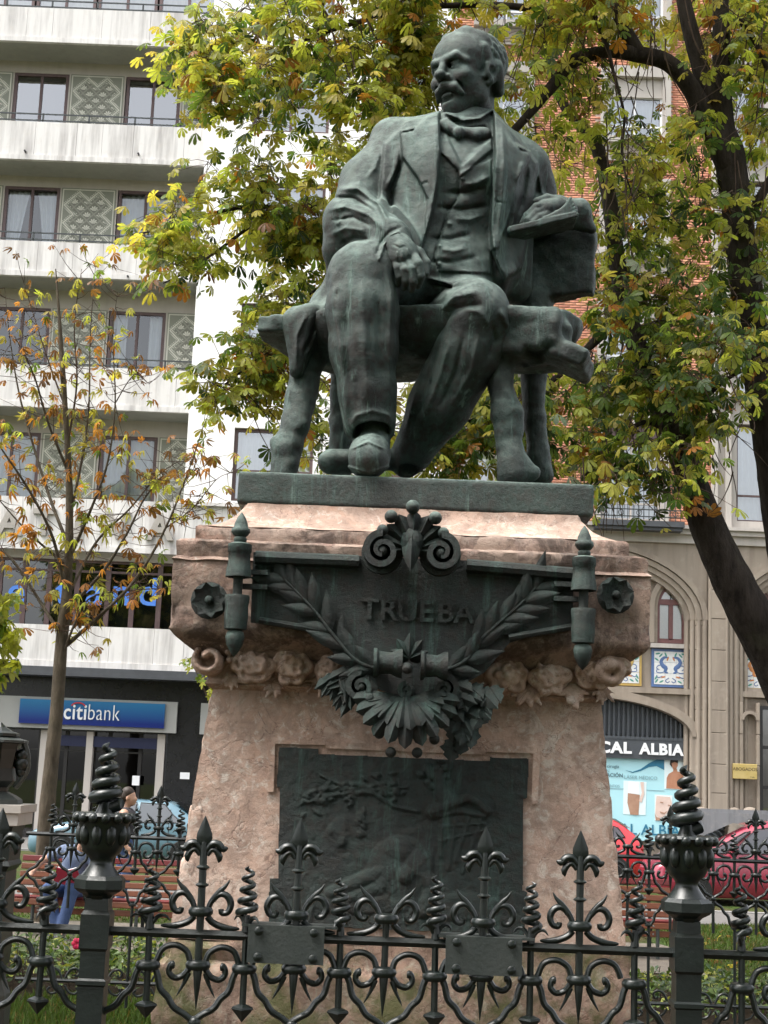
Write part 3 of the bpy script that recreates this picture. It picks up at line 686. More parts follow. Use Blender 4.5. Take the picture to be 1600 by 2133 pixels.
# ================================================================== stone pedestal
PX = at(856, 1235, 8.30).x; PY = 9.65
def zc(v, d): return at(856, v, d).z
Z_SLOPE_T = zc(1061, 8.66); Z_SLOPE_B = zc(1109, 8.42); Z_BLK_T = zc(1137, 8.30); Z_BLK_B = zc(1335, 8.30); Z_CH_B = zc(1388, 8.5); Z_SH_T = zc(1448, 8.54); Z_SH_B = zc(1972, 8.40)
def face_y(z):           # front face of the tapering shaft
    t = (Z_SH_T-z)/(Z_SH_T-Z_SH_B); return 8.54+t*(8.40-8.54)
def rect_sweep(prof, step=.03, amp=.006, freq=6., chip=.02, seed=0., cx=None, cy=None):
    cx = PX if cx is None else cx; cy = PY if cy is None else cy
    dense = []
    for (w0, z0), (w1, z1) in zip(prof[:-1], prof[1:]):
        n = max(1, int(math.hypot(w1-w0, z1-z0)/step))
        for i in range(n): dense.append((w0+(w1-w0)*i/n, z0+(z1-z0)*i/n, i == 0))
    dense.append((*prof[-1], True))
    W = max(p[0] for p in dense); n = int(2*W/step); per = []
    for sd in range(4):
        for i in range(n):
            t = -1+2*i/n; x, y = [(t, -1), (1, t), (-t, 1), (-1, -t)][sd]; per.append((x, y, i == 0))
    vs = []; m = MB()
    for w_, z, sharp in dense:
        for x, y, cor in per:
            p = Vector((cx+x*w_, cy+y*w_, z)); q = Vector((p.x*freq+seed, p.y*freq, p.z*freq))
            d = amp*mnoise.fractal(q, .7, 2.1, 4)
            cn = mnoise.noise(q*.55+Vector((9, 3, 1)))
            e = (1.6 if cor else 0)+(1. if sharp else .0)
            near = abs(abs(x)-abs(y)) < .03
            if e or near: d -= chip*max(0, cn-.08)*(e+(1. if near else 0))
            nx, ny = (x, y) if (abs(abs(x)-abs(y)) < .02) else ((x, 0) if abs(x) > abs(y) else (0, y))
            vs.append((p.x+nx*d, p.y+ny*d, z+(d*.5 if sharp else 0)))
    k = len(per); fs = []
    for i in range(len(dense)-1):
        for j in range(k): fs.append((i*k+j, i*k+(j+1) % k, (i+1)*k+(j+1) % k, (i+1)*k+j))
    fs.append(tuple(range(k-1, -1, -1))); fs.append(tuple((len(dense)-1)*k+j for j in range(k)))
    m.add(vs, fs); return m
ped = thing('marble_pedestal', 'tapering pink marble pedestal with heavy cornice under the bronze statue', 'pedestal', (PX, PY, 0))
Wc = 1.345
rect_sweep([(1.30, 0), (1.30, Z_SH_B-.14), (1.272, Z_SH_B-.10), (1.272, Z_SH_B+.0)], .04, .018, 5, .05, 3.).build('base_block', M['marble_moss'], ped, True, 50)
rect_sweep([(1.62, -.02), (1.60, .30), (1.36, .52), (1.30, .56)], .04, .02, 5, .06, 5.).build('footing', M['marble_moss'], ped, True, 50)
shaft = rect_sweep([(1.25, Z_SH_B-.004), (1.11, Z_SH_T)], .03, .005, 8, .03, 7.).build('shaft', M['marble'], ped, True, 50)
rect_sweep([(1.107, Z_SH_T-.01), (1.15, Z_SH_T+.02), (1.135, Z_SH_T+.05), (1.16, Z_CH_B+.0), (1.20, Z_CH_B+.03)], .03, .012, 7, .03, 9.).build('frieze', M['marble'], ped, True, 50)
cor = rect_sweep([(1.17, Z_CH_B+.005), (1.325, Z_BLK_B-.012), (1.347, Z_BLK_B+.02), (1.343, Z_BLK_B+.16), (1.345, Z_BLK_T-.125), (1.357, Z_BLK_T-.12), (1.330, Z_BLK_T-.10), (1.338, Z_BLK_T-.016), (1.318, Z_BLK_T)], .028, .005, 11, .03, 11.).build('cornice', M['marble_dirty'], ped, True, 50)
rect_sweep([(1.24, Z_BLK_T-.01), (1.238, Z_SLOPE_B-.018), (1.220, Z_SLOPE_B)], .03, .004, 11, .018, 13.).build('upper_step', M['marble_dirty'], ped, True, 50)
N_ = 8
rect_sweep([(1.226, Z_SLOPE_B-.004)]+[(1.215-.215*math.sin(i/N_*math.pi/2), Z_SLOPE_B+(Z_SLOPE_T-Z_SLOPE_B)*(1-math.cos(i/N_*math.pi/2))**.8) for i in range(N_+1)], .03, .006, 7, .02, 15.).build('sloped_top', M['marble'], ped, True, 50)
# rough quoin bosses down the arrises
def boss(x, y, z, sx, sy, sz, seed):
    m = MB(); m.ball((0, 0, 0), 1, 14, 10); vs = []
    for v in m.v:
        p = Vector(v); q = Vector([math.copysign(abs(c)**.45, c) for c in p]); n = mnoise.fractal(p*1.8+Vector((seed, seed*2, 0)), .8, 2, 3)*.10
        vs.append((x+q.x*sx*(1+n), y+q.y*sy*(1+n), z+q.z*sz*(1+n*.6)))
    m.v = vs; return m
rg = random.Random(11)
for sx in (-1, 1):
    z = Z_SH_B+.02
    while z < Z_SH_T-.22:
        h = rg.uniform(.10, .30); t = (z+h/2-Z_SH_B)/(Z_SH_T-Z_SH_B); w_ = 1.253+(1.107-1.253)*t
        boss(PX+sx*(w_-.045), PY-w_+.065, z+h/2, .048, .06, h*.54, z*7+sx).build('quoin_stone', M['marble'], shaft, True, 70); z += h
# carved flowers and scrolls in the band under the cornice
def carved(u, v, r, kind, seed):
    f = Field(np.array(at(u, v, 8.42))-[r*.0046, .22, r*.0046], np.array(at(u, v, 8.42))+[r*.0046, .2, r*.0046], .0105)
    c = at(u, v, 8.50); q = pm(v, 8.5); rr = r*q*.92; g = random.Random(seed)
    if kind == 'rose':
        f.ell((c.x, c.y+.02, c.z), (rr*1.05, .09, rr*.9), .03)
        for ring_, nn_, ro, rs in ((0, 6, .62, .46), (1, 5, .34, .32)):
            for i in range(nn_):
                a = i*6.283/nn_+g.uniform(-.25, .25)+ring_*.5; px_, pz_ = c.x+math.cos(a)*rr*ro, c.z+math.sin(a)*rr*ro*.9; f.ell((px_, c.y-.045-.03*ring_, pz_), (rr*rs*g.uniform(.85, 1.2), .045, rr*rs*g.uniform(.8, 1.1)), .008); f.ell((px_+math.cos(a)*rr*.04, c.y-.095-.03*ring_, pz_+math.sin(a)*rr*.04), (rr*rs*.62, .035, rr*rs*.6), .012, None, True)
        f.ell((c.x, c.y-.07, c.z), (rr*.2, .05, rr*.2), .01)
    elif kind == 'leaf':
        for i in range(5):
            a = -math.pi/2+(i-2)*.55+g.uniform(-.15, .15); L_ = rr*g.uniform(1., 1.5); f.cone((c.x, c.y+.02, c.z+rr*.7), (c.x+math.cos(a)*L_, c.y-.04, c.z+rr*.7+math.sin(a)*L_*1.1), rr*.34, rr*.13, .015)
    else:
        for i in range(22):
            a = i*.42; q1 = rr*(.95-.033*i); f.ell((c.x+math.cos(a)*q1, c.y-.03-.002*i, c.z+math.sin(a)*q1), (rr*.2, .09, rr*.2), .02)
        f.ell((c.x, c.y, c.z), (rr*.8, .05, rr*.8), .02)
    f.rough(.012, 26, seed)
    return f.mesh_data()
for i, (u, v, r, k) in enumerate(((440, 1375, 46, 'scroll'), (530, 1382, 48, 'rose'), (480, 1428, 28, 'leaf'), (608, 1390, 46, 'rose'), (573, 1440, 28, 'leaf'), (664, 1430, 30, 'leaf'), (1055, 1410, 46, 'rose'), (1100, 1455, 30, 'leaf'),
                                  (1145, 1408, 48, 'rose'), (1195, 1452, 30, 'leaf'), (1235, 1405, 44, 'rose'), (1270, 1400, 40, 'scroll'), (1030, 1440, 28, 'leaf'), (690, 1395, 36, 'rose'), (1258, 1450, 24, 'leaf'))):
    link('carved_'+{'scroll': 'scroll', 'rose': 'flower', 'leaf': 'leaf'}[k], np_mesh('carving', *carved(u, v, r, k, 50+i), M['marble']), ped)
# raised marble frame round the relief
def fpt(u, v, off=0.):
    Y = 8.46
    for _ in range(3): Y = face_y(at(u, v, Y).z)
    return at(u, v, Y+off)
def face_prism(poly, front, back):
    """outline in photo units laid on the tilted face"""
    m = MB(); n = len(poly); A = [fpt(u, v, -front) for u, v in poly]; B = [fpt(u, v, back) for u, v in poly]
    m.add(A+B, [tuple(range(n)), tuple(range(2*n-1, n-1, -1))]+[(i, (i+1) % n, (i+1) % n+n, i+n) for i in range(n)]); return m
PAN = [(582, 1557), (663, 1560), (663, 1571), (1021, 1586), (1021, 1578), (1101, 1581), (1098, 1662), (1090, 1664), (1088, 1856), (1097, 1857), (1092, 1948), (560, 1925), (562, 1830), (580, 1831), (583, 1640), (577, 1639)]
def band(pts, w_):
    m = MB(); return m
for seg in ([(560, 1535), (680, 1538), (680, 1552), (560, 1549)], [(680, 1545), (1010, 1559), (1010, 1572), (680, 1559)], [(1010, 1552), (1125, 1556), (1125, 1570), (1010, 1566)],
            [(560, 1549), (573, 1549), (570, 1650), (557, 1650)], [(1111, 1569), (1125, 1570), (1120, 1675), (1107, 1675)]):
    face_prism(seg, .018, .01).build('frame_moulding', M['marble'], ped)

# ================================================================== bronze relief panel
def relief():
    nu, nv = 190, 140; U = np.linspace(560, 1101, nu); V = np.linspace(1557, 1948, nv); UU, VV = np.meshgrid(U, V, indexing='ij')
    H = np.zeros_like(UU)
    def dome(u, v, a, b, h, rot=0, p=.5):
        nonlocal H
        x, y = UU-u, VV-v; c, s_ = math.cos(rot), math.sin(rot); X, Y = (x*c+y*s_)/a, (-x*s_+y*c)/b
        H = np.maximum(H, h*np.clip(1-X*X-Y*Y, 0, 1)**p)
    def line(pts, r0, r1, h):
        nonlocal H
        n = len(pts)-1
        for i in range(n):
            (ax, ay), (bx, by) = pts[i], pts[i+1]; ex, ey = bx-ax, by-ay; t = np.clip(((UU-ax)*ex+(VV-ay)*ey)/(ex*ex+ey*ey), 0, 1)
            d = np.hypot(UU-ax-t*ex, VV-ay-t*ey); r = r0+(r1-r0)*(i+t)/n; H = np.maximum(H, h*np.sqrt(np.clip(1-(d/r)**2, 0, 1)))
    g = random.Random(2)
    line([(870, 1690), (820, 1680), (780, 1652), (740, 1650), (690, 1658), (640, 1672)], 5, 3, .02); line([(740, 1650), (700, 1630), (665, 1615)], 4, 2, .018); line([(760, 1650), (800, 1645), (850, 1640)], 4, 2, .015)
    for _ in range(90):
        t = g.random(); u, v = 640+190*t+g.gauss(0, 12), 1668-26*math.sin(t*2.4)+g.gauss(0, 13); dome(u, v, g.uniform(7, 13), g.uniform(3, 5), g.uniform(.012, .024), g.uniform(-.9, .9))
    for _ in range(14): dome(755+g.gauss(0, 6), 1690+g.uniform(0, 55), 9, 4, .015, g.uniform(.4, 1.6))
    # standing figure with a gable behind
    for _ in range(24): dome(910+g.gauss(0, 14), 1608+g.gauss(0, 12), 9, 8, .03, g.random())
    line([(915, 1620), (920, 1650), (935, 1670)], 14, 22, .03)
    line([(900, 1690), (940, 1675), (975, 1660), (1000, 1672), (1015, 1690)], 14, 9, .034); line([(900, 1700), (960, 1688), (1010, 1700)], 8, 6, .02)
    for k in range(4): line([(922+k*27, 1705), (918+k*15, 1800+g.uniform(-20, 20))], 5, 4, .010)
    for k in range(2): line([(915, 1722+k*30), (1010, 1716+k*14)], 2.5, 2.5, .012)
    # seated group low in the middle
    dome(835, 1810, 70, 70, .03, 0, .6); dome(830, 1770, 34, 30, .045, .3); dome(870, 1800, 34, 36, .04, -.4); dome(845, 1822, 20, 24, .06); line([(820, 1790), (790, 1850), (700, 1880)], 22, 12, .03); line([(870, 1800), (900, 1850), (880, 1900)], 20, 14, .035)
    line([(690, 1860), (760, 1830), (830, 1800)], 14, 18, .03); dome(760, 1880, 120, 26, .02); dome(960, 1890, 90, 30, .015)
    dome(705, 1735, 22, 34, .014, .2); dome(712, 1752, 10, 12, .024); dome(690, 1730, 8, 12, .02)
    for k in range(4): line([(640+k*70, 1918), (655+k*70, 1880)], 10, 3, .012)
    vs = []
    for i in range(nu):
        for j in range(nv):
            n = mnoise.fractal(Vector((U[i]*.05, V[j]*.05, 1)), .8, 2, 4)*.004; vs.append(fpt(U[i], V[j], -.022-H[i, j]*.72-n))
    idx = lambda i, j: i*nv+j
    def inside(u, v):
        c = False; n = len(PAN)
        for i in range(n):
            (x1, y1), (x2, y2) = PAN[i], PAN[(i+1) % n]
            if (y1 > v) != (y2 > v) and u < (x2-x1)*(v-y1)/(y2-y1)+x1: c = not c
        return c
    Q = [(idx(i, j), idx(i, j+1), idx(i+1, j+1), idx(i+1, j)) for i in range(nu-1) for j in range(nv-1) if inside((U[i]+U[i+1])/2, (V[j]+V[j+1])/2)]
    m = MB(); m.add(vs, Q); return m
rel = thing('relief_panel', 'dark bronze relief panel with figures and branches set in the pedestal front', 'relief', fpt(830, 1940))
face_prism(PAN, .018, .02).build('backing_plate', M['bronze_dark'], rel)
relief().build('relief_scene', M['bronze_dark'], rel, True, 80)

# ================================================================== bronze name scroll on the cornice
ct = thing('name_scroll', 'ornate dark bronze scroll with raised name letters and laurel branches on the cornice', 'plaque', at(856, 1330, 8.27))
BM = M['bronze_dark']; D0 = 8.27; S0 = D0/F
def pxprism(poly, d, th): 
    m = MB(); m.prism([(at(u, v, d).x, at(u, v, d).z) for u, v in poly], d, d+th); return m
pl = pxprism([(528, 1150), (745, 1158), (985, 1168), (1196, 1192), (1192, 1312), (1130, 1318), (1062, 1338), (1010, 1400), (930, 1446), (860, 1460), (790, 1436), (722, 1392), (662, 1322), (600, 1302), (522, 1296)], D0-.03, .05)
plate = pl.build('plate', BM, ct)
for (u0, v0), (u1, v1) in (((532, 1161), (748, 1170)), ((972, 1178), (1194, 1196))):
    m = MB(); a, b = at(u0, v0, 8.225), at(u1, v1, 8.225); m.tube([a, b], .038, 8); m.tube([a+Vector((0, .03, -.045)), b+Vector((0, .03, -.045))], .022, 8); m.build('top_moulding', BM, ct, True, 30)
for (u0, v0), (u1, v1) in (((540, 1292), (660, 1312)), ((1060, 1328), (1190, 1306))):
    m = MB(); m.tube([at(u0, v0, 8.23), at(u1, v1, 8.23)], .02, 8); m.build('lower_moulding', BM, ct, True, 30)
for i, ch in enumerate('TRUEBA'):
    p = at(769+i*39.5, 1289+i*1.6, 8.224); text_part(ch, .165, .014, p+Vector((0, .006, 0)), BM, ct, bold=.003)
text_part('A', .07, .012, at(858, 1232, 8.228), BM, ct)
def rod(u, v, k):
    c = at(u, v, 8.20); s = S0
    m = MB(); P = lambda L: [(r*s, -h*s) for r, h in L]
    c0 = Vector((c.x, 8.16, c.z))
    def lt(prof, name, n=16): m2 = MB(); m2.lathe(P(prof)[::-1], n, c0); return m2.build(name, M['bronze'], ct, True, 50)
    lt([(1, -132), (8, -122), (14, -108), (15, -100), (19, -97), (20, -90), (16, -84), (11, -80), (14, -76), (13, -70), (10, -66)], 'acorn_finial', 14)
    lt([(16, -68), (25, -64), (25, -48), (23, -46), (23, -28), (26, -10), (27, 4), (22, 5), (20, -8), (10, -14)], 'upper_sleeve', 18)
    lt([(10, -14), (10, 48)], 'rod', 10)
    lt([(9, 56), (18, 50), (25, 42), (26, 48), (24, 66), (25, 84), (24, 98), (23, 112), (12, 116)], 'lower_sleeve', 18)
    lt([(9, 114), (17, 118), (20, 128), (17, 144), (8, 160), (1, 168)], 'drop_finial', 14)
    m = MB(); sg = 1 if k == 0 else -1
    m.bb(c.x+min(sg*8*s, sg*60*s), c.x+max(sg*8*s, sg*60*s), 8.18, 8.24, c.z-26*s, c.z-16*s); m.bb(c.x+min(sg*8*s, sg*60*s), c.x+max(sg*8*s, sg*60*s), 8.18, 8.24, c.z+4*s, c.z+14*s); m.build('bracket', BM, ct)
rod(498, 1200, 0); rod(1214, 1228, 1)
def leaf(m, base, d, L, W, curl=.25, nrm=Vector((0, -1, 0)), n=7, fold=.18, tipw=.5, lobes=0):
    base = Vector(base); d = Vector(d).normalized(); sd = d.cross(nrm).normalized(); P = []
    for i in range(n+1):
        t = i/n; ww = W*((.3+.7*t**.7)*math.sqrt(max(0., 1-t**5)) if tipw == 'round' else math.sin(math.pi*min(1, t*.93+.07)**.8))*(1+(.22*math.sin(t*lobes*math.pi*2) if lobes else 0)); ww = max(ww, .0005)
        c = base+d*(L*t)+nrm*(L*(curl*math.sin(t*math.pi*.9)))
        for j in range(5):
            q = (j-2)/2; P.append(c+sd*(q*ww)+nrm*(-abs(q)*ww*fold*2+.004))
    m.surf(P, n+1, 5)
for u, v in ((437, 1252), (1281, 1241)):
    c = at(u, v, 8.285); m = MB()
    for i in range(8):
        a = i*math.pi/4+.2; leaf(m, c+Vector((0, -.03, 0)), (math.cos(a), -.35, math.sin(a)), .105, .045, -.12, Vector((0, -1, 0)), 6, -.1)
        P = []
    m.lathe([(.10, 0), (.105, .02), (.06, .035), (.045, .02)], 16, (c.x, c.y, c.z), axis='y'); m.ball((c.x, c.y-.045, c.z), .026, 10, 8)
    m.build('rosette', BM, ct, True, 60)
def volute(m, u, v, r, sg, d, th=.12, turns=1.5, t_px=15):
    c = at(u, v, d); n = 40; out_, inn = [], []
    for i in range(n+1):
        t = i/n; a = math.pi/2+sg*t*turns*2*math.pi; q = r*S0*(1-.72*t); w_ = t_px*S0*(1-.45*t)
        out_.append((c.x+math.cos(a)*q, c.z+math.sin(a)*q)); inn.append((c.x+math.cos(a)*(q-w_), c.z+math.sin(a)*(q-w_)))
    m.ring(out_, inn, d-th, d+.03, closed=False); m.lathe([(r*S0*.96, 0), (r*S0*.96, th*.35), (r*S0*.3, th*.45)], 24, (c.x, d+.03, c.z), axis='y'); m.ball((c.x, d-th*.75, c.z), r*S0*.28, 10, 8)
# crest
m = MB()
for i in range(9):
    a = R(90+(i-4)*24); leaf(m, at(860, 1146, 8.17), (math.cos(a), -.15, math.sin(a)), (84-4*abs(i-4))*S0, 21*S0, .12, Vector((0, -1, 0)), 8, .45, 'round')
m.build('crest_shell', BM, ct, True, 40)
for i, (u, v, r) in enumerate(((860, 1056, 15), (815, 1076, 14), (907, 1079, 14), (797, 1104, 12), (924, 1110, 12))):
    m = MB(); m.ball(at(u, v, 8.12), r*S0, 14, 10); m.build('bead', M['bronze'], ct, True, 80)
for u, v, sg in ((796, 1153, 1), (917, 1157, -1)):
    m = MB(); volute(m, u, v, 45, sg, 8.19, .13); m.build('volute', BM, ct, True, 40)
m = MB(); leaf(m, at(858, 1112, 8.12), (0, -.1, -1), 82*S0, 19*S0, .14, n=9, fold=.5); m.ball(at(858, 1128, 8.15), 26*S0, 12, 8, (1, .6, 1.1)); m.build('crest_drop', BM, ct, True, 50)
# laurel branches
for path, sg in (([(800, 1396), (745, 1378), (700, 1330), (655, 1272), (620, 1235), (590, 1205)], -1), ([(920, 1398), (968, 1378), (1005, 1330), (1050, 1288), (1085, 1258), (1118, 1222)], 1)):
    B = bez(path, 24); P = [at(u, v, 8.222) for u, v in B]; m = MB(); m.tube(P, [.014*(1-.5*i/24) for i in range(25)], 7); br = m.build('laurel_branch', BM, ct, True, 60)
    g = random.Random(3+sg)
    for i in range(2, 25, 3):
        t = (P[min(i+1, 24)]-P[i-1]).normalized(); nn = Vector((-t.z, 0, t.x))
        for s_ in (-1, 1):
            m = MB(); dd = t*g.uniform(.7, 1.0)+nn*s_*g.uniform(.35, .7)+Vector((0, g.uniform(-.12, .02), 0)); leaf(m, P[i], dd, g.uniform(62, 86)*S0, g.uniform(12, 15)*S0, g.uniform(.02, .08), n=8, fold=.22)
            m.build('laurel_leaf', BM, br, True, 70)
# clasp and hanging acanthus
for u0, u1, v in ((778, 838, 1380), (876, 932, 1386)):
    m = MB(); a = at(u0, v, 8.12); b = at(u1, v+2, 8.12); L = b.x-a.x; c = (a.x, a.y, a.z)
    m.lathe([(27*S0, 0), (30*S0, 0), (30*S0, L*.12), (24*S0, L*.2), (22*S0, L*.6), (29*S0, L*.85), (30*S0, L), (25*S0, L), (22*S0, L*.9), (20*S0, L*.2)], 18, c, axis='x'); m.build('clasp_roll', BM, ct, True, 40)
m = MB()
for i in range(5):
    a = R(90+(i-2)*34); leaf(m, at(852, 1372, 8.14), (math.cos(a), -.1, math.sin(a)), (54-6*abs(i-2))*S0, 15*S0, .1, n=6, fold=.4)
m.ball(at(848, 1392, 8.06), 12*S0, 10, 8); m.build('clasp_shell', BM, ct, True, 50)
for u, v, r, sg in ((752, 1432, 36, 1), (925, 1438, 34, -1), (845, 1440, 20, 1)):
    m = MB(); volute(m, u, v, r, sg, 8.24, .10, 1.4, 13); m.build('volute', BM, ct, True, 40)
g = random.Random(9)
for i in range(22):
    tier = i // 11; i = i % 11
    a = R(-90+(i-5)*17+tier*8); m = MB(); L = (108-4*abs(i-5))*S0*(1-.3*tier)
    leaf(m, at(847+(i-5)*5, 1452, 8.20-.06*math.cos((i-5)*.3)), (math.cos(a), -.30-.25*tier+.15*g.random(), math.sin(a)), L, 20*S0, .16, n=10, fold=.35, tipw='round', lobes=0); m.build('acanthus_leaf', BM, ct, True, 45)
for u, v in ((777, 1492), (790, 1528), (814, 1567), (869, 1568), (905, 1540), (770, 1455)):
    m = MB(); m.ball(at(u, v, 8.14), 11*S0, 10, 8); m.build('bead', BM, ct, True, 80)
for i in range(26):
    u = 925+g.uniform(0, 85)+(20 if i < 6 else 0); v = 1420+g.uniform(0, 95); a = R(g.uniform(-120, -20)); m = MB()
    leaf(m, at(u, v, 8.24), (math.cos(a), -.5, math.sin(a)), g.uniform(42, 66)*S0, g.uniform(17, 23)*S0, .12, n=10, fold=.3, lobes=3); m.build('ivy_leaf', BM, ct, True, 45)
for u, v in ((950, 1520), (966, 1545), (945, 1560)):
    m = MB(); leaf(m, at(u, v-20, 8.26), (-.15, -.4, -1), 52*S0, 22*S0, .12, n=10, fold=.3, lobes=3); m.build('ivy_leaf', BM, ct, True, 45)
for i in range(28):
    u = 690+g.uniform(0, 90); v = 1390+g.uniform(0, 55); a = R(g.uniform(-170, -60)); m = MB()
    leaf(m, at(u, v, 8.25), (math.cos(a), -.3, math.sin(a)), g.uniform(45, 62)*S0, g.uniform(12, 16)*S0, .1, n=7, fold=.4, lobes=2); m.build('acanthus_leaf', BM, ct, True, 45)
# ================================================================== wrought iron fence
FS = pm(1960, 5.8)                                   # one photo unit at the near fence, in metres
NEAR_Y, FAR_Y = 5.8, 12.8
RAIL_Z = at(800, 1961, NEAR_Y).z
def V3(x, z, y=0): return Vector((x*FS, y*FS, z*FS))
def spiral_pts(cx, cz, r, a0, turns, n, end=.25, sg=1):
    return [V3(cx+math.cos(a0+sg*t/n*turns*6.283)*r*(1-(1-end)*t/n), cz+math.sin(a0+sg*t/n*turns*6.283)*r*(1-(1-end)*t/n)) for t in range(n+1)]
def sm_path(p, n): return [V3(*q) for q in bez(p, n)]
IM = M['iron']; FM = {}
def reg(name, m, smooth_=True, auto=45): FM[name] = m.mesh(name, smooth_, [IM], auto)
# fleur picket
m = MB(); m.lathe([(8*FS, -62*FS), (8*FS, 168*FS), (6*FS, 190*FS)], 8)
for z in (100, 136): m.lathe([(8*FS, (z-5)*FS), (14*FS, (z-1)*FS), (14*FS, (z+1)*FS), (8*FS, (z+5)*FS)], 12)
m.lathe([(8*FS, -62*FS), (10*FS, -70*FS), (6*FS, -110*FS), (.5*FS, -152*FS)], 8)
m2 = [(0, 243), (7, 228), (16, 205), (17, 195), (9, 178), (4, 170)]
poly = [(x*FS, z*FS) for x, z in m2]+[(-x*FS, z*FS) for x, z in m2[::-1] if x]
n = len(poly); ctr = [(0, 205*FS)]
vs = [(x, 0, z) for x, z in poly]+[(0, -9*FS, 200*FS), (0, 9*FS, 200*FS)]
m.add(vs, [((i+1) % n, i, n) for i in range(n)]+[(i, (i+1) % n, n+1) for i in range(n)])
for s in (-1, 1):
    P = sm_path([(s*4, 168), (s*16, 184), (s*30, 184), (s*40, 174), (s*50, 178)], 10); m.tube(P, [5*FS, 6*FS, 7*FS, 8*FS, 8*FS, 8*FS, 8*FS, 8*FS, 7*FS, 5*FS, 2*FS], 8)
    P = sm_path([(s*8, 160), (s*16, 172), (s*26, 170), (s*34, 158), (s*32, 146)], 8); m.tube(P, [4*FS, 5*FS, 6*FS, 6*FS, 6*FS, 7*FS, 7*FS, 5*FS, 1*FS], 8)
reg('fleur_picket', m)
m = MB(); m.lathe([(7*FS, -62*FS), (7*FS, 44*FS)], 8); m.lathe([(8*FS, -62*FS), (10*FS, -70*FS), (6*FS, -110*FS), (.5*FS, -152*FS)], 8); reg('short_picket', m)
m = MB(); m.lathe([(12*FS, -10*FS), (22*FS, -9*FS), (26*FS, -3*FS), (26*FS, 3*FS), (22*FS, 9*FS), (12*FS, 10*FS)], 14); reg('collar', m)
for s, nm in ((-1, 'left'), (1, 'right')):
    m = MB()      # scrolls above the rail: horn, curl and the long foot to the rail
    P = sm_path([(s*14, 50), (s*22, 68), (s*38, 82), (s*54, 78), (s*62, 62), (s*56, 46), (s*44, 44), (s*42, 52)], 26); m.tube(P, [7.5*FS*(1-.25*abs(2*i/26-1)) for i in range(27)], 8)
    P = sm_path([(s*24, 70), (s*38, 88), (s*50, 100), (s*57, 112)], 8); m.tube(P, [7*FS, 7*FS, 6.5*FS, 6*FS, 5*FS, 4*FS, 3*FS, 2*FS, .6*FS], 8)
    P = sm_path([(s*14, 36), (s*26, 24), (s*50, 15), (s*82, 13)], 12); m.tube(P, [7*FS]*9+[6*FS, 5*FS, 4*FS, 2*FS], 8)
    reg('upper_scroll_'+nm, m)
    m = MB()      # below the rail: arch to the next upright, curl and slanting spike
    P = sm_path([(s*16, -58), (s*24, -36), (s*48, -24), (s*74, -32), (s*86, -58)], 14); m.tube(P, 6.5*FS, 8)
    P = sm_path([(s*16, -68), (s*28, -84), (s*46, -90), (s*58, -80), (s*56, -66), (s*47, -64)], 20); m.tube(P, [6.5*FS]*16+[7*FS, 8*FS, 9*FS, 8*FS, 4*FS], 8)
    P = sm_path([(s*18, -78), (s*26, -100), (s*40, -126)], 6); m.tube(P, [6*FS, 6*FS, 5*FS, 4*FS, 3*FS, 2*FS, .5*FS], 7)
    reg('lower_scroll_'+nm, m)
    m = MB()      # snaking bars from the twisted pickets down to the knots
    P = sm_path([(s*14, -66), (s*22, -84), (s*30, -112), (s*46, -128), (s*60, -148), (s*84, -162), (s*98, -176), (s*88, -196), (s*62, -212), (s*48, -236), (s*30, -252), (s*22, -284), (s*10, -300)], 44); m.tube(P, 7*FS, 8)
    reg('snaking_bar_'+nm, m)
def corkscrew(m, z0, z1, r0, r1, turns, wr, n=60, tip=True):
    P, Rr = [], []
    for i in range(n+1):
        t = i/n; a = t*turns*6.283; r = r0+(r1-r0)*t; P.append(V3(r*math.cos(a), z0+(z1-z0)*t, r*math.sin(a))); Rr.append(wr*FS*(1-.5*t))
    P = [V3(0, z0-12)]+P; Rr = [wr*FS]+Rr
    if tip: P.append(V3(0, z1+(z1-z0)*.07)); Rr.append(wr*.1*FS)
    m.tube(P, Rr, 8)
m = MB(); corkscrew(m, 42, 128, 19, 9, 4, 7.5); m.lathe([(10*FS, 8*FS), (8*FS, 30*FS), (7*FS, 40*FS)], 8)
for s in (-1, 1): P = sm_path([(s*4, 18), (s*16, 34), (s*32, 36), (s*42, 26)], 8); m.tube(P, [5*FS, 5*FS, 5*FS, 5*FS, 4*FS, 3.4*FS, 2.6*FS, 1.8*FS, .5*FS], 7)
reg('corkscrew', m)
m = MB(); m.lathe([(7*FS, 0), (7*FS, -146*FS)], 8); m.lathe([(21*FS, -142*FS), (23*FS, -146*FS), (.6*FS, -172*FS)], 4); m.lathe([(7*FS, -136*FS), (21*FS, -142*FS)], 4); reg('arrow_picket', m)
m = MB(); m.ball(V3(0, -176), 13*FS, 12, 8); m.tube([V3(0, -176), V3(0, -330)], 7*FS, 8); reg('knot', m)
m = MB(); m.lathe([(7*FS, -290*FS), (7*FS, -760*FS)], 8); m.lathe([(8*FS, -296*FS), (18*FS, -300*FS), (18*FS, -308*FS), (8*FS, -312*FS)], 12)
reg('lower_bar', m)
m = MB()
for s in (-1, 1): P = sm_path([(s*8, -640), (s*26, -606), (s*54, -596), (s*72, -612), (s*62, -630), (s*50, -622)], 18); m.tube(P, 5.5*FS, 7)
for s in (-1, 1): P = sm_path([(s*8, -672), (s*26, -700), (s*54, -708), (s*70, -694), (s*60, -680)], 16); m.tube(P, 5.5*FS, 7)
reg('bottom_scroll', m)
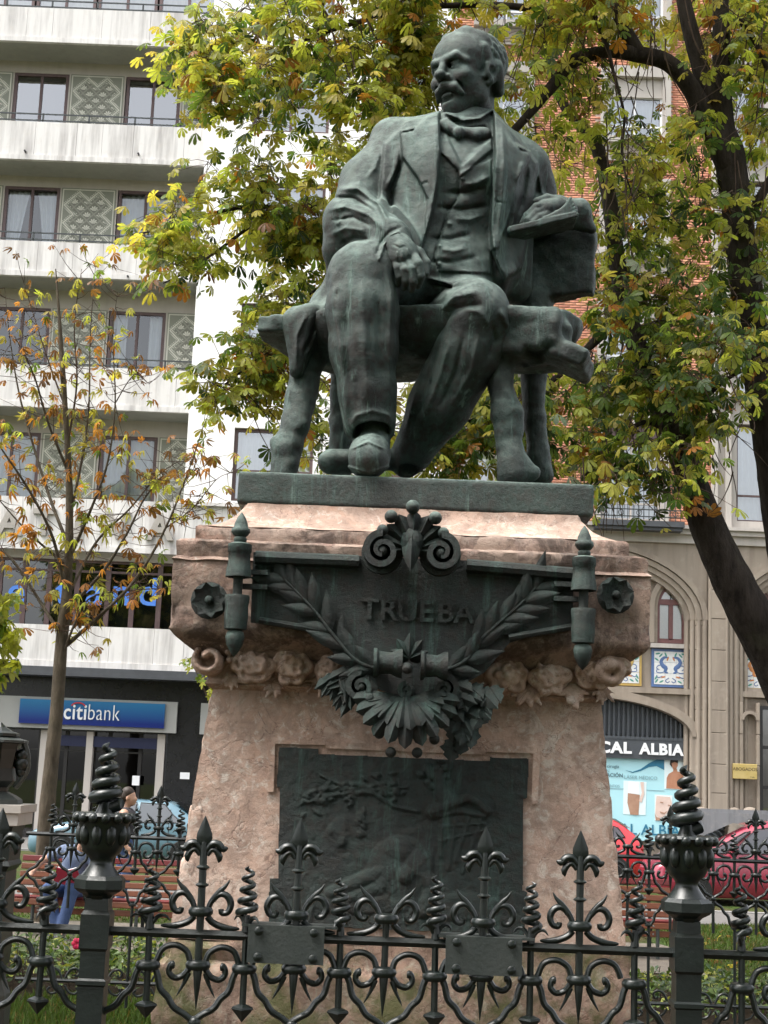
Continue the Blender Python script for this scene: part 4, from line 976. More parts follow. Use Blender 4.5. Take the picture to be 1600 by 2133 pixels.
# post with vase and twisted flame
m = MB(); m.lathe([(x*FS, z*FS) for x, z in ((27, -800), (27, -110), (31, -106), (31, -98), (26, -94), (26, -40), (30, -34), (30, 34), (25, 42), (24, 66))], 4, sq=True); FM['post_shaft'] = m.mesh('post_shaft', False, [IM])
m = MB(); m.lathe([(x*FS, z*FS) for x, z in ((24, 64), (30, 72), (44, 80), (50, 86), (50, 104), (42, 112))], 8, sq=True); FM['post_cap'] = m.mesh('post_cap', False, [IM])
m = MB(); m.lathe([(x*FS, z*FS) for x, z in ((42, 110), (34, 120), (26, 132), (23, 140), (26, 148), (38, 158), (45, 172), (49, 200), (55, 226), (62, 234), (56, 240), (36, 238))], 20)
for i in range(14): a = i*6.283/14; m.ball((math.cos(a)*57*FS, math.sin(a)*57*FS, 230*FS), 11*FS, 8, 6); 
for i in range(10): a = i*6.283/10+.2; m.ball((math.cos(a)*46*FS, math.sin(a)*46*FS, 196*FS), 12*FS, 8, 6, (1, 1, 1.9))
reg('vase', m, True, 50)
m = MB(); corkscrew(m, 258, 378, 28, 9, 4.6, 13, 90); m.lathe([(22*FS, 236*FS), (16*FS, 250*FS), (13*FS, 262*FS)], 10); reg('twisted_flame', m)
FR = random.Random(77)
def fence(name, label, X0, Y, nodes, posts, plates, span, lower):
    base = Vector((X0, Y, RAIL_Z)); t = thing(name, label, 'fence', base)
    def put(key, x, nm=None, parent=t, z=0, y=0):
        o = link(nm or key, FM[key], parent, (x, y, z))
        if key == 'corkscrew': o.rotation_euler = (FR.gauss(0, .03), FR.gauss(0, .03), FR.uniform(0, 6.28)); o.scale = (FR.uniform(.9, 1.1), FR.uniform(.9, 1.1), FR.uniform(.93, 1.06))
        elif 'scroll' in key: o.rotation_euler = (FR.gauss(0, .03), FR.gauss(0, .012), 0)
        elif 'picket' in key: o.rotation_euler = (FR.gauss(0, .006), FR.gauss(0, .008), 0)
        return o
    m = MB(); m.lathe([(10.5*FS, span[0]), (10.5*FS, span[1])], 6, (0, 0, 0), axis='x'); m.build('rail', IM, t, False, loc=(0, 0, 0))
    if lower:
        m = MB(); m.lathe([(9*FS, span[0]), (9*FS, span[1])], 6, (0, 0, -651*FS), axis='x'); m.build('rail', IM, t, False, loc=(0, 0, 0))
    for x, kind in nodes:
        if kind in 'FS':
            p = put('fleur_picket' if kind == 'F' else 'short_picket', x); put('collar', 0, 'collar', p, 46*FS); put('collar', 0, 'collar', p, -62*FS)
            for sd in ('left', 'right'): put('upper_scroll_'+sd, x, 'upper_scroll'); put('lower_scroll_'+sd, x, 'lower_scroll')
            put('knot', x)
            if lower: put('bottom_scroll', x)
        else:
            p = put('arrow_picket', x); put('collar', 0, 'collar', p, -66*FS); put('corkscrew', x)
            for sd in ('left', 'right'): put('snaking_bar_'+sd, x, 'snaking_bar')
            if lower: put('lower_bar', x)
    for x in posts:
        s = put('post_shaft', x, 'post'); put('post_cap', 0, 'cap', s); put('vase', 0, 'vase', s); put('twisted_flame', 0, 'twisted_flame', s)
    for x, z in plates:
        m = MB(); m.box((0, 0, 0), (158*FS, 10*FS, 76*FS)); m.box((6*FS, 34*FS, 36*FS), (200*FS, 60*FS, 5*FS)); pt = m.build('plate', M['iron_grey'], t, loc=(x, -20*FS, z))
        for a in (-1, 1):
            for b in (-1, 1):
                m = MB(); m.lathe([(9*FS, 5*FS), (9*FS, 10*FS), (5*FS, 13*FS)], 10, (a*57*FS, 0, b*26*FS), axis='y'); m.build('bolt', IM, pt, True, 40, loc=(0, 0, 0))
    return t
nx = at(810, 1960, NEAR_Y).x
def k(u): return at(u, 1960, NEAR_Y).x-nx
nodes = [(k(u), c) for u, c in ((415, 'F'), (615, 'F'), (803, 'S'), (1005, 'F'), (1207, 'F'), (310, 'K'), (512, 'K'), (709, 'K'), (907, 'K'), (1106, 'K'), (1322, 'K'), (90, 'K'), (-15, 'F'), (1545, 'K'), (1650, 'F'))]
fence('iron_fence', 'black wrought iron fence close in front of the pedestal, its two posts carrying vases', nx, NEAR_Y, nodes, [k(200), k(1430)], [(k(597), at(597, 1976, NEAR_Y).z-RAIL_Z+10*FS), (k(1007), at(1007, 1987, NEAR_Y).z-RAIL_Z-2*FS)], (k(-120), k(1760)), False)
# the run behind the pedestal: same pattern, standing on the grass
fx = at(66, 1760, FAR_Y).x
P2 = 44.5*pm(1760, FAR_Y)
fn = []; i = 0
while True:
    x = (i+.88)*P2
    if x > 7.3: break
    fn.append((x, 'K' if i % 2 == 0 else ('F' if i % 4 == 1 else 'S'))); i += 1
fence('iron_fence', 'black wrought iron fence behind the pedestal, in front of the benches', fx, FAR_Y, fn, [7.35], [], (-.05, 7.35), True)
# ================================================================== ground
def leafmat(name, tr=.45, rough=.45, spec=.35):
    t = NT(name); a = t.n('ShaderNodeAttribute'); a.attribute_name = 'leafcol'
    c = t.mix(t.mapr(t.noise(35, 3, .6), .35, .7, 0, .35), a.outputs['Color'], (.10, .07, .02))
    b = t.n('ShaderNodeBsdfPrincipled'); t.l(c, b.inputs['Base Color']); b.inputs['Roughness'].default_value = rough; b.inputs['Specular IOR Level'].default_value = spec
    tl = t.n('ShaderNodeBsdfTranslucent'); t.l(t.mix(.5, c, t.mix(1., c, (1.5, 1.6, .5), 'MULTIPLY')), tl.inputs[0])
    ms = t.n('ShaderNodeMixShader'); ms.inputs[0].default_value = tr; t.l(b.outputs[0], ms.inputs[1]); t.l(tl.outputs[0], ms.inputs[2]); t.l(ms.outputs[0], t.out.inputs[0]); M[name] = t.m
leafmat('leaf', .58); leafmat('hedge_leaf', .25, .35, .5); leafmat('grass_blade', .3, .6, .2)
t = NT('lawn_soil'); c = t.mix(t.mapr(t.noise(1.3, 5, .6), .4, .6), (.045, .075, .018), (.075, .06, .03)); c = t.mix(t.mapr(t.noise(14, 5, .7), .5, .7, 0, .7), c, (.03, .05, .012)); M['lawn_soil'] = t.bsdf(c, .95, 0, t.bump(t.noise(30, 5, .7), .8, .04), .1)
M['soil'] = simple('soil', (.028, .020, .013), (.05, .036, .024), 9, .95, 0, .8, 30, .1, bdist=.03)
t = NT('asphalt'); c = t.mix(t.mapr(t.noise(90, 3, .6), .4, .65), (.042, .043, .046), (.07, .07, .072)); c = t.mix(t.mapr(t.noise(1.1, 5, .6), .5, .7, 0, .5), c, (.035, .035, .037)); M['asphalt'] = t.bsdf(c, .85, 0, t.bump(t.noise(120, 3), .4, .01), .3)
M['paving'] = simple('paving', (.11, .105, .10), (.15, .14, .13), 3, .85, 0, .3, 30)
M['kerb_stone'] = simple('kerb_stone', (.20, .195, .19), (.27, .26, .25), 5, .8, 0, .3, 40)
M['gravel'] = simple('gravel', (.12, .10, .08), (.17, .145, .115), 7, .95, 0, .6, 60)
m = MB(); m.add([(-150, -60, -.02), (150, -60, -.02), (150, 160, -.02), (-150, 160, -.02)], [(0, 1, 2, 3)]); tag(m.build('ground', M['lawn_soil']), kind='structure')
m = MB(); m.add([(-9, 4.4, -.008), (9, 4.4, -.008), (9, 17.3, -.008), (-9, 17.3, -.008)], [(0, 1, 2, 3)]); tag(m.build('flower_bed', M['soil']), kind='structure')
m = MB(); m.add([(-40, 18.0, -.006), (6.1, 18.0, -.006), (6.1, 21.2, -.006), (-40, 21.2, -.006)], [(0, 1, 2, 3)]); tag(m.build('path', M['gravel']), kind='structure')
m = MB(); m.add([(-120, 26.6, -.10), (120, 26.6, -.10), (120, 36.4, -.10), (-120, 36.4, -.10)], [(0, 1, 2, 3)]); tag(m.build('road', M['asphalt']), kind='structure')
m = MB(); m.bb(-120, 120, 36.62, 60, -.2, .02); tag(m.build('pavement', M['paving']), kind='structure')
m = MB(); m.bb(-120, 120, 24.2, 26.4, -.2, .015); tag(m.build('pavement', M['paving']), kind='structure')
for y in (26.5, 36.51):
    m = MB(); m.bb(-120, 120, y-.095, y+.095, -.2, .03); tag(m.build('kerb', M['kerb_stone']), kind='structure')
# a gentle grass bank on the right
P = []; nu, nv = 60, 20
for i in range(nu):
    for j in range(nv):
        x = 3.95+i*.4; y = 17.6+j*.33; sy = math.sin(math.pi*j/(nv-1)); sx = min(1, i/9.); P.append((x, y, -.012+.42*sx*sy**.8+.04*mnoise.noise(Vector((x*.9, y*.9, 0)))*sy))
m = MB(); m.surf(P, nu, nv); tag(m.build('grass_bank', M['lawn_soil'], None, True, 80), kind='structure')
# ------------------------------------------------------------------ leaves
def attr_cols(me, cols):
    ca = me.color_attributes.new('leafcol', 'FLOAT_COLOR', 'POINT'); a = np.ones((len(cols), 4), np.float32); a[:, :3] = cols; ca.data.foreach_set('color', a.ravel())
def leaf_template(kind):
    vs, fs = [], []
    def leaflet(ang, L, W, droop, stem=0., pts=((0, .05), (.4, .5), (.74, 1.), (.93, .8), (1, .12)), fold=.22):
        ca, sa = math.cos(ang), math.sin(ang); o = len(vs)
        for t, w_ in pts:
            r = stem+L*t; z = -droop*L*(t**1.6)
            for q in (-1, 0, 1): x, y = r, q*W*w_; vs.append((x*ca-y*sa, x*sa+y*ca, z-abs(q)*W*w_*-fold))
        for i in range(len(pts)-1):
            for j in range(2): a = o+i*3+j; fs.append((a, a+1, a+4, a+3))
    if kind == 'palm':
        for a, L in ((-2.0, .6), (-1.25, .85), (-.6, 1.), (0, 1.05), (.6, 1.), (1.25, .85), (2.0, .6)): leaflet(a, L, .2*L, .55)
    elif kind == 'palm5':
        for a, L in ((-1.5, .7), (-.75, .95), (0, 1.05), (.75, .95), (1.5, .7)): leaflet(a, L, .23*L, .8)
    elif kind == 'maple':
        for a, L in ((-1.9, .5), (-.95, .8), (0, 1.), (.95, .8), (1.9, .5)): leaflet(a, L, .26*L, .25, 0, ((0, .5), (.4, .9), (.75, .6), (1, .03)))
    elif kind == 'curl':
        for a, L in ((-1.1, .75), (-.4, 1.), (.35, .95), (1.1, .7)): leaflet(a, L, .16*L, 1.1, 0, ((0, .05), (.35, .8), (.7, .85), (1, .05)), .9)
    elif kind == 'simple': leaflet(0, 1., .28, .3)
    return np.array(vs, np.float32), np.array(fs, np.int32)
TPL = {k: leaf_template(k) for k in ('palm', 'palm5', 'maple', 'curl', 'simple')}
def scatter(name, pos, size, dirs, cols, kinds, mat, parent=None, seed=0):
    """pos Nx3, dirs Nx3 is where each leaf points, size N, cols Nx3"""
    rg = np.random.default_rng(seed); VV, FF, CC = [], [], []; base = 0
    pos = np.asarray(pos, np.float32); dirs = np.asarray(dirs, np.float32); size = np.asarray(size, np.float32); cols = np.asarray(cols, np.float32); kinds = np.asarray(kinds)
    for kd in np.unique(kinds):
        s_ = kinds == kd; tv, tf = TPL[kd]; n = s_.sum(); x = dirs[s_]; x = x/np.linalg.norm(x, axis=1, keepdims=True)
        up = np.array([0, 0, 1.])+rg.normal(0, .45, (n, 3)); y = np.cross(up, x); y /= np.linalg.norm(y, axis=1, keepdims=True)+1e-9; z = np.cross(x, y)
        sz = size[s_][:, None, None]; q = (tv[None, :, 0:1]*x[:, None]+tv[None, :, 1:2]*y[:, None]+tv[None, :, 2:3]*z[:, None])*sz+pos[s_][:, None]
        VV.append(q.reshape(-1, 3)); FF.append((tf[None]+(np.arange(n)*len(tv))[:, None, None]+base).reshape(-1, 4)); base += n*len(tv)
        cc = cols[s_][:, None, :]*np.clip(1+rg.normal(0, .10, (n, len(tv), 1)), .6, 1.5); CC.append(cc.reshape(-1, 3))
    me = np_mesh(name, np.vstack(VV), np.vstack(FF), mat, False); attr_cols(me, np.vstack(CC)); return link(name, me, parent)
GREENS = dict(dark=(.035, .08, .025), green=(.12, .19, .04), lime=(.43, .45, .085), olive=(.38, .34, .08), yellow=(.52, .42, .085), orange=(.42, .17, .035), brown=(.22, .10, .035), pale=(.24, .30, .22))
def pick(g, table):
    r = g.random()*sum(w_ for _, w_ in table)
    for nme, w_ in table:
        r -= w_
        if r <= 0: break
    c = GREENS[nme]; j = g.uniform(.75, 1.3); return (c[0]*j, c[1]*j*g.uniform(.92, 1.08), c[2]*j)
def limb_tube(pts, n=22):
    """pts (u, v, depth, radius) -> smooth tube points and radii with knots"""
    B = bez(pts, n*(len(pts)-1)//2); P = [at(u, v, d) for u, v, d, r in B]; Rr = [max(.002, r*d/F*(1+.10*mnoise.noise(Vector((u*.02, v*.02, 3))))) for u, v, d, r in B]; return P, Rr
def inpoly(u, v, poly):
    c = False; n = len(poly)
    for i in range(n):
        (x1, y1), (x2, y2) = poly[i], poly[(i+1) % n]
        if (y1 > v) != (y2 > v) and u < (x2-x1)*(v-y1)/(y2-y1)+x1: c = not c
    return c
# ------------------------------------------------------------------ the horse chestnut behind the statue
def chestnut():
    g = random.Random(21)
    base = at(1760, 1700, 15.5); base.z = 0
    t = thing('chestnut_tree', 'large horse chestnut with dark leaning trunks and yellowing leaves behind the statue', 'tree', base)
    root = (1790, 2030, 15.6, 80)
    limbs = {
        'trunk': [root, (1740, 1700, 15.5, 74), (1690, 1500, 15.4, 60), (1662, 1300, 15.3, 50), (1620, 1010, 15.2, 40), (1592, 840, 15.2, 37), (1560, 640, 15.2, 36), (1540, 480, 15.2, 34), (1522, 340, 15.2, 34), (1502, 255, 15.2, 30), (1503, 120, 15.3, 21), (1500, -60, 15.4, 18), (1490, -260, 15.4, 18)],
        'limb_left': [root, (1700, 1560, 15.1, 68), (1607, 1360, 14.9, 49), (1534, 1225, 14.8, 44), (1480, 1110, 14.8, 39), (1440, 1000, 14.8, 32), (1402, 890, 14.9, 28), (1350, 780, 15.0, 24), (1308, 660, 15.1, 21), (1285, 540, 15.2, 19), (1270, 420, 15.4, 17), (1240, 300, 15.6, 14), (1170, 210, 15.8, 11), (1130, 60, 16, 12), (1120, -80, 16, 9)],
        'limb_arch': [(1545, 400, 15.2, 26), (1480, 270, 15.1, 24), (1440, 185, 15.0, 21), (1390, 130, 14.9, 19), (1320, 112, 14.8, 18), (1260, 108, 14.7, 14), (1195, 128, 14.6, 15), (1150, 180, 14.5, 13), (1100, 240, 14.5, 10), (1010, 330, 14.5, 9), (900, 395, 14.5, 8), (760, 405, 14.5, 7.5), (680, 428, 14.4, 7), (610, 437, 14.4, 6.5), (520, 430, 14.3, 5), (430, 448, 14.2, 4), (330, 478, 14.2, 2.5), (270, 490, 14.2, 1.5)],
        'limb_up': [(1330, 112, 14.8, 18), (1306, 70, 14.8, 17), (1288, 30, 14.8, 15), (1240, -30, 14.8, 13), (1150, -120, 14.8, 12)],
        'limb_fork': [(1515, 330, 15.2, 25), (1480, 210, 15.1, 22), (1445, 90, 15.0, 19), (1420, -20, 15.0, 16), (1390, -200, 15.0, 14)],
        'limb_top': [(1230, 0, 14.6, 11), (1150, 40, 14.6, 10), (1120, 20, 14.5, 9), (1000, 10, 14.4, 7), (850, 20, 14.3, 6), (700, 60, 14.3, 5), (560, 110, 14.2, 3.5), (430, 160, 14.2, 2)],
        'limb_hang': [(1230, 10, 14.6, 6), (1262, 90, 14.5, 5), (1278, 150, 14.4, 4), (1300, 240, 14.4, 3), (1296, 330, 14.3, 2.4), (1322, 420, 14.2, 1.6)],
        'limb_low': [(1300, 650, 15.1, 16), (1230, 720, 14.8, 9), (1140, 800, 14.6, 6), (1020, 860, 14.5, 4.5), (920, 900, 14.4, 3)],
        'limb_mid': [(1010, 330, 14.5, 9), (860, 480, 14.5, 7), (720, 560, 14.4, 6), (620, 640, 14.4, 4), (540, 740, 14.4, 3), (470, 800, 14.3, 2)],
        'limb_b': [(560, 440, 14.35, 5), (470, 510, 14.3, 3.5), (390, 565, 14.2, 2.5), (340, 590, 14.2, 1.5)],
        'limb_r': [(1535, 480, 15.2, 14), (1590, 400, 15.1, 10), (1640, 280, 15.0, 9), (1590, 120, 14.9, 7), (1540, 40, 14.9, 6)],
        'limb_c': [(1420, 940, 14.8, 12), (1450, 860, 14.5, 7), (1500, 800, 14.3, 5), (1570, 760, 14.2, 3)],
        'limb_d': [(1405, 900, 14.9, 10), (1340, 880, 14.5, 6), (1270, 930, 14.3, 4), (1220, 990, 14.2, 2.5)]}
    anchors = []
    for nme, pts in limbs.items():
        P, Rr = limb_tube(pts); m = MB(); m.tube(P, Rr, 12 if Rr[0] > .08 else 8)
        m.build('trunk' if nme in ('trunk', 'limb_left') else 'limb', M['bark_dark'], t, True, 80)
        B = bez(pts, 40)
        anchors += [(u, v, d, r) for u, v, d, r in B if r < 30]
    # zones: outline, number of sprays, leaves in a spray, depth range, colours
    YG = [('lime', 7.5), ('green', 2.6), ('olive', 1.9), ('yellow', 1.8), ('orange', .5), ('dark', .8), ('pale', .4), ('brown', .2)]
    OR = [('lime', 4.5), ('olive', 2.6), ('yellow', 2.5), ('orange', 1.5), ('brown', .3), ('green', 1.2), ('pale', .3)]
    GR = [('green', 3), ('lime', 2.6), ('dark', 2.4), ('olive', 1.6), ('yellow', .5), ('orange', .5), ('pale', .3)]
    zones = [
        ([(372, 62), (440, 20), (600, -40), (900, -40), (900, 60), (860, 230), (780, 270), (740, 350), (640, 380), (520, 330), (420, 270), (385, 190)], 54, 14, (13.2, 15.6), YG),
        ([(362, 75), (450, 45), (480, 250), (400, 230), (372, 160)], 12, 9, (13.4, 14.6), YG),
        ([(640, 790), (860, 780), (870, 980), (650, 985)], 12, 10, (13.8, 15.), YG),
        ([(430, 10), (700, -60), (1300, -60), (1300, 60), (1050, 70), (900, 60), (640, 40)], 30, 12, (13.4, 15.8), OR),
        ([(440, 300), (560, 350), (640, 400), (600, 430), (520, 390), (430, 340)], 8, 9, (13.6, 14.6), YG),
        ([(255, 480), (330, 425), (440, 395), (560, 420), (690, 420), (700, 470), (600, 500), (470, 520), (400, 560), (330, 590), (330, 520)], 26, 10, (13.4, 14.8), YG),
        ([(540, 480), (700, 440), (690, 600), (600, 640), (530, 600)], 13, 11, (13.8, 15), YG),
        ([(520, 640), (640, 600), (690, 640), (660, 700), (560, 760), (440, 830), (430, 800), (490, 740)], 17, 11, (13.6, 14.8), YG),
        ([(500, 790), (600, 740), (700, 780), (700, 860), (640, 900), (560, 860)], 12, 9, (13.8, 14.9), YG),
        ([(540, 930), (640, 900), (690, 940), (640, 990), (560, 985)], 5, 6, (13.8, 14.6), YG),
        ([(1050, 60), (1300, 30), (1240, 260), (1200, 420), (1120, 300), (1060, 240)], 24, 9, (13.6, 15.4), YG),
        ([(1200, 260), (1480, 200), (1500, 420), (1440, 560), (1230, 480)], 30, 8, (14.2, 16.6), YG),
        ([(1250, 460), (1500, 400), (1540, 700), (1490, 900), (1330, 860), (1240, 660)], 46, 11, (13.8, 16.4), GR),
        ([(1190, 700), (1420, 740), (1480, 900), (1440, 1040), (1330, 1050), (1240, 1000), (1200, 880)], 20, 11, (13.4, 14.6), GR),
        ([(1190, 700), (1420, 740), (1480, 900), (1440, 1000), (1330, 1030), (1240, 1000), (1200, 880)], 26, 11, (15.2, 16.4), GR),
        ([(880, 860), (960, 800), (1130, 780), (1140, 970), (890, 990)], 34, 11, (13.8, 15.4), GR),
        ([(1400, 620), (1540, 600), (1570, 800), (1500, 960), (1430, 880)], 12, 8, (13.4, 14.6), GR),
        ([(1540, -40), (1640, -40), (1640, 620), (1580, 560), (1540, 300)], 36, 10, (14.6, 16.6), YG),
        ([(1300, -40), (1560, -40), (1540, 120), (1440, 140), (1320, 90)], 18, 8, (14.4, 16.6), OR),
        ([(1560, 560), (1640, 560), (1640, 900), (1590, 860)], 8, 8, (14.0, 15.2), GR),
        ([(700, 100), (1080, 100), (1100, 600), (700, 600)], 22, 11, (14.2, 16.0), YG),
        ([(850, 60), (900, 60), (900, 240), (800, 280), (760, 240)], 10, 12, (13.8, 15), YG),
        ([(500, -420), (1700, -420), (1700, -60), (500, -60)], 60, 12, (12.0, 17), YG)]
    over = [(g.uniform(-4.5, 9.5), g.uniform(12.0, 19.), g.uniform(13.6, 20.5)) for _ in range(1000)]
    pos, size, dirs, cols, kinds = [], [], [], [], []; tw = MB()
    for poly, ns, nl, (d0, d1), tab in zones:
        us = [p[0] for p in poly]; vs = [p[1] for p in poly]; made = 0; tries = 0
        while made < ns and tries < 6000:
            tries += 1; u, v = g.uniform(min(us), max(us)), g.uniform(min(vs), max(vs))
            if not inpoly(u, v, poly): continue
            made += 1; d = g.uniform(d0, d1)
            best = sorted(anchors, key=lambda a: (a[0]-u)**2+(a[1]-v+30)**2+((a[2]-d)*90)**2+g.uniform(0, 9000))[0]
            au, av, ad, ar = best
            mid = ((au+u)/2+g.gauss(0, 14), (av+v)/2-abs(u-au)*.10-g.uniform(0, 25), (ad+d)/2); path = bez([(au, av, ad), mid, (u, v, d)], 9); Pt = [at(*p) for p in path]
            L = sum((Pt[i+1]-Pt[i]).length for i in range(9))
            for i in range(1, 10): Pt[i] = Pt[i]+Vector((g.gauss(0, .02), g.gauss(0, .02), g.gauss(0, .02)))
            if L < 3.2: tw.tube(Pt, [max(.004, min(.018, .008*L))*(1-.65*i/9) for i in range(10)], 5)
            else: Pt = Pt[6:]
            k = len(Pt)
            for _ in range(max(2, int(1.8*nl*g.uniform(.6, 1.4)))):
                i = min(k-1, max(0, int(k*(1-abs(g.gauss(0, .22)))))); b = Pt[i]; off = Vector((g.gauss(0, .17), g.gauss(0, .17), g.gauss(0, .13)-.04)); p = b+off; dr = Vector((off.x*1.5+g.gauss(0, .12), off.y*1.5+g.gauss(0, .12), -.10+g.gauss(0, .12)))
                if dr.length < .02: dr = Vector((0, -.1, -.1))
                if g.random() < .5: tw.tube([b, b+off*.5+Vector((0, 0, .02)), p], [.0035, .003, .002], 4)
                pos.append(p); dirs.append(dr); size.append(g.uniform(.07, .13)); cols.append(pick(g, tab)); kinds.append(g.choice(('palm', 'palm', 'palm5')))
    for p in over:      # the crown goes on overhead, above the picture
        p = Vector(p); pos.append(p); dirs.append((g.gauss(0, 1), g.gauss(0, 1), g.gauss(-.3, .4))); size.append(g.uniform(.32, .5)); cols.append(pick(g, YG)); kinds.append('palm5')
    # bare drooping twigs
    for _ in range(230):
        a = g.choice([q for q in anchors if q[0] > 1050]); u, v, d = a[0]+g.gauss(0, 40), a[1]+g.gauss(0, 25), a[2]+g.gauss(0, .3); L = g.uniform(40, 190); w_ = g.gauss(0, 30)
        path = bez([(u, v, d), (u+w_*.4, v+L*.35, d), (u+w_*1.2, v+L*.75, d), (u+w_*1.6+g.gauss(0, 14), v+L, d)], 9); tw.tube([at(*p) for p in path], [.008*(1-.7*i/9) for i in range(10)], 4)
    tag(tw.build('twigs', M['bark_twig'], t, True, 80), kind='stuff')
    o = scatter('foliage', pos, size, dirs, cols, kinds, M['leaf'], t, 3); tag(o, kind='stuff')
    return t
chestnut()
# ------------------------------------------------------------------ young tree with brown autumn leaves on the left
def young_tree():
    g = random.Random(33); D = 21.
    base = at(95, 1905, D); base.z = 0
    t = thing('young_tree', 'slender young tree with a smooth grey trunk and sparse rusty leaves', 'tree', base)
    tr = [(80, 1935, D, 17), (95, 1720, D, 16), (106, 1600, D, 15), (118, 1480, D, 14), (128, 1340, D, 13), (140, 1220, D, 10), (145, 1060, D, 8), (140, 920, D, 6), (131, 780, D, 6), (122, 640, D, 3), (116, 560, D, 1.2)]
    P, Rr = limb_tube(tr); m = MB(); m.tube(P, Rr, 14); m.build('trunk', M['bark_grey'], t, True, 80)
    br = [[(132, 1350, D, 7), (200, 1290, 20.8, 6), (280, 1210, 20.6, 5), (345, 1100, 20.5, 3.6), (400, 960, 20.4, 2.2), (425, 880, 20.4, 1)], [(345, 1100, 20.5, 2.5), (400, 1060, 20.4, 1.8), (450, 1000, 20.3, 1.2), (480, 985, 20.3, .7)],
          [(125, 1320, D, 6), (75, 1240, 21.2, 5), (20, 1160, 21.3, 4), (-40, 1120, 21.4, 2)], [(138, 1240, D, 6), (110, 1120, 20.7, 5), (60, 1020, 20.5, 4), (0, 930, 20.3, 2.4), (-30, 880, 20.3, 1)],
          [(144, 1140, D, 6), (105, 1040, 21.2, 5), (70, 930, 21.4, 4), (40, 820, 21.5, 3), (20, 700, 21.5, 1.6), (10, 600, 21.5, .8)], [(146, 1160, D, 6), (190, 1060, 20.8, 4.5), (225, 960, 20.7, 3.5), (240, 840, 20.6, 2.6), (235, 700, 20.6, 1.6), (245, 610, 20.6, .8)],
          [(145, 1080, D, 5), (170, 960, 21.2, 4), (185, 850, 21.3, 3), (188, 700, 21.4, 2), (200, 540, 21.4, .9)], [(148, 1230, D, 5), (200, 1130, 21.3, 4), (270, 1060, 21.5, 3), (330, 990, 21.6, 2), (390, 950, 21.6, .9)],
          [(150, 1260, D, 6), (215, 1190, 20.7, 5), (265, 1110, 20.6, 4), (300, 1040, 20.5, 3), (340, 990, 20.4, 1.6)], [(141, 980, D, 5), (100, 880, 20.8, 3.6), (70, 780, 20.6, 2.6), (30, 700, 20.5, 1.4)], [(140, 930, D, 4), (160, 800, 20.9, 3), (155, 680, 20.8, 1.8), (170, 560, 20.8, .8)],
          [(130, 1370, D, 5), (160, 1290, 20.8, 3.6), (200, 1240, 20.7, 2), (330, 1225, 20.7, .8)], [(136, 850, D, 3), (90, 720, 21.1, 2), (50, 590, 21.1, .9)], [(143, 1180, D, 5), (60, 1110, 20.9, 3), (-20, 1020, 20.8, 1.4)], [(240, 840, 20.6, 2), (280, 780, 20.5, 1.4), (310, 800, 20.4, .7)]]
    anch = []
    for b in br:
        P, Rr = limb_tube(b, 14); Rr = [q*.68 for q in Rr]; m = MB(); m.tube(P, Rr, 7); m.build('limb', M['bark_twig'] if b[0][3] < 5 else M['bark_grey'], t, True, 80); anch += P[3:]
    tw = MB(); pos, size, dirs, cols, kinds = [], [], [], [], []
    tab = [('orange', 3.2), ('brown', 3), ('olive', 2.6), ('lime', 1.6), ('yellow', .9), ('green', .8)]
    for _ in range(540):
        b = g.choice(anch)
        e = b+Vector((g.gauss(0, .30), g.gauss(0, .26), g.gauss(.10, .18))); tw.tube([b, (b+e)/2+Vector((0, 0, -.03)), e], [.006, .004, .002], 4)
        for _ in range(g.choice((1, 1, 2, 2))):
            dr = Vector((g.gauss(0, 1), g.gauss(0, 1), g.gauss(-.35, .5))); p = e+dr*.03; pos.append(p); dirs.append(dr); size.append(g.uniform(.07, .14)); cols.append(pick(g, tab)); kinds.append(g.choice(('curl', 'curl', 'curl', 'palm5')))
    tag(tw.build('twigs', M['bark_twig'], t, True, 80), kind='stuff')
    tag(scatter('foliage', pos, size, dirs, cols, kinds, M['leaf'], t, 5), kind='stuff')
young_tree()
def lime_tree(name, label, u0, v0, D, blobs, n, seed, size0=(.12, .2)):
    g = random.Random(seed); base = at(u0, v0, D); base.z = 0; t = thing(name, label, 'tree', base)
    top = at(u0, v0, D); m = MB(); m.tube([base, base.lerp(top, .5)+Vector((.05, 0, 0)), top], [.11, .09, .05], 10); m.build('trunk', M['bark_grey'], t, True, 80)
    tw = MB(); pos, size, dirs, cols, kinds = [], [], [], [], []
    for (u, v, ru, rv, wgt) in blobs:
        c = at(u, v, D); st = base.lerp(top, g.uniform(.75, 1)); tw.tube([st, st.lerp(c, .5)+Vector((0, 0, .15)), c], [.03, .02, .008], 6)
        for _ in range(int(n*wgt)):
            a = g.uniform(0, 6.28); r = math.sqrt(g.random()); p = at(u+math.cos(a)*r*ru, v+math.sin(a)*r*rv, D+g.gauss(0, .25)); dr = Vector((g.gauss(0, .8), g.gauss(-.4, .6), g.gauss(-.7, .4)))
            pos.append(p); dirs.append(dr); size.append(g.uniform(*size0)); j = g.uniform(.8, 1.2); cols.append((.36*j, .37*j, .045*j) if g.random() < .7 else (.16*j, .24*j, .03)); kinds.append('maple')
            if g.random() < .4: tw.tube([p, p.lerp(c, .3)+Vector((0, 0, .05))], [.003, .005], 4)
    tag(tw.build('twigs', M['bark_twig'], t, True, 80), kind='stuff'); tag(scatter('foliage', pos, size, dirs, cols, kinds, M['leaf'], t, seed), kind='stuff')
lime_tree('maple_tree', 'bright lime yellow maple foliage at the left edge beside the young tree', -130, 1300, 17., [(5, 1270, 38, 40, 1.), (8, 1330, 36, 40, 1.1), (0, 1395, 40, 40, 1.), (-60, 1300, 60, 90, 2.), (-110, 1180, 80, 80, 2), (-150, 1350, 80, 90, 2)], 26, 41)
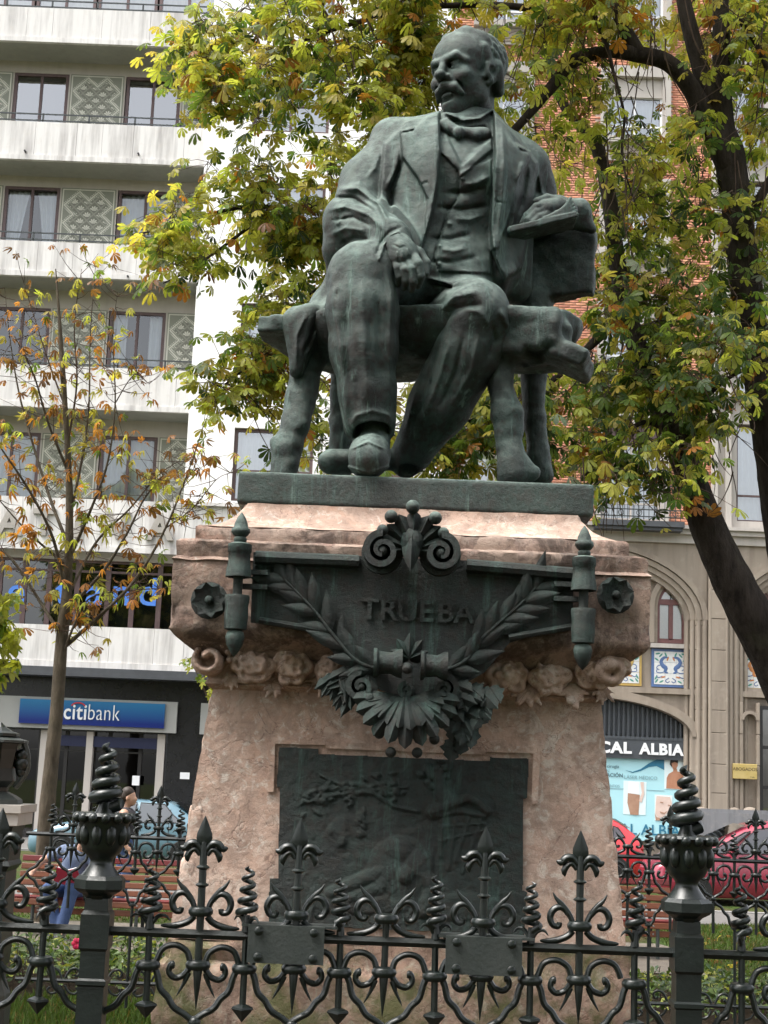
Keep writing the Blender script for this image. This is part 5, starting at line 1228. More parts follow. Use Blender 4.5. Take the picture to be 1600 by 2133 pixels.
lime_tree('maple_sapling', 'small yellow green sapling peeping out from behind the pedestal', 480, 1500, 25., [(400, 1380, 26, 12, 1), (425, 1405, 20, 22, 1), (440, 1440, 14, 18, .7), (480, 1390, 40, 40, 2), (520, 1420, 50, 50, 2)], 26, 43, (.07, .12))
# ------------------------------------------------------------------ park trees added round the viewpoint to block front sky light, mirrored in windows
def unseen_park_tree(label, x, y, h, seed):
    g = random.Random(seed); t = thing('unseen_park_tree', label, 'tree', (x, y, 0), 'park trees around the viewpoint'); m = MB(); m.tube([(x, y, 0), (x+.1, y, 2.5), (x-.1, y+.1, h*.55), (x, y, h*.8)], [.32, .26, .18, .06], 10); m.build('trunk', M['bark_dark'], t, True, 80)
    for i in range(7): a = i*.9; m = MB(); z = 3.6+i*.55; m.tube([(x, y, z), (x+math.cos(a)*1.8, y+math.sin(a)*1.8, z+1.2), (x+math.cos(a)*3.2, y+math.sin(a)*3.2, z+2.)], [.11, .07, .03], 6); m.build('limb', M['bark_dark'], t, True, 80)
    pos, size, dirs, cols, kinds = [], [], [], [], []
    for _ in range(3600):
        v = Vector((g.gauss(0, 1), g.gauss(0, 1), g.gauss(0, 1))).normalized()*(g.random()**.45); p = Vector((x+v.x*4.6, y+v.y*4.6, h*.62+v.z*h*.36)); pos.append(p); dirs.append((g.gauss(0, 1), g.gauss(0, 1), g.gauss(-.4, .4))); size.append(g.uniform(.35, .55)); cols.append(pick(g, [('green', 3), ('lime', 3), ('dark', 2), ('olive', 2), ('yellow', 1)])); kinds.append('palm5')
    tag(scatter('foliage', pos, size, dirs, cols, kinds, M['leaf'], t, seed), kind='stuff')
unseen_park_tree('park tree added behind the viewpoint to the left for shade, seen only mirrored in windows', -5.2, -2.6, 14, 81); unseen_park_tree('park tree added behind the viewpoint to the right for shade, seen only mirrored in windows', 5.4, -3., 15, 82); unseen_park_tree('park tree added straight behind the viewpoint for shade, seen only mirrored in windows', 0., -6.5, 17, 83); unseen_park_tree('park tree left of the monument outside the view, mirrored in the balcony windows', -11.5, 12., 17, 84)
# ------------------------------------------------------------------ low planting in front of the benches
def hedge(name, label, x0, x1, y0, y1, h, n, seed, flowers):
    g = random.Random(seed); t = thing(name, label, 'hedge', ((x0+x1)/2, (y0+y1)/2, 0)); pos, size, dirs, cols, kinds = [], [], [], [], []
    for _ in range(n):
        x, y = g.uniform(x0, x1), g.uniform(y0, y1); hh = h*(.75+.3*mnoise.noise(Vector((x*1.5, y*1.5, seed))))*(1-.35*abs(2*(y-y0)/(y1-y0)-1)**3); z = hh*math.sqrt(g.random()); pos.append((x, y, z)); dirs.append((g.gauss(0, .7), g.gauss(-.25, .7), g.gauss(.35, .4)))
        size.append(g.uniform(.05, .10)); f = (z/h)**1.; c = pick(g, [('green', 3), ('dark', 3), ('lime', 1.)]); cols.append(c); kinds.append('simple')
    tag(scatter('foliage', pos, size, dirs, cols, kinds, M['hedge_leaf'], t, seed), kind='stuff')
    m = MB()
    for _ in range(60): x, y = g.uniform(x0, x1), g.uniform(y0, y1); m.tube([(x, y, 0), (x+g.gauss(0, .08), y+g.gauss(0, .08), h*.7)], [.008, .004], 5)
    tag(m.build('stems', M['bark_twig'], t), kind='stuff')
    for (u, v) in flowers:
        p = at(u, v, y0+.1); m = MB()
        for i in range(6): a = i*1.047; m.ball(p+Vector((math.cos(a)*.03, 0, math.sin(a)*.03)), .028, 8, 6, (1, .6, 1))
        m.build('flower', M['petal'], t, True, 80)
M['petal'] = simple('petal', (.62, .02, .06), (.5, .01, .1), 20, .6)
hedge('hedge', 'low leafy hedge with a red flower in front of the left bench', -6.4, -1.1, 14.6, 16.8, .52, 5200, 61, [(161, 1966)])
hedge('hedge', 'low dark green hedge between the back fence and the right bench', 1.2, 7.5, 14.4, 16.6, .36, 5200, 62, [])
def grass(name, regions, seed):
    g = np.random.default_rng(seed); VV, FF, CC = [], [], []; b = 0
    for (x0, x1, y0, y1, n, zf, h) in regions:
        x = g.uniform(x0, x1, n); y = g.uniform(y0, y1, n); z = np.array([zf(a, c) for a, c in zip(x, y)]) if zf else np.zeros(n); hh = h*g.uniform(.5, 1.3, n); a = g.uniform(0, 6.28, n); lx, ly = np.cos(a)*.012, np.sin(a)*.012; bx, by = g.normal(0, .4, n)*hh, g.normal(0, .4, n)*hh
        V = np.stack([np.stack([x-lx, y-ly, z-.01], 1), np.stack([x+lx, y+ly, z-.01], 1), np.stack([x+bx, y+by, z+hh], 1)], 1).reshape(-1, 3); VV.append(V); FF.append(np.arange(3*n).reshape(-1, 3)+b); b += 3*n
        c = np.array([.06, .11, .02])*g.uniform(.7, 1.5, (n, 1)); d = g.random(n) < .12; c[d] = np.array([.17, .13, .04]); CC.append(np.repeat(c, 3, 0))
    me = np_mesh(name, np.vstack(VV), np.vstack(FF), M['grass_blade'], False); attr_cols(me, np.vstack(CC)); o = link(name, me); tag(o, 'short green grass on the lawn and the bank around the monument', 'grass', kind='stuff')
def bankz(x, y):
    j = (y-17.6)/.33/19; i = (x-3.95)/.4; sy = max(0, math.sin(math.pi*min(1, max(0, j)))); return -.012+.42*min(1, max(0, i/9))*sy**.8+.04*mnoise.noise(Vector((x*.9, y*.9, 0)))*sy
grass('grass', [(-5.5, -.9, 11.6, 14.4, 14000, None, .09), (1.0, 5.8, 12.2, 13.8, 3000, None, .05), (4.05, 10, 17.7, 23.6, 16000, bankz, .07), (-9, -1, 21.4, 24, 5000, None, .06)], 71)
# fallen leaves on the bank
g = random.Random(8); pos, size, dirs, cols, kinds = [], [], [], [], []
for _ in range(160):
    x, y = g.uniform(4.2, 9), g.uniform(18, 22.5); pos.append((x, y, bankz(x, y)+.03)); dirs.append((g.gauss(0, 1), g.gauss(0, 1), .05)); size.append(g.uniform(.08, .15)); cols.append(pick(g, [('brown', 2), ('orange', 3), ('yellow', 1)])); kinds.append('palm5')
tag(scatter('fallen_leaves', pos, size, dirs, cols, kinds, M['leaf'], None, 9), 'fallen brown leaves lying on the grass bank', 'leaves', kind='stuff')
# ================================================================== buildings
def X_(u, v, Y): return at(u, v, Y).x
def Z_(u, v, Y): return at(u, v, Y).z
def window(parent, x0, x1, z0, z1, Y, nx=2, rows=(), fr='frame_brown', back='curtain', fw=.09, depth=.12, glassm='glass', room=.5):
    """frame with mullions and transoms, each pane its own piece, curtain or dark room behind"""
    m = MB(); m.bb(x0, x0+fw, Y, Y+depth, z0, z1); m.bb(x1-fw, x1, Y, Y+depth, z0, z1); m.bb(x0+fw, x1-fw, Y, Y+depth, z1-fw, z1); m.bb(x0+fw, x1-fw, Y, Y+depth, z0, z0+fw)
    xs = [x0+fw+(x1-x0-2*fw)*i/nx for i in range(nx+1)]; zs = [z0+fw]+[z0+(z1-z0)*r for r in rows]+[z1-fw]; hw = fw*.45
    for x in xs[1:-1]: m.bb(x-hw, x+hw, Y+.01, Y+depth-.01, z0+fw, z1-fw)
    for z in zs[1:-1]:
        for i in range(nx): m.bb(xs[i]+(hw if i else 0), xs[i+1]-(hw if i < nx-1 else 0), Y+.012, Y+depth-.012, z-hw, z+hw)
    o = m.build('window', M[fr], parent)
    for i in range(nx):
        for j in range(len(zs)-1):
            p = MB(); p.add([(xs[i]+.01, Y+.05, zs[j]), (xs[i+1]-.01, Y+.05, zs[j]), (xs[i+1]-.01, Y+.05, zs[j+1]), (xs[i]+.01, Y+.05, zs[j+1])], [(0, 1, 2, 3)]); p.build('pane', M[glassm], o)
    if back in ('curtain', 'blind', 'swag', 'side'):
        def cloth(xa, xb, f):
            n = int((xb-xa)/.035)+2; P = []
            for i in range(n):
                x = xa+(xb-xa)*i/(n-1)
                for j in range(5):
                    t = j/4; P.append((f(x, t), Y+.22+(.035*math.sin(i*1.25)+.012*math.sin(i*.31)), z0+fw+(z1-z0-2*fw)*t))
            c = MB(); c.surf(P, n, 5); c.build('curtain', M['blind' if back == 'blind' else 'curtain'], o, True, 80)
        if back == 'swag':
            xm = (x0+x1)/2; cloth(x0+fw, xm-.12, lambda x, t: x0+fw+(x-x0-fw)*(.45+.55*t**1.5)); cloth(xm+.12, x1-fw, lambda x, t: x1-fw-(x1-fw-x)*(.45+.55*t**1.5))
        elif back == 'side': cloth(x0+fw, x0+fw+.4, lambda x, t: x); cloth(x1-fw-.4, x1-fw, lambda x, t: x)
        else: cloth(x0+fw, x1-fw, lambda x, t: x)
    r = MB(); r.add([(x0, Y+room, z0), (x1, Y+room, z0), (x1, Y+room, z1), (x0, Y+room, z1)], [(0, 1, 2, 3)]); r.add([(x0, Y+depth, z1), (x1, Y+depth, z1), (x1, Y+room, z1), (x0, Y+room, z1)], [(0, 1, 2, 3)])
    r.add([(x0, Y+depth, z0), (x0, Y+room, z0), (x0, Y+room, z1), (x0, Y+depth, z1)], [(0, 1, 2, 3)]); r.add([(x1, Y+depth, z0), (x1, Y+room, z0), (x1, Y+room, z1), (x1, Y+depth, z1)], [(0, 1, 2, 3)]); r.build('room', M['dark_room' if back == 'dark' else 'room'], o)
    return o
# scratched plaster panel: diamond lattice with palmettes, in the panel's own coordinates
def sgraffito():
    t = NT('sgraffito'); x, _, z = t.xyz(t.objc()); W, H = 1.62, 3.0; s = .40
    p = t.math('DIVIDE', t.math('ADD', x, z), s); q = t.math('DIVIDE', t.math('SUBTRACT', x, z), s)
    fp = t.math('SUBTRACT', t.math('FRACT', p), .5); fq = t.math('SUBTRACT', t.math('FRACT', q), .5)
    lx = t.math('ADD', fp, fq); lz = t.math('SUBTRACT', fp, fq)                       # back to upright inside the cell, diamond |lx|+|lz|<1
    dia = t.math('ADD', t.math('ABSOLUTE', lx), t.math('ABSOLUTE', lz))
    ang = t.math('ARCTAN2', t.math('ADD', lz, .32), lx); rad = t.math('SQRT', t.math('ADD', t.math('POWER', lx, 2.), t.math('POWER', t.math('ADD', lz, .32), 2.)))
    lob = t.math('MULTIPLY', t.math('ABSOLUTE', t.math('COSINE', t.math('MULTIPLY', ang, 4.5))), .30)
    fan = t.math('MULTIPLY', t.math('LESS_THAN', rad, t.math('ADD', lob, .34)), t.math('GREATER_THAN', t.math('ABSOLUTE', t.math('COSINE', t.math('MULTIPLY', ang, 4.5))), .30))
    fan = t.math('MULTIPLY', fan, t.math('GREATER_THAN', lz, -.32)); stem = t.math('MULTIPLY', t.math('LESS_THAN', t.math('ABSOLUTE', lx), .28), t.math('LESS_THAN', t.math('ABSOLUTE', t.math('ADD', lz, .38)), .05))
    motif = t.math('MAXIMUM', fan, stem)
    field = t.math('LESS_THAN', dia, .86)
    # zigzag border
    ex = t.math('MINIMUM', x, t.math('SUBTRACT', W, x)); ez = t.math('SUBTRACT', H, z); e = t.math('MINIMUM', ex, ez)
    sel = t.math('LESS_THAN', ex, ez); zig = t.math('PINGPONG', t.math('ADD', t.math('ADD', x, t.math('MULTIPLY', sel, t.math('SUBTRACT', t.math('SUBTRACT', H, z), x))), .02), .28); bz = t.math('ABSOLUTE', t.math('SUBTRACT', e, t.math('ADD', zig, .10)))
    line = t.math('LESS_THAN', bz, .028); line2 = t.math('MULTIPLY', t.math('LESS_THAN', t.math('ABSOLUTE', t.math('SUBTRACT', bz, .07)), .018), t.math('GREATER_THAN', t.math('SINE', t.math('MULTIPLY', t.math('ADD', x, t.math('MULTIPLY', z, 1.3)), 60.)), -.2))
    rim = t.math('LESS_THAN', t.math('ABSOLUTE', t.math('SUBTRACT', e, .05)), .018); inner = t.math('GREATER_THAN', e, t.math('ADD', zig, .22))
    wht = t.math('MAXIMUM', t.math('MAXIMUM', line, line2), rim); wht = t.math('MAXIMUM', wht, t.math('MULTIPLY', t.math('MULTIPLY', motif, field), inner))
    c = t.mix(t.math('MULTIPLY', field, inner), (.25, .26, .215), (.20, .205, .17)); c = t.mix(t.math('MULTIPLY', inner, t.math('SUBTRACT', 1., field)), c, (.30, .30, .255)); c = t.mix(wht, c, (.62, .61, .53))
    c = t.mix(t.mapr(t.noise(6, 4), .4, .8, 0, .3), c, (.30, .30, .26)); M['sgraffito'] = t.bsdf(c, .9, 0, None, .2)
sgraffito()
LB = thing('apartment_building', 'pale concrete apartment block with deep balconies and a bank at street level', 'building', (-9, 42, 0))
YB, YW = 41.0, 42.3; XP = -5.61; XL = -15.0; XQ = 1.6
tops = [Z_(200, v, YB) for v in (20, 258, 507, 765, 1040, 1305)]; bots = [Z_(200, v, YB) for v in (92, 338, 580, 853, 1149, 1392)]; heads = [Z_(200, v, YW) for v in (157, 394, 646, 906)]
g = random.Random(5)
MBAL = simple('rail_metal', (.035, .042, .042), None, 5, .45); M['rail_metal'] = MBAL
for i, (zt, zb) in enumerate(zip(tops, bots)):
    xr = XP if i < 4 else XQ
    # facing panels of the parapet, one slab each
    x = XL
    while x < xr-.01:
        w_ = min(g.uniform(.75, 1.5), xr-x)
        if xr-x-w_ < .4: w_ = xr-x
        m = MB(); m.bb(x+.004, x+w_-.004, YB+g.uniform(0, .006), YB+.09, zb+.16, zt); m.build('parapet_slab', M['parapet'], LB); x += w_
    m = MB(); m.bb(XL, xr, YB+.09, YB+.20, zb+.15, zt-.02); m.bb(XL, xr, YB-.03, YB+.10, zb, zb+.155); m.build('slab_edge', M['parapet'], LB)
    if i < 4:
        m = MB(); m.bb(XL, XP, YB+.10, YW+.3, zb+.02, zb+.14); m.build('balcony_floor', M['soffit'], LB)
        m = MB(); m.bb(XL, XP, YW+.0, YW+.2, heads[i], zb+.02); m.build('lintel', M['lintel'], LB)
        rl = MB()
        for dz in (.10, .30): rl.bb(XL, XP, YB+.12, YB+.15, zt+dz-.018, zt+dz+.018)
        x = XL+.5
        while x < XP: rl.bb(x-.025, x+.025, YB+.12, YB+.15, zt-.05, zt+.30); x += 1.35
        rl.build('railing', MBAL, LB)
for i in range(4):
    zh = heads[i]; z0 = tops[i+1]-.95
    backs = [('side', 'dark'), ('dark', 'dark'), ('swag', 'curtain'), ('dark', 'side'), ('curtain', 'curtain')][i+1]
    if i == 0: backs = ('dark', 'dark')
    gm = 'glass' if i == 0 else 'glass_low'
    window(LB, -11.70, -10.06, z0, zh, YW+.02, 2, (), 'frame_brown', backs[0], glassm=gm); window(LB, -8.30, -6.66, z0, zh, YW+.02, 2, (), 'frame_brown', backs[1], glassm='glass_low' if i else 'glass'); window(LB, -15.0, -13.42, z0, zh, YW+.02, 2, (), 'frame_brown', 'dark')
    for xa in (-13.38, -10.0, -6.60):
        W = min(1.62, XP-xa) if xa > -7 else 1.62; m = MB(); m.bb(0, W, 0, .1, 0, 3.0); o = m.build('plaster_panel', M['sgraffito'], LB, loc=Vector((xa, YW-.02, zh-3.0))-LB.location)
        for xx in (xa+W, xa-.05): m = MB(); m.bb(xx, xx+.05, YW+.0, YW+.2, z0, zh); m.build('reveal', M['lintel'], LB)
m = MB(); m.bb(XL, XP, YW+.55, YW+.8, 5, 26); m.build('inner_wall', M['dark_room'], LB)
# drain spouts
for u, v in ((53, 316), (289, 322), (267, 577)):
    p = at(u, v, YB); m = MB(); m.lathe([(.03, -.05), (.03, .10), (.02, .10)], 10, (p.x, YB, p.z), axis='y'); m.build('drain_spout', M['frame_dark'], LB, True)
# topmost storey glazing seen over the upper parapet
for j in range(5): window(LB, -15.0+j*1.88, -15.0+(j+1)*1.88-.06, tops[0]-.6, tops[0]+2.4, YW+.02, 2, (), 'frame_brown', 'blind')
# smooth white end bay with windows

wc = [(-4.12, -1.95)]; ZB4 = tops[4]+.02
rows_ = [(Z_(560, 1046, 40.9), Z_(560, 893, 40.9))]
for k in range(1, 5): rows_.append((rows_[0][0]+3.66*k, rows_[0][1]+3.66*k))
wcols = [(X_(485, 960, 40.9), X_(652, 960, 40.9)), (X_(760, 960, 40.9), X_(860, 960, 40.9))]
def wall_with_holes(parent, name, mat, x0, x1, z0, z1, Y0, Y1, cols, rows):
    """solid wall built from piers and spandrels round the openings"""
    xs = [x0]+[q for c in cols for q in c]+[x1]
    for i in range(0, len(xs), 2): m = MB(); m.bb(xs[i], xs[i+1], Y0, Y1, z0, z1); m.build(name, mat, parent)
    for (a, b) in cols:
        zs = [z0]+[q for r in rows for q in r]+[z1]
        for i in range(0, len(zs), 2):
            if zs[i+1]-zs[i] > .01: m = MB(); m.bb(a, b, Y0+.002, Y1, zs[i], zs[i+1]); m.build('spandrel', mat, parent)
wall_with_holes(LB, 'end_wall', M['white_wall'], XP, XQ, ZB4, 27, 40.9, 41.5, wcols, rows_)
for (a, b) in wcols:
    for k, (za, zb) in enumerate(rows_): window(LB, a, b, za, zb, 41.02, 2, (.42,), 'frame_brown', 'curtain')
m = MB(); m.bb(XP, XP+.02, YB+.5, YW+.4, ZB4, 27); m.build('end_wall_return', M['white_wall'], LB)
m = MB(); m.bb(XP-.3, XQ, 40.86, 40.9, ZB4-.10, ZB4); m.build('string_course', M['parapet'], LB)
# raised letters on the first parapet
for ch, u, v in (('A', 18, 1113), ('T', 90, 1113), ('I', 160, 1117), ('V', 243, 1120), ('A', 332, 1123)):
    text_part(ch, 1.02, .10, at(u, v, YB-.05), M['letter_stone'], LB, bold=.03)
# first floor ribbon window with blue letters
zt, zb = Z_(200, 1168, 41.6), Z_(200, 1312, 41.6); ed = [X_(u, 1230, 41.6) for u in (-120, -60, -2, 50, 101, 160, 224, 276, 332, 395, 455, 520)]
m = MB(); m.bb(XL, XQ, 41.5, 41.7, zt, bots[4]+.05); m.build('lintel', M['lintel'], LB)
for i in range(len(ed)-1): window(LB, ed[i], ed[i+1], zb-.3, zt, 41.6, 1, (.86,), 'frame_brown', 'dark', .07, .1, 'glass_low')
M['blue_film'] = simple('blue_film', (.09, .26, .80), None, 3, .5)
for ch, u in (('e', 32), ('t', 128), ('a', 194), ('n', 251), ('d', 307)): text_part(ch, 1.12, .01, at(u, 1257+u*.012, 41.58), M['blue_film'], LB, bold=.012)
m = MB(); m.bb(ed[-1], XQ, 41.55, 41.8, zb-.3, zt); m.build('infill_wall', M['lintel'], LB)
# street level: black stone, canopy, sign boards, glazing
zc0 = Z_(200, 1410, 40.9); m = MB(); m.bb(XL, XQ, 40.6, 42.5, bots[5]-.26, bots[5]-.02); m.build('canopy', M['slate'], LB)
m = MB(); m.bb(XL, XQ, 41.5, 41.79, Z_(200, 1524, 41.3), bots[5]-.26); m.build('fascia', M['black_stone'], LB)
zs1, zs0 = Z_(200, 1456, 41.3), Z_(200, 1521, 41.3)
m = MB(); m.bb(XL, X_(368, 1500, 41.3), 41.3, 41.42, zs0, zs1); m.build('sign_board', M['sign_board'], LB); m = MB(); m.bb(X_(417, 1500, 41.3), X_(470, 1500, 41.3), 41.3, 41.42, zs0, zs1); m.build('sign_board', M['sign_board'], LB)
t = NT('sign_blue'); x, y, z = t.xyz(t.objc()); M['sign_blue'] = t.bsdf(t.mix(t.mapr(z, .1, .75), (.004, .018, .16), (.025, .20, .40)), .35, 0, None, .4)
xa, xb = X_(40, 1485, 41.2), X_(343, 1485, 41.2); za, zb_ = Z_(200, 1512, 41.2), Z_(200, 1461, 41.2)
sg = thing('bank_sign', 'wide blue sign with white lettering and a red arc over the bank entrance', 'sign', (xa, 41.2, za))
m = MB(); m.bb(0, xb-xa, 0, .1, 0, zb_-za); m.build('panel', M['sign_blue'], sg, loc=(0, 0, 0))
text_part('citi', .60, .03, at(131, 1497, 41.18), M['white_paint'], sg, align='LEFT', bold=.008, spacing=1.08, fit=.62); text_part('bank', .62, .03, at(181, 1499, 41.18), M['white_paint'], sg, align='LEFT', bold=-.006, spacing=1.05, fit=.86)
M['red_paint'] = simple('red_paint', (.55, .03, .03), None, 3, .4)
c = at(163, 1473, 41.17); m = MB(); m.tube([(c.x+.19*math.cos(a), c.y, c.z+.12*math.sin(a)) for a in [math.pi*(.08+.84*i/10) for i in range(11)]], .02, 6); m.build('arc', M['red_paint'], sg, True)
# shop glazing: frames, piers and doors
xg = [X_(u, 1600, 41.8) for u in (-150, -20, 80, 135, 185, 225, 290, 335)]
for i in range(len(xg)-1): window(LB, xg[i], xg[i+1], .02, zs0+.1, 41.8, 1, (.78,), 'frame_dark', 'dark', .05, .08, 'glass_dark', 2.5)
for u0, u1, mt in ((82, 96, 'paleston'), (178, 192, 'paleston'), (326, 342, 'paleston')): m = MB(); m.bb(X_(u0, 1600, 41.7), X_(u1, 1600, 41.7), 41.55, 41.79, .02, zs0+.05); m.build('pier', M['lintel'], LB)
m = MB(); m.bb(X_(345, 1600, 41.5), X_(470, 1600, 41.5), 41.497, 42, .02, zs0+.4); m.build('pier', M['black_stone'], LB)
m = MB(); m.bb(X_(470, 1600, 41.5), XQ, 41.498, 42, .02, zs0+.9); m.build('infill_wall', M['black_stone'], LB)
M['navy'] = simple('navy', (.008, .012, .05), None, 4, .5)
m = MB(); m.bb(X_(88, 1545, 41.6), X_(330, 1545, 41.6), 41.6, 41.7, Z_(200, 1556, 41.6), Z_(200, 1534, 41.6)); m.build('door_band', M['navy'], LB)
for u, v, w_, h in ((385, 1616, .26, .18), (283, 1626, .2, .26)): p = at(u, v, 41.45); m = MB(); m.bb(p.x-w_/2, p.x+w_/2, 41.44, 41.455, p.z-h/2, p.z+h/2); tag(m.build('paper_notice', M['white_paint']), 'small white paper notice on the %s beside the bank door' % ('black stone pier' if u > 300 else 'dark glass'), 'notice')

# ------------------------------------------------------------------ brick building with gothic ground floor
RB = thing('brick_building', 'red brick building with pale stone windows above a gothic sandstone arcade', 'building', (7, 42.5, 0))
YK = 42.5
zcor0, zcor1 = Z_(1400, 1128, 42), Z_(1400, 1098, 42)
bx0, bx1 = XQ, X_(1482, 700, YK)
cols = [(X_(985, 300, YK), X_(1110, 300, YK)), (X_(1250, 300, YK), X_(1396, 300, YK))]
zd0, zd1 = Z_(1320, 1085, YK), Z_(1320, 860, YK)
rws = [(zd0, zd1)]+[(zd0+.9+3.62*k, zd1+3.62*k) for k in range(1, 5)]
# wall core and courses of brick laid proud of the mortar
wall_with_holes(RB, 'mortar_wall', M['mortar'], bx0, bx1, zcor1, 27, YK, YK+.4, cols, rws)
t = NT('brick'); a = t.n('ShaderNodeAttribute'); a.attribute_name = 'leafcol'; M['brick'] = t.bsdf(t.mix(t.mapr(t.noise(20, 4), .4, .7, 0, .3), a.outputs['Color'], (.42, .19, .12)), .85, 0, t.bump(t.noise(90, 3), .3, .01), .2)
def bricks():
    g = np.random.default_rng(3); L, H, J = .335, .078, .014; V, Fc, C = [], [], []; b = 0
    z = zcor1+.02; r = 0
    while z < 26.9:
        x = bx0-(r % 2)*L/2
        while x < bx1:
            x0, x1 = max(x+J/2, bx0), min(x+L-J/2, bx1)
            if x1-x0 > .04 and not any(a-.02 < (x0+x1)/2 < c+.02 and any(p < z+H/2 < q for p, q in rws) for a, c in cols):
                y = YK-.012-g.random()*.006; V += [(x0, y, z), (x1, y, z), (x1, y, z+H-J), (x0, y, z+H-J), (x0, YK, z), (x1, YK, z), (x1, YK, z+H-J), (x0, YK, z+H-J)]
                Fc += [(b, b+1, b+2, b+3), (b+3, b+2, b+6, b+7), (b, b+4, b+5, b+1), (b, b+3, b+7, b+4), (b+1, b+5, b+6, b+2)]; b += 8; cc = np.array((.58, .27, .175))*g.uniform(.82, 1.12)*np.array([1, g.uniform(.92, 1.1), 1]); C += [cc]*8
            x += L
        z += H; r += 1
    me = np_mesh('brick_courses', np.array(V), np.array(Fc), M['brick'], False); attr_cols(me, np.array(C)); return me
tag(link('brick_courses', bricks(), RB), kind='stuff')
for ci, (a, b) in enumerate(cols):
    for k, (za, zb) in enumerate(rws):
        m = MB(); s_ = .17
        m.bb(a, a+s_, YK-.14, YK+.3, za, zb); m.bb(b-s_, b, YK-.14, YK+.3, za, zb); m.bb(a+s_, b-s_, YK-.12, YK+.3, zb-.34, zb); m.build('window_surround', M['paleston'], RB)
        for xx in (a+s_, b-s_-.06): m = MB(); m.bb(xx, xx+.06, YK-.08, YK+.3, za, zb-.34); m.build('jamb_moulding', M['paleston'], RB)
        m = MB(); m.bb(a+s_+.06, b-s_-.06, YK+.05, YK+.15, zb-.95, zb-.34); m.build('roller_shutter', M['lintel' if k % 2 else 'frame_brown'], RB)
        window(RB, a+s_+.06, b-s_-.06, za+.02, zb-.9, YK+.1, 2, (.3,) if k else (.22,), 'white_paint' if k else 'paleston', 'curtain', .06, .1, 'glass')
        m = MB(); m.bb(a-.08, b+.08, YK-.26, YK+.0, za-.22, za-.02); m.bb(a, b, YK-.10, YK+.02, za-.75, za-.22); m.build('sill', M['paleston'], RB)
        if k:
            m = MB(); m.prism([(a+.3, za-.66), (b-.3, za-.66), (b-.3, za-.30), (a+.3, za-.30)], YK-.13, YK-.09); m.build('apron_panel', M['sandstone'], RB)
# iron balcony
bx = (X_(1235, 1080, 41.6), X_(1423, 1080, 41.6)); zb = Z_(1330, 1084, 41.4)
bal = thing('balcony', 'small iron balcony with a black slab edge on the brick building', 'balcony', ((bx[0]+bx[1])/2, 41.9, zb))
m = MB(); m.bb(bx[0], bx[1], 41.35, 42.45, zb-.16, zb); m.bb(bx[0]+.05, bx[1]-.05, 41.42, 42.4, zb-.26, zb-.16); m.build('slab', M['slate'], bal)
m = MB()
for dz in (.12, .32, 1.02): m.bb(bx[0]+.02, bx[1]-.02, 41.40, 41.43, zb+dz-.015, zb+dz+.015)
m.build('rail', M['rail_metal'], bal); x = bx[0]+.06
while x < bx[1]: m = MB(); m.tube([(x, 41.415, zb), (x, 41.415, zb+1.02)], .011, 6); m.build('baluster', M['rail_metal'], bal); x += .15
for i in range(5):
    c = (bx[0]+(bx[1]-bx[0])*(i+.5)/5, 41.40, zb+.22); m = MB(); m.tube([(c[0]+.075*math.cos(q), c[1], c[2]+.075*math.sin(q)) for q in [k*6.283/14 for k in range(14)]], .011, 5, closed=True); m.build('ring', M['rail_metal'], bal)
# gothic ground floor ------------------------------------------------
YG = 42.0
def garch(cx, zs, rx, rz, n=24, a0=0., a1=math.pi): return [(cx+rx*math.cos(a0+(a1-a0)*i/n), zs+rz*math.sin(a0+(a1-a0)*i/n)) for i in range(n+1)]
PXc = X_(1495, 1400, YG); bayh = X_(1495, 1400, YG)-X_(1212, 1400, YG)
m = MB(); m.bb(XQ, 16, YG+.55, YG+.75, 0, zcor0); m.build('back_wall', M['sandstone'], RB)
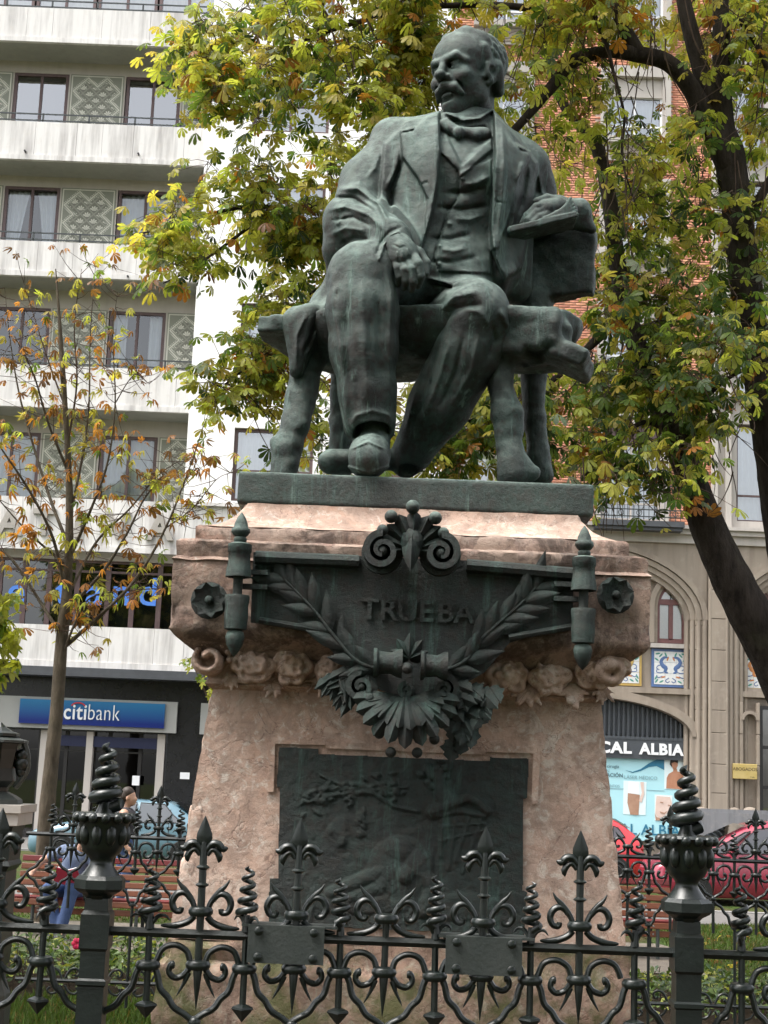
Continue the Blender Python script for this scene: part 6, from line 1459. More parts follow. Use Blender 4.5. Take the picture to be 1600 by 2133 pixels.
# cornice mouldings
for y0, z0, z1 in ((YG-.32, zcor1-.08, zcor1+.02), (YG-.22, zcor1-.22, zcor1-.08), (YG-.10, zcor0-.05, zcor1-.22)):
    m = MB(); m.bb(XQ, 16, y0, YG+.7, z0, z1); m.build('cornice', M['paleston'], RB)
def bay(cx, vis):
    zs = Z_(1430, 1290, YG); rx0 = bayh-.30; rz0 = Z_(1300, 1128, YG)-zs
    # spandrel wall above the great arch, joined from voussoir strips up to the cornice
    A = garch(cx, zs, rx0, rz0, 28); m = MB(); n = len(A)
    vs = [(x, YG, z) for x, z in A]+[(x, YG, max(zcor0+.02, z+.01)) for x, z in A]; m.add(vs, [(i, i+1, n+i+1, n+i) for i in range(n-1)]); m.build('spandrel', M['sandstone'], RB)
    for k, (o, y) in enumerate(((0, 0), (.17, .07), (.33, .15), (.48, .24))):       # receding archivolts
        O = garch(cx, zs, rx0-o+.02, rz0-o+.02, 28); I = garch(cx, zs, rx0-o-.13, rz0-o-.13, 28); m = MB(); m.ring(O, I, YG-.08+y, YG+.5, closed=False); m.build('archivolt', M['sandstone'], RB, True, 40)
        for sx in (-1, 1): x = cx+sx*(rx0-o-.055); m = MB(); m.lathe([(.075, .02), (.075, zs)], 12, (x, YG-.01+y, 0)); m.build('shaft', M['sandstone'], RB, True, 40)
    tym = MB(); tym.bb(cx-rx0+.6, cx+rx0-.6, YG+.42, YG+.56, Z_(1400, 1446, YG), zs+rz0-.5); tym.build('tympanum', M['sandstone'], RB)
    z_sill, z_spr, z_apx = Z_(1400, 1338, YG), Z_(1400, 1262, YG), Z_(1400, 1204, YG)
    off = X_(1401, 1300, YG)-X_(1212, 1300, YG)
    for i, f in enumerate((-1, -.47, .47, 1)):
        lx = cx+f*off; hw = .47
        if abs(lx-cx) < .2: continue
        def lanc(h, top, bot=z_sill):
            R_ = (h*h+(top-z_spr)**2)/(2*h); pts = [(lx-h, bot)]
            for j in range(9): an = j/8*math.asin(min(1, (top-z_spr)/R_)); pts.append((lx-h+R_-R_*math.cos(an), z_spr+R_*math.sin(an)))
            for j in range(8, -1, -1): an = j/8*math.asin(min(1, (top-z_spr)/R_)); pts.append((lx+h-R_+R_*math.cos(an), z_spr+R_*math.sin(an)))
            pts.append((lx+h, bot)); return pts
        for h0, h1, y0 in ((hw+.16, hw+.02, YG+.22), (hw+.04, hw-.08, YG+.30)):
            m = MB(); m.ring(lanc(h0, z_apx+h0-hw+.06), lanc(h1, z_apx+h1-hw), y0, YG+.5, closed=False); m.build('lancet_moulding', M['sandstone'], RB, True, 40)
        fo = lanc(hw-.05, z_apx-.06); fi = lanc(hw-.15, z_apx-.20, z_sill+.12); m = MB(); m.ring(fo, fi, YG+.33, YG+.43, closed=False); m.bb(lx-.06, lx+.06, YG+.335, YG+.42, z_sill+.1, z_spr+.12); m.bb(lx-hw+.1, lx+hw-.1, YG+.325, YG+.42, z_spr+.06, z_spr+.22); m.bb(lx-hw+.06, lx+hw-.06, YG+.335, YG+.42, z_sill, z_sill+.13); wn = m.build('lancet_window', M['frame_wine'], RB)
        pn = lanc(hw-.14, z_apx-.19, z_sill+.1); m = MB(); m.prism(pn, YG+.385, YG+.39); m.build('pane', M['glass_clear'], wn); m = MB(); m.prism(pn, YG+.398, YG+.402); m.build('blind', M['blind'], wn)
        m = MB(); m.bb(lx-.012, lx+.012, YG+.37, YG+.384, z_spr+.2, z_apx-.2); m.build('glazing_bar', M['frame_dark'], wn)
        m = MB(); m.bb(lx-hw-.12, lx+hw+.12, YG+.2, YG+.5, z_sill-.14, z_sill-.02); m.build('sill', M['paleston'], RB)
        tile_panel(lx, Z_(1400, 1390, YG), .47, i, cx)
    zsc = Z_(1400, 1438, YG); m = MB(); m.bb(cx-bayh+.45, cx+bayh-.45, YG+.08, YG+.5, zsc-.10, zsc+.06); m.build('string_course', M['sandstone'], RB)
    if cx > PXc: m = MB(); m.bb(cx-bayh+.5, cx+bayh-.5, YG+.2, YG+.5, zsc-.62, zsc-.10); m.build('spandrel', M['sandstone'], RB)
def tile_panel(cx, cz, h, k, bx):
    """white glazed tile panel painted with a pair of blue long-necked beasts and scrolls"""
    y = YG+.34; t = thing('tile_panel', ['painted ceramic panel %s' % s for s in ('at the far end of its arch, hidden behind the pedestal', 'second from the far end, hidden behind the pedestal', 'with a golden winged beast, half hidden behind the pedestal capital', 'with two blue beasts, complete, beside the sandstone pier', 'with orange winged beasts, half hidden by the leaning trunk', 'just beyond the right edge, second from the pier', 'third from the pier beyond the right edge', 'fourth from the pier beyond the right edge')][k if bx < PXc else 4+k], 'tile panel', (cx, y, cz-h))
    m = MB(); m.bb(cx-h-.07, cx+h+.07, y+.01, y+.12, cz-h-.07, cz+h+.07); m.build('border', M['tile_blue' if k % 2 else 'tile_ochre'], t)
    for i in range(3):
        for j in range(3):
            s = 2*h/3; m = MB(); m.bb(cx-h+i*s+.004, cx-h+(i+1)*s-.004, y, y+.02, cz-h+j*s+.004, cz-h+(j+1)*s-.004); m.build('tile', M['tile_white'], t)
    main = 'tile_orange' if bx > PXc else ('tile_blue' if k in (0, 3) else 'tile_ochre')
    for s in (-1, 1):
        def pt(a, b): return (cx+s*a*h, y-.004, cz+b*h)
        m = MB(); m.tube([pt(*q) for q in bez([(.16, .62), (.40, .62), (.58, .38), (.46, .12), (.28, -.02), (.34, -.22), (.16, -.30)], 22)], [h*r for r in [.05, .055, .06, .07, .08, .09, .10, .10, .11, .11, .12, .13, .13, .13, .12, .11, .10, .09, .08, .07, .06, .05, .03]], 8, flat=.1); m.build('beast', M[main], t, True)
        m = MB()
        for q in (((.3, .1), (.7, .15), (.85, -.02), (.68, -.12)), ((.3, -.2), (.6, -.3), (.85, -.25), (.8, -.08)), ((.1, -.6), (.3, -.75), (.2, -.88), (.06, -.8)), ((.5, -.5), (.75, -.6), (.85, -.45))): m.tube([pt(*w_) for w_ in bez(list(q), 10)], h*.028, 5, flat=.2)
        m.build('scroll', M['tile_blue'], t, True)
        for q, an, mt in (((.6, .75), .8, 'tile_green'), ((.85, .5), -.6, 'tile_green'), ((.78, .85), .2, 'tile_green'), ((.3, .8), 2., 'tile_green'), ((.55, -.82), .5, 'tile_green'), ((.85, -.8), .9, 'tile_green'), ((.45, -.55), .2, 'tile_orange'), ((.18, .55), 1.2, 'tile_orange'), ((.88, -.6), 1., 'tile_green')):
            m = MB(); p = pt(*q); m.ball(p, h*.15, 8, 6, (1, .05, .34), Matrix.Rotation(s*an, 3, 'Y')); m.build('painted_leaf', M[mt], t)
for nme, c in (('tile_white', (.74, .75, .74)), ('tile_blue', (.09, .16, .34)), ('tile_green', (.08, .30, .24)), ('tile_orange', (.55, .22, .07)), ('tile_ochre', (.50, .34, .10))): M[nme] = simple(nme, c, tuple(q*.85 for q in c), 8, .35)
bay(PXc-bayh, True); bay(PXc+bayh, True)
# pier of dressed blocks between the bays
def blocks(u0, u1, y0, y1, vs, mat='sandstone', sub=None):
    for a, b in zip(vs[:-1], vs[1:]):
        vm = (a+b)/2; x0, x1 = X_(u0, vm, YG), X_(u1, vm, YG); m = MB(); d = g.uniform(0, .012); m.bb(x0+.006, x1-.006, y0+d, y1, Z_(1490, b, YG)+.006, Z_(1490, a, YG)-.006); o = m.build('stone', M[mat], RB); bv = o.modifiers.new('b', 'BEVEL'); bv.width = .012; bv.segments = 1
ed_ = [1690, 1652, 1592, 1527, 1480, 1420, 1355, 1290, 1230, 1165, 1128][::-1]
blocks(1478, 1512, YG-.16, YG+.3, ed_); blocks(1449, 1478, YG+.02, YG+.3, [e+(14 if i % 2 else 0) for i, e in enumerate(ed_)]); blocks(1512, 1541, YG+.02, YG+.3, [e+(0 if i % 2 else 14) for i, e in enumerate(ed_)])
for u in (1478, 1512):
    x = X_(u, 1450, YG); m = MB(); m.lathe([(.06, Z_(u, 1690, YG)), (.06, zcor0)], 10, (x, YG-.10, 0)); m.build('shaft', M['sandstone'], RB, True, 40)
facade('plinth_grey', (.21, .21, .22), (.09, .09, .095), .9); zpl = Z_(1500, 1692, YG); m = MB(); m.bb(X_(1440, 1700, YG-.25), 16, YG-.25, YG+.5, 0, zpl); m.bb(X_(1440, 1700, YG-.2), 16, YG-.18, YG+.5, zpl, zpl+.09); m.build('plinth', M['plinth_grey'], RB)
for u in (1462, 1497, 1527, 1562):
    p = at(u, 1686, YG); m = MB(); m.ball((p.x, YG-.02, p.z-.03), .19, 12, 8, (1, .8, .5)); m.build('shaft_base', M['sandstone'], RB, True, 60)
# niche with a brass plate on it, then a dark doorway
blocks(1541, 1549, YG+.0, YG+.3, [1460, 1527, 1592, 1690]); blocks(1577, 1584, YG+.0, YG+.3, [1460, 1527, 1592, 1690])
xn = X_(1563, 1500, YG); zn = Z_(1563, 1500, YG); m = MB(); m.ring(garch(xn, zn, .26, .26, 14), garch(xn, zn, .17, .17, 14), YG-.02, YG+.3, closed=False); m.build('niche_head', M['sandstone'], RB, True, 40)
m = MB(); m.bb(xn-.5, xn+.5, YG+.2, YG+.3, zn-2.7, zn+.9); m.build('niche_back', M['sandstone'], RB)
pq = thing('brass_plate', 'polished brass plate with engraved lettering fixed over the stone niche', 'plaque', (xn, YG-.1, Z_(1552, 1624, YG)))
x0, x1 = X_(1526, 1607, YG-.1), X_(1577, 1607, YG-.1); z0, z1 = Z_(1552, 1623, YG-.1), Z_(1552, 1591, YG-.1); m = MB(); m.bb(x0, x1, YG-.14, YG-.02, z0, z1); o = m.build('plate', M['brass'], pq); bv = o.modifiers.new('b', 'BEVEL'); bv.width = .015; bv.segments = 2
text_part('ABOGADOS', .125, .006, ((x0+x1)/2, YG-.144, (z0+z1)/2+.02), M['brass_ink'], pq, bold=.001); text_part('1º izda.', .045, .006, (x1-.14, YG-.144, z0+.05), M['brass_ink'], pq)
xd = X_(1584, 1600, YG); window(RB, xd, xd+1.9, .3, Z_(1584, 1470, YG), YG+.1, 2, (.12, .45, .72), 'frame_dark', 'dark', .1, .12, 'glass')
# upper right stone bay
UR = [(zcor1+.30, Z_(1560, 888, YK))]+[(zcor1+.30+3.75*k, Z_(1560, 888, YK)+3.75*k) for k in range(1, 5)]
uc = [(X_(1531, 980, YK), X_(1593, 980, YK)), (X_(1604, 980, YK), X_(1666, 980, YK))]
wall_with_holes(RB, 'stone_bay', M['paleston'], bx1, 15.5, zcor1, 27, YK-.25, YK+.3, uc, UR)
for a, b in uc:
    for za, zb in UR: window(RB, a, b, za, zb, YK-.1, 1, (.27,), 'frame_brown', 'curtain', .06, .1)
for u in (1484, 1512): x = X_(u, 900, YK-.4); m = MB(); m.bb(x, x+.16, YK-.42, YK-.25, zcor1, 27); m.build('pilaster', M['paleston'], RB)
for za, zb in UR: m = MB(); m.bb(bx1-.05, 15.5, YK-.5, YK-.25, zb+.75, zb+.92); m.build('string_course', M['paleston'], RB)
# ------------------------------------------------------------------ clinic shopfront under the arch
SF = thing('clinic_shopfront', 'grey ribbed shutter and dark sign with white letters over a pale blue poster', 'shopfront', (X_(1250, 1700, YG), YG+.3, 0))
xr = X_(1437, 1560, YG+.3); xl = 2*(PXc-bayh)-xr; cxs = (xr+xl)/2; hw = (xr-xl)/2; zspr = Z_(1430, 1535, YG+.3); ztp = Z_(1245, 1452, YG+.3)
O = garch(cxs, zspr, hw+.28, ztp-zspr+.26, 30); I = garch(cxs, zspr, hw, ztp-zspr, 30); m = MB(); m.ring(O, I, YG+.05, YG+.5, closed=False); m.build('arch_moulding', M['sandstone'], RB, True, 40)
A = garch(cxs, zspr, hw+.24, ztp-zspr+.22, 30); zt_ = Z_(1400, 1438, YG)-.09; n = len(A); m = MB(); m.add([(x, YG+.2, z) for x, z in A]+[(x, YG+.2, max(zt_, z+.005)) for x, z in A], [(i, i+1, n+i+1, n+i) for i in range(n-1)]); m.build('spandrel', M['sandstone'], RB)
O = garch(cxs, zspr, hw+.12, ztp-zspr+.11, 30); I = garch(cxs, zspr, hw+.01, ztp-zspr+.01, 30); m = MB(); m.ring(O, I, YG+.0, YG+.06, closed=False); m.build('arch_roll', M['sandstone'], RB, True, 40)
for sx in (-1, 1): m = MB(); x = cxs+sx*(hw+.13); m.bb(x-.13, x+.13, YG+.05, YG+.5, .3, zspr); m.build('jamb', M['sandstone'], RB)
m = MB(); m.prism(garch(cxs, zspr, hw, ztp-zspr, 30)+[], YG+.42, YG+.46); m.build('shutter_back', M['sign_grey'], SF)
zsg1, zsg0 = Z_(1340, 1541, YG+.25), Z_(1340, 1581, YG+.25)
x = xl+.05; i = 0
while x < xr:
    dz = (1-((x-cxs)/hw)**2); zt_ = zspr+(ztp-zspr)*math.sqrt(max(0, dz))-.03
    if zt_ > zsg1+.05: m = MB(); m.lathe([(.05, zsg1-.02), (.05, zt_)], 6, (x, YG+.40, 0)); m.build('rib', M['sign_grey'], SF, True, 70)
    x += .135
m = MB(); m.bb(xl+.01, xr-.01, YG+.24, YG+.46, zsg0, zsg1); m.bb(xl+.01, xr-.01, YG+.22, YG+.46, zsg1, zsg1+.08); m.build('sign_board', M['sign_grey'], SF)
text_part('MEDICAL', .42, .03, at(1315, 1569, YG+.2), M['white_paint'], SF, align='RIGHT', bold=.018, spacing=1.1, fit=2.08); text_part('ALBIA', .42, .03, at(1333, 1570, YG+.2), M['white_paint'], SF, align='LEFT', bold=.018, spacing=1.1, fit=1.26)
M['poster'] = simple('poster', (.42, .72, .78), (.46, .76, .81), 1.5, .4); M['poster_teal'] = simple('poster_teal', (.015, .14, .25), (.03, .20, .32), 2, .4); M['poster_ink'] = simple('poster_ink', (.12, .22, .26), None, 2, .5); M['poster_grey'] = simple('poster_grey', (.25, .42, .46), None); M['poster_pale'] = simple('poster_pale', (.72, .84, .85), None)
M['tan_skin'] = simple('tan_skin', (.42, .19, .11), (.50, .25, .15), 6, .6); M['pale_skin'] = simple('pale_skin', (.66, .50, .43), (.72, .57, .50), 6, .6); M['leg_skin'] = simple('leg_skin', (.36, .20, .13), (.46, .28, .19), 5, .6); M['dark_hair'] = simple('dark_hair', (.03, .018, .012), None, 5, .6)
zp0 = .55; m = MB(); m.bb(xl+.02, xr-.02, YG+.36, YG+.44, zp0, zsg0); po = m.build('poster', M['poster'], SF)
PYp = YG+.35
def flat(poly, mt, off=0., nm='print'): m = MB(); m.prism([(at(u, v, PYp).x, at(u, v, PYp).z) for u, v in poly], PYp-off, PYp-off+.006); return m.build(nm, M[mt], po)
flat([(1302, 1604), (1318, 1608), (1335, 1602), (1352, 1590), (1370, 1581), (1384, 1580), (1384, 1604), (1368, 1596), (1352, 1598), (1335, 1606), (1318, 1610)], 'poster_teal')
flat([(1384, 1582), (1431, 1584), (1431, 1646), (1384, 1643)], 'poster_pale')
flat([(1388, 1642), (1389, 1620), (1393, 1612), (1402, 1607), (1403, 1601), (1410, 1601), (1411, 1607), (1420, 1609), (1428, 1616), (1430, 1645)], 'tan_skin', .008); flat([(1397, 1588), (1403, 1581), (1412, 1583), (1412, 1595), (1408, 1603), (1402, 1602)], 'tan_skin', .008); flat([(1395, 1592), (1397, 1582), (1404, 1580), (1413, 1583), (1412, 1590), (1405, 1587), (1399, 1590), (1400, 1599)], 'dark_hair', .016)
flat([(1299, 1626), (1347, 1629), (1345, 1698), (1298, 1696)], 'poster_pale'); flat([(1309, 1627), (1331, 1628), (1332, 1655), (1308, 1652)], 'white_paint', .008); flat([(1308, 1652), (1333, 1656), (1330, 1698), (1313, 1697), (1307, 1672)], 'leg_skin', .008); flat([(1334, 1629), (1341, 1629), (1342, 1655), (1336, 1672), (1331, 1668), (1337, 1652)], 'pale_skin', .012)
flat([(1364, 1655), (1401, 1657), (1400, 1711), (1364, 1709)], 'poster_pale'); flat([(1368, 1658), (1396, 1660), (1400, 1674), (1394, 1690), (1382, 1702), (1371, 1704), (1365, 1694), (1366, 1672)], 'pale_skin', .008)
for q in ([(1375, 1670), (1382, 1671), (1381, 1673), (1375, 1672)], [(1391, 1676), (1397, 1677), (1396, 1679), (1391, 1678)], [(1374, 1690), (1384, 1693), (1390, 1689), (1384, 1696), (1376, 1694)]): flat(q, 'leg_skin', .016)
flat([(1364, 1694), (1368, 1702), (1380, 1706), (1392, 1696), (1384, 1709), (1366, 1709)], 'leg_skin', .012); flat([(1240, 1640), (1300, 1643), (1300, 1644), (1240, 1641)], 'poster_grey'); flat([(1347, 1645), (1384, 1647), (1384, 1648), (1347, 1646)], 'poster_grey')
for txt, sz, u, v, mt, al, bo in (('LIPOSUCCIÓN CLÍNICA sin cirugía', .115, 1290, 1600, 'poster_ink', 'RIGHT', 0), ('HIPERHIDROSIS SUDORACIÓN FUSIÓN', .125, 1270, 1609, 'poster_grey', 'RIGHT', 0), ('DEPILACIÓN', .125, 1298, 1619, 'poster_ink', 'RIGHT', .003), ('LÁSER MÉDICO', .12, 1300, 1622, 'poster_grey', 'LEFT', 0), ('TRATAMIENTOS', .09, 1291, 1640, 'poster_grey', 'RIGHT', 0), ('MEDICAL ALBIA', .36, 1417, 1742, 'poster_teal', 'RIGHT', .004)):
    if txt.startswith('LIPO'): txt = 'A sin cirugía'
    if txt.startswith('HIPER'): txt = 'SIÓN'
    text_part(txt, sz*1.15, .004, at(u, v, PYp-.006), M[mt], po, align=al, bold=bo)
for i in range(8): flat([(1240, 1652+i*5.2), (1258+(i*7 % 9), 1652.6+i*5.2), (1258+(i*7 % 9), 1654+i*5.2), (1240, 1653.4+i*5.2)], 'poster_grey')
# ================================================================== benches, people, cars, lamp pillar
t = NT('bench_wood'); n1 = t.noise(9, 5, .6, stretch=(.25, 3, 3)); c = t.mix(t.mapr(n1, .3, .7), (.14, .045, .022), (.21, .072, .034)); M['bench_wood'] = t.bsdf(c, .38, 0, t.bump(n1, .2, .01), .5)
M['bench_red'] = simple('bench_red', (.13, .018, .02), (.17, .028, .028), 8, .35)
def bench(label, x0, x1, Y):
    t = thing('park_bench', label, 'bench', ((x0+x1)/2, Y, 0), 'red slatted park benches'); L = x1-x0; cx = (x0+x1)/2
    def slat(y, z, tilt, mt='bench_wood', w_=.075):
        m = MB(); m.box((cx, y, z), (L, .035, w_), Matrix.Rotation(tilt, 3, 'X')); o = m.build('slat', M[mt], t); b = o.modifiers.new('b', 'BEVEL'); b.width = .008; b.segments = 2
        k = MB()
        for f in (.12, .14, .5, .52, .86, .88): k.lathe([(.013, 0), (.011, .006)], 8, (x0+L*f, y-.018-(.004), z), axis='y')
        tag(k.build('bolt_heads', M['kerb_stone'], t), kind='stuff')
    for i in range(5): slat(Y+.36+.045*i, .50+.098*i, R(-14), 'bench_red' if i == 4 else 'bench_wood')
    for i in range(5): slat(Y-.10+.095*i, .455-.008*i, R(-80), 'bench_red' if i == 0 else 'bench_wood', .08)
    slat(Y-.15, .40, R(-10)); slat(Y-.13, .30, R(-4)); slat(Y+.33, .40, 0)
    for f in (.1, .5, .9):
        x = x0+L*f; m = MB(); m.tube([(x, Y-.16, 0), (x, Y-.14, .40), (x, Y+.32, .40), (x, Y+.40, .45), (x, Y+.62, .98)], .025, 6); m.tube([(x, Y+.45, 0), (x, Y+.32, .40)], .025, 6); m.build('frame', M['iron_grey'], t, True)
bench('long red slatted bench left of the pedestal where the reader sits', X_(22, 1860, 19.5), X_(560, 1860, 19.5), 19.5)
bench('long red slatted bench showing right of the pedestal', X_(950, 1900, 19.5), X_(1412, 1900, 19.5), 19.5)
SKIN = simple('skin', (.46, .26, .18), (.52, .31, .22), 12, .55); M['denim'] = simple('denim', (.035, .065, .16), (.06, .10, .22), 9, .85, 0, .3, 60); M['shirt'] = simple('shirt', (.12, .16, .26), (.17, .21, .31), 7, .85, 0, .3, 50); M['dark_top'] = simple('dark_top', (.03, .028, .035), (.05, .045, .05), 7, .85); M['book_red'] = simple('book_red', (.35, .02, .05), None, 5, .5); M['shoe'] = simple('shoe', (.02, .02, .02), None, 5, .5)
def person(name, label, base, parts, extra=()):
    t = thing(name, label, 'person', base)
    lo = Vector(base)+Vector((-.62, -.75, -.02)); hi = Vector(base)+Vector((.62, .62, 1.95))
    for nm, mt, segs in parts:
        f = Field(lo, hi, .0165)
        for (a, b, ra, rb) in segs: f.cone(Vector(base)+Vector(a), Vector(base)+Vector(b), ra, rb, .03)
        f.rough(.006, 16, len(nm)); link(nm, np_mesh(nm, *f.mesh_data(), mt), t)
    return t
b0 = at(135, 1900, 19.35); b0.z = 0
HEAD = lambda x, y, z, fx, fy: [((x, y, z), (x+fx*.02, y+fy*.02, z-.05), .098, .088), ((x+fx*.05, y+fy*.05, z-.06), (x+fx*.055, y+fy*.055, z-.10), .062, .05), ((x+fx*.10, y+fy*.10, z-.03), (x+fx*.115, y+fy*.115, z-.05), .014, .018), ((x-fy*.095, y+fx*.095, z-.03), (x-fy*.10, y+fx*.10, z-.06), .02, .016), ((x+fy*.095, y-fx*.095, z-.03), (x+fy*.10, y-fx*.10, z-.06), .02, .016)]
def hand(x, y, z, dx, dy, dz):
    h = [((x, y, z), (x+dx*.06, y+dy*.06, z+dz*.06), .036, .034)]
    for i in range(4): o = (i-1.5)*.02; h.append(((x+dx*.07+o*dy, y+dy*.07-o*dx, z+dz*.07), (x+dx*.13+o*dy, y+dy*.13-o*dx, z+dz*.13-.02), .011, .009))
    h.append(((x+.02, y, z+.02), (x+dx*.06+.035, y+dy*.06, z+dz*.06+.03), .013, .01)); return h
arms = [((-.10, .12, 1.03), (-.36, .16, .90), .052, .045), ((-.36, .16, .90), (-.42, -.04, .80), .042, .032)]+hand(-.42, -.06, .79, -.1, -.9, -.3)+[((.30, .03, 1.02), (.36, -.12, .78), .052, .045), ((.36, -.12, .78), (.18, -.32, .73), .042, .032)]+hand(.16, -.34, .73, -.9, -.3, .1)
body = [((.0, .15, .58), (.10, .06, .95), .15, .16), ((-.07, .10, 1.04), (.27, .03, 1.03), .075, .075), ((.14, .0, 1.05), (.20, -.08, 1.16), .062, .056)]+HEAD(.22, -.13, 1.27, -.1, -.95)+arms+[((-.08, .12, .56), (-.16, -.30, .58), .09, .075), ((-.16, -.30, .56), (-.02, -.34, .12), .065, .045), ((.10, .12, .56), (.14, -.34, .60), .09, .075), ((.14, -.34, .58), (.05, -.40, .12), .065, .045), ((-.02, -.36, .06), (-.04, -.52, .04), .045, .04), ((.05, -.42, .06), (.06, -.58, .04), .045, .04)]
person('person', 'person in a blue shirt and jeans reading a red book on the bench', b0, [('body', SKIN, body),
    ('shirt', M['shirt'], [((.0, .15, .60), (.10, .06, .95), .165, .178), ((-.07, .10, 1.03), (.27, .03, 1.02), .09, .09), ((-.10, .12, 1.03), (-.24, .14, .96), .072, .066), ((.30, .03, 1.02), (.34, -.06, .88), .072, .066)]),
    ('jeans', M['denim'], [((-.08, .12, .56), (-.16, -.30, .58), .108, .09), ((-.16, -.30, .57), (-.02, -.34, .14), .082, .066), ((.10, .12, .56), (.14, -.34, .60), .108, .09), ((.14, -.34, .59), (.05, -.40, .14), .082, .066), ((-.08, .14, .58), (.10, .14, .58), .14, .14)]),
    ('shoes', M['shoe'], [((-.02, -.36, .05), (-.04, -.54, .035), .055, .045), ((.05, -.42, .05), (.06, -.60, .035), .055, .045)]),
    ('hair', M['dark_hair'], [((.23, -.10, 1.30), (.23, -.09, 1.26), .104, .10)])])
bk = thing('book', 'open red covered book in the hands of the seated reader', 'book', b0+Vector((.08, -.42, .74)))
m = MB()
for s in (-1, 1): m.box(b0+Vector((.08+s*.075, -.42, .76)), (.15, .2, .012), Matrix.Rotation(R(-s*16), 3, 'Y') @ Matrix.Rotation(R(-62), 3, 'X'))
m.build('cover', M['book_red'], bk)
for s in (-1, 1): m = MB(); m.box(b0+Vector((.08+s*.072, -.405, .775)), (.135, .185, .012), Matrix.Rotation(R(-s*16), 3, 'Y') @ Matrix.Rotation(R(-62), 3, 'X')); m.build('pages', M['white_paint'], bk)
b1 = at(252, 1840, 23.5); b1.z = 0
body = [((0, 0, .95), (.02, 0, 1.30), .14, .15), ((.0, -.17, 1.40), (.0, .17, 1.40), .07, .07), ((.0, 0, 1.42), (.03, 0, 1.55), .055, .052)]+HEAD(.04, 0, 1.66, .98, -.18)+[((.0, -.21, 1.38), (-.02, -.25, 1.10), .055, .045), ((-.02, -.25, 1.10), (.10, -.24, .88), .042, .032)]+hand(.12, -.24, .86, .5, 0, -.8)+[((.0, .21, 1.38), (.02, .25, 1.10), .055, .045), ((.02, .25, 1.10), (-.04, .25, .86), .042, .032)]+hand(-.04, .25, .84, .1, 0, -.95)+[((0, -.09, .92), (.10, -.09, .50), .09, .068), ((.10, -.09, .50), (.02, -.09, .09), .06, .042), ((0, .09, .92), (-.02, .09, .50), .09, .068), ((-.02, .09, .50), (-.16, .09, .12), .06, .042), ((.02, -.09, .05), (.18, -.09, .04), .045, .038), ((-.16, .09, .08), (-.02, .09, .04), .045, .038)]
person('person', 'person with short dark hair and bare shoulders walking past behind the left post', b1, [('body', SKIN, body), ('top', M['dark_top'], [((0, 0, .95), (.02, 0, 1.32), .155, .165), ((.0, -.10, 1.40), (.0, .10, 1.40), .078, .078)]),
    ('trousers', M['denim'], [((0, -.09, .92), (.10, -.09, .50), .105, .085), ((.10, -.09, .50), (.02, -.09, .14), .078, .065), ((0, .09, .92), (-.02, .09, .50), .105, .085), ((-.02, .09, .50), (-.15, .09, .16), .078, .065), ((0, -.06, .95), (0, .06, .95), .15, .15)]), ('shoes', M['shoe'], [((.02, -.09, .05), (.19, -.09, .035), .053, .044), ((-.16, .09, .07), (0, .09, .035), .053, .044)]),
    ('hair', M['dark_hair'], [((.015, .0, 1.70), (.0, .0, 1.66), .104, .102), ((-.05, 0, 1.64), (-.07, 0, 1.58), .075, .06)])])
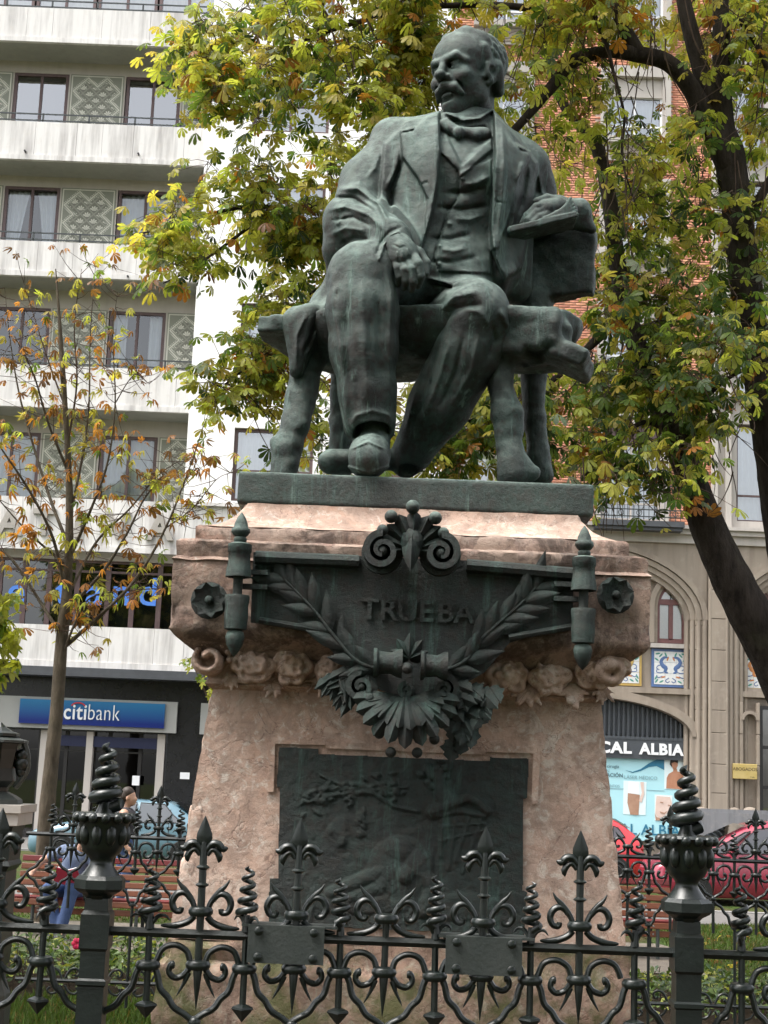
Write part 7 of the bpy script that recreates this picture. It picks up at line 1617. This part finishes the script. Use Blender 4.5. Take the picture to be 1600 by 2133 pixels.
# ------------------------------------------------------------------ cars
M['tyre'] = simple('tyre', (.012, .012, .012), None, 5, .8); M['alloy'] = simple('alloy', (.42, .43, .44), None, 5, .3, .8); M['lamp_red'] = simple('lamp_red', (.35, .01, .01), None, 5, .2); M['lamp_clear'] = simple('lamp_clear', (.72, .74, .76), None, 5, .15); M['trim_black'] = simple('trim_black', (.014, .014, .015), None, 5, .5)
def paint(name, c): M[name] = simple(name, c, tuple(q*.9 for q in c), 2, .22, .1, spec=.6, **{'Coat Weight': .6, 'Coat Roughness': .08})
paint('paint_blue', (.12, .215, .27)); paint('paint_red', (.60, .035, .045)); paint('paint_wine', (.30, .03, .06))
def car(name, label, loc, L, W, st, glassq, wheels, pm, wr=.31, mirror=1.25, driver=False):
    """st: stations (x, z_sill, z_belt, z_top, half width, half width at top), nose at x=0 pointing left"""
    t = thing(name, label, 'car', loc); m = MB(); P = []; o = Vector(loc)
    def dense(k=4):
        out_ = []
        for i in range(len(st)-1):
            for j in range(k): out_.append(bez(st, (len(st)-1)*k)[i*k+j])
        return out_+[st[-1]]
    ST = dense()
    def sec(s):
        x, zs, zb, zt, w_, wt = s
        return [(w_*.90, zs), (w_*.985, zs+.06), (w_, zs+(zb-zs)*.45), (w_*.985, zs+(zb-zs)*.85), (w_*.95, zb), (wt+(w_*.95-wt)*.30, zb+(zt-zb)*.70), (wt, zb+(zt-zb)*.93), (wt*.80, zt), (0, zt+.012)]
    n = 17
    for s in ST:
        c = sec(s); row = [(s[0], -w_, z) for w_, z in c]+[(s[0], w_, z) for w_, z in c[:-1][::-1]]; P += [o+Vector(p) for p in row]
    m.surf(P, len(ST), n); m.add([P[i] for i in range(n)], [tuple(range(n))]); k = (len(ST)-1)*n; m.add([P[k+i] for i in range(n)], [tuple(range(n))[::-1]])
    body = m.build('body', M[pm], t, True, 50)
    def interp(x):
        for a, b in zip(ST[:-1], ST[1:]):
            if a[0] <= x <= b[0]: f = (x-a[0])/(b[0]-a[0]+1e-9); return tuple(p+(q-p)*f for p, q in zip(a, b))
        return ST[-1]
    for nm, poly in glassq:
        for sd in (-1, 1):
            vs = []
            for x, f in poly:
                s = interp(x); w0 = s[4]*.95; p = (w0+(s[5]-w0)*(f*.9 if f < .7 else .63+(f-.7)*1.2))+.012; vs.append(o+Vector((x, sd*p, s[2]+(s[3]-s[2])*f)))
            g_ = MB(); g_.add(vs, [tuple(range(len(vs)))]); g_.build(nm, M['car_glass'], t)
            fr = MB(); fr.tube(vs, .016, 5, closed=True); fr.build('window_seal', M['trim_black'], t, True)
    ir = max(range(len(st)), key=lambda i: st[i][3]); xf = [q for q in st if q[3]-q[2] > .3]; a_, b_ = xf[0], xf[-1]; pa = st[st.index(a_)-1]; pb = st[st.index(b_)+1]
    for nm, (p, q) in (('windscreen', (pa, a_)), ('rear_screen', (pb, b_))):        # front and back glass across the body
        g_ = MB(); sg_ = -1 if nm == 'windscreen' else 1; lo_, hi_ = .14, .90
        def gp(f, sd): x = p[0]+(q[0]-p[0])*f; s = interp(x); return o+Vector((x+sg_*.035, sd*(s[5]*.86 if f > .5 else s[5]*1.0), s[3]+.035))
        g_.add([gp(lo_, -1), gp(lo_, 1), gp(hi_, 1), gp(hi_, -1)], [(0, 1, 2, 3)]); g_.build(nm, M['car_glass'], t)
    for xw in wheels:
        for sd in (-1, 1):
            y = sd*(st[2][4]-.02); a = MB(); a.lathe([(wr+.055, -.16), (wr+.055, .012), (wr+.03, .016)], 24, o+Vector((xw, y, wr)), axis='y'); ar = a.build('wheel_arch', M['trim_black'], t, True) if sd < 0 else None
            w_ = MB(); w_.lathe([(wr*.66, -.10), (wr*.97, -.10), (wr, -.06), (wr, .03), (wr*.95, .05), (wr*.66, .045)], 24, o+Vector((xw, y, wr)), axis='y'); wh = w_.build('wheel', M['tyre'], t, True)
            r_ = MB(); r_.lathe([(wr*.66, .03), (wr*.62, .05), (wr*.58, .03), (wr*.2, .045), (.02, .055)], 20, o+Vector((xw, y, wr)), axis='y'); r_.build('rim', M['alloy'], wh, True, 30)
            for q in range(7): s_ = MB(); an = q*6.283/7; s_.box(o+Vector((xw+math.cos(an)*wr*.42, y-.055*(1 if sd < 0 else -1), wr+math.sin(an)*wr*.42)), (wr*.1, .012, wr*.1)); s_.build('rim_hole', M['trim_black'], wh)
    for x in (wheels[0]+.5, L*.53, wheels[1]-.36):        # door seams
        s = interp(x); c = sec(s)[1:6]; b = MB(); b.tube([o+Vector((x, -w_-.002, z)) for w_, z in c], .007, 5); b.build('door_seam', M['trim_black'], t)
    b = MB(); b.bb(o.x+.02, o.x+.10, o.y-.26, o.y+.26, .30, .41); b.build('number_plate', M['white_paint'], t)
    for sd in (-1, 1):
        s = interp(.10); b = MB(); b.ball(o+Vector((.14, sd*s[4]*.78, s[2]-.10)), .13, 12, 8, (.9, 1, .62)); b.build('headlight', M['lamp_clear'], t, True)
        s = interp(L-.10); b = MB(); b.ball(o+Vector((L-.10, sd*s[4]*.82, s[2]-.08)), .13, 12, 8, (.7, 1, .9)); b.build('tail_light', M['lamp_red'], t, True)
        s = interp(mirror); b = MB(); b.ball(o+Vector((mirror, sd*(s[4]+.09), s[2]+.09)), .10, 10, 8, (.7, 1, .7)); b.build('mirror', M[pm], t, True)
    for x in (.36*L, .60*L):
        s = interp(x+.9); b = MB(); b.box(o+Vector((x+.75, -s[4]-.004, s[2]-.10)), (.16, .03, .025)); b.build('door_handle', M[pm], t)
    b = MB(); b.bb(o.x+.45*L*.4, o.x+L*.82, o.y-st[2][4]-.006, o.y-st[2][4]+.05, .42, .47); b.build('side_moulding', M['trim_black'], t)
    return t
sed = [(0, .30, .56, .60, .62, .45), (.18, .22, .70, .74, .78, .60), (.95, .20, .86, .93, .84, .66), (1.25, .20, .90, .97, .85, .66), (2.0, .20, .93, 1.40, .85, .58), (2.5, .20, .94, 1.43, .85, .58), (3.1, .20, .95, 1.40, .85, .57), (3.75, .20, .96, 1.03, .84, .62), (4.25, .24, .93, .97, .80, .62), (4.42, .34, .72, .76, .68, .5)]
car('car', 'blue saloon car parked across the street left of the pedestal', (X_(72, 1740, 34.4)+.0, 34.4, -.10), 4.42, 1.7, sed, [('windscreen_side', [(1.30, .10), (1.50, .10), (1.92, .84), (1.84, .86)]), ('front_window', [(1.58, .06), (2.32, .06), (2.36, .90), (2.00, .86)]), ('rear_window', [(2.42, .06), (3.12, .06), (3.16, .55), (2.98, .88), (2.45, .90)]), ('quarter_window', [(3.18, .08), (3.42, .10), (3.18, .5)])], (.82, 3.48), 'paint_blue')
hat = [(0, .30, .58, .62, .60, .45), (.16, .22, .72, .76, .76, .6), (.75, .20, .88, .95, .82, .64), (1.0, .20, .92, .98, .83, .64), (1.75, .20, .94, 1.43, .83, .56), (2.4, .20, .95, 1.48, .83, .56), (3.1, .20, .97, 1.44, .82, .55), (3.55, .22, .98, 1.18, .80, .54), (3.72, .30, .90, 1.0, .76, .55), (3.80, .36, .74, .80, .66, .5)]
car('car', 'bright red hatchback parked across the street right of the pedestal', (X_(1332, 1760, 33.6)-3.8, 33.6, -.10), 3.8, 1.64, hat, [('windscreen_side', [(1.06, .10), (1.26, .10), (1.68, .84), (1.60, .86)]), ('front_window', [(1.36, .06), (2.15, .06), (2.2, .88), (1.76, .84)]), ('rear_window', [(2.25, .06), (3.0, .10), (3.12, .5), (2.95, .86), (2.3, .89)]), ('quarter_window', [(3.10, .16), (3.36, .3), (3.22, .7), (3.12, .72)])], (.72, 3.12), 'paint_red')
mpv = [(0, .32, .62, .66, .64, .5), (.16, .24, .78, .83, .80, .64), (.70, .22, .96, 1.03, .87, .68), (.95, .22, 1.0, 1.08, .88, .68), (1.95, .22, 1.02, 1.56, .88, .60), (2.7, .22, 1.03, 1.62, .88, .60), (3.5, .22, 1.05, 1.60, .87, .59), (4.0, .24, 1.05, 1.45, .85, .58), (4.2, .34, .85, .95, .74, .55)]
car('car', 'dark wine red car driving at the right edge behind the fence', (X_(1342, 1800, 29.), 29., -.10), 4.2, 1.76, mpv, [('windscreen_side', [(1.02, .10), (1.34, .10), (1.86, .84), (1.76, .86)]), ('front_window', [(1.46, .06), (2.45, .06), (2.5, .90), (1.96, .84)]), ('rear_window', [(2.55, .06), (3.5, .08), (3.6, .5), (3.4, .88), (2.6, .90)])], (.80, 3.36), 'paint_wine', mirror=1.5)
# ------------------------------------------------------------------ cast iron lamp pillar cut by the left edge
lb = at(-50, 2133, 11.); LPX = lb.x
lp = thing('lamp_pillar', 'heavy cast iron pillar with a grey stepped block at the left edge', 'pillar', (LPX, 11., 0))
def lpz(v): return at(0, v, 11.).z
def lpart(prof, nm, mt, n=8): m = MB(); m.lathe([(r*11/F, lpz(v)) for r, v in prof][::-1] if prof[0][1] < prof[-1][1] else [(r*11/F, lpz(v)) for r, v in prof], n, (LPX, 11., 0), sq=True); return m.build(nm, M[mt], lp)
lpart([(3, 1505), (12, 1514), (24, 1522), (38, 1527), (38, 1533), (30, 1536)], 'cap', 'iron')
lpart([(34, 1535), (56, 1541), (56, 1546), (44, 1548)], 'upper_tray', 'iron_grey')
lpart([(44, 1548), (40, 1560), (34, 1600), (38, 1625), (26, 1640), (24, 1650)], 'lantern_body', 'iron')
lpart([(24, 1648), (40, 1656), (52, 1664), (54, 1676), (50, 1678)], 'neck', 'iron_grey')
lpart([(72, 1674), (72, 1690), (66, 1692), (66, 1716), (58, 1718)], 'stepped_block', 'paleston', 4)
lpart([(56, 1716), (52, 1730), (50, 1790), (54, 1800), (46, 1812), (46, 1900), (48, 1960), (46, 2010)], 'shaft', 'iron', 4)
lpart([(46, 2008), (48, 2040), (58, 2070), (60, 2090), (60, 2420)], 'base', 'iron_grey', 8)
for s in (0, 1, -1):
    P = [Vector((LPX, 11., 0))+Matrix.Rotation(R(s*90), 3, 'Z') @ Vector((u*11/F, -.0, lpz(v))) for u, v in bez([(52, 1546), (60, 1570), (62, 1600), (52, 1622), (40, 1640)], 12)]; m = MB(); m.tube(P, [.024]*13, 6); m.build('bracket', M['iron_grey'], lp, True)
    for v, r in ((1572, .05), (1590, .058), (1606, .04)): m = MB(); m.ball(Vector((LPX, 11., 0))+Matrix.Rotation(R(s*90), 3, 'Z') @ Vector((50*11/F, 0, lpz(v))), r, 10, 8); m.build('boss', M['iron'], lp, True)
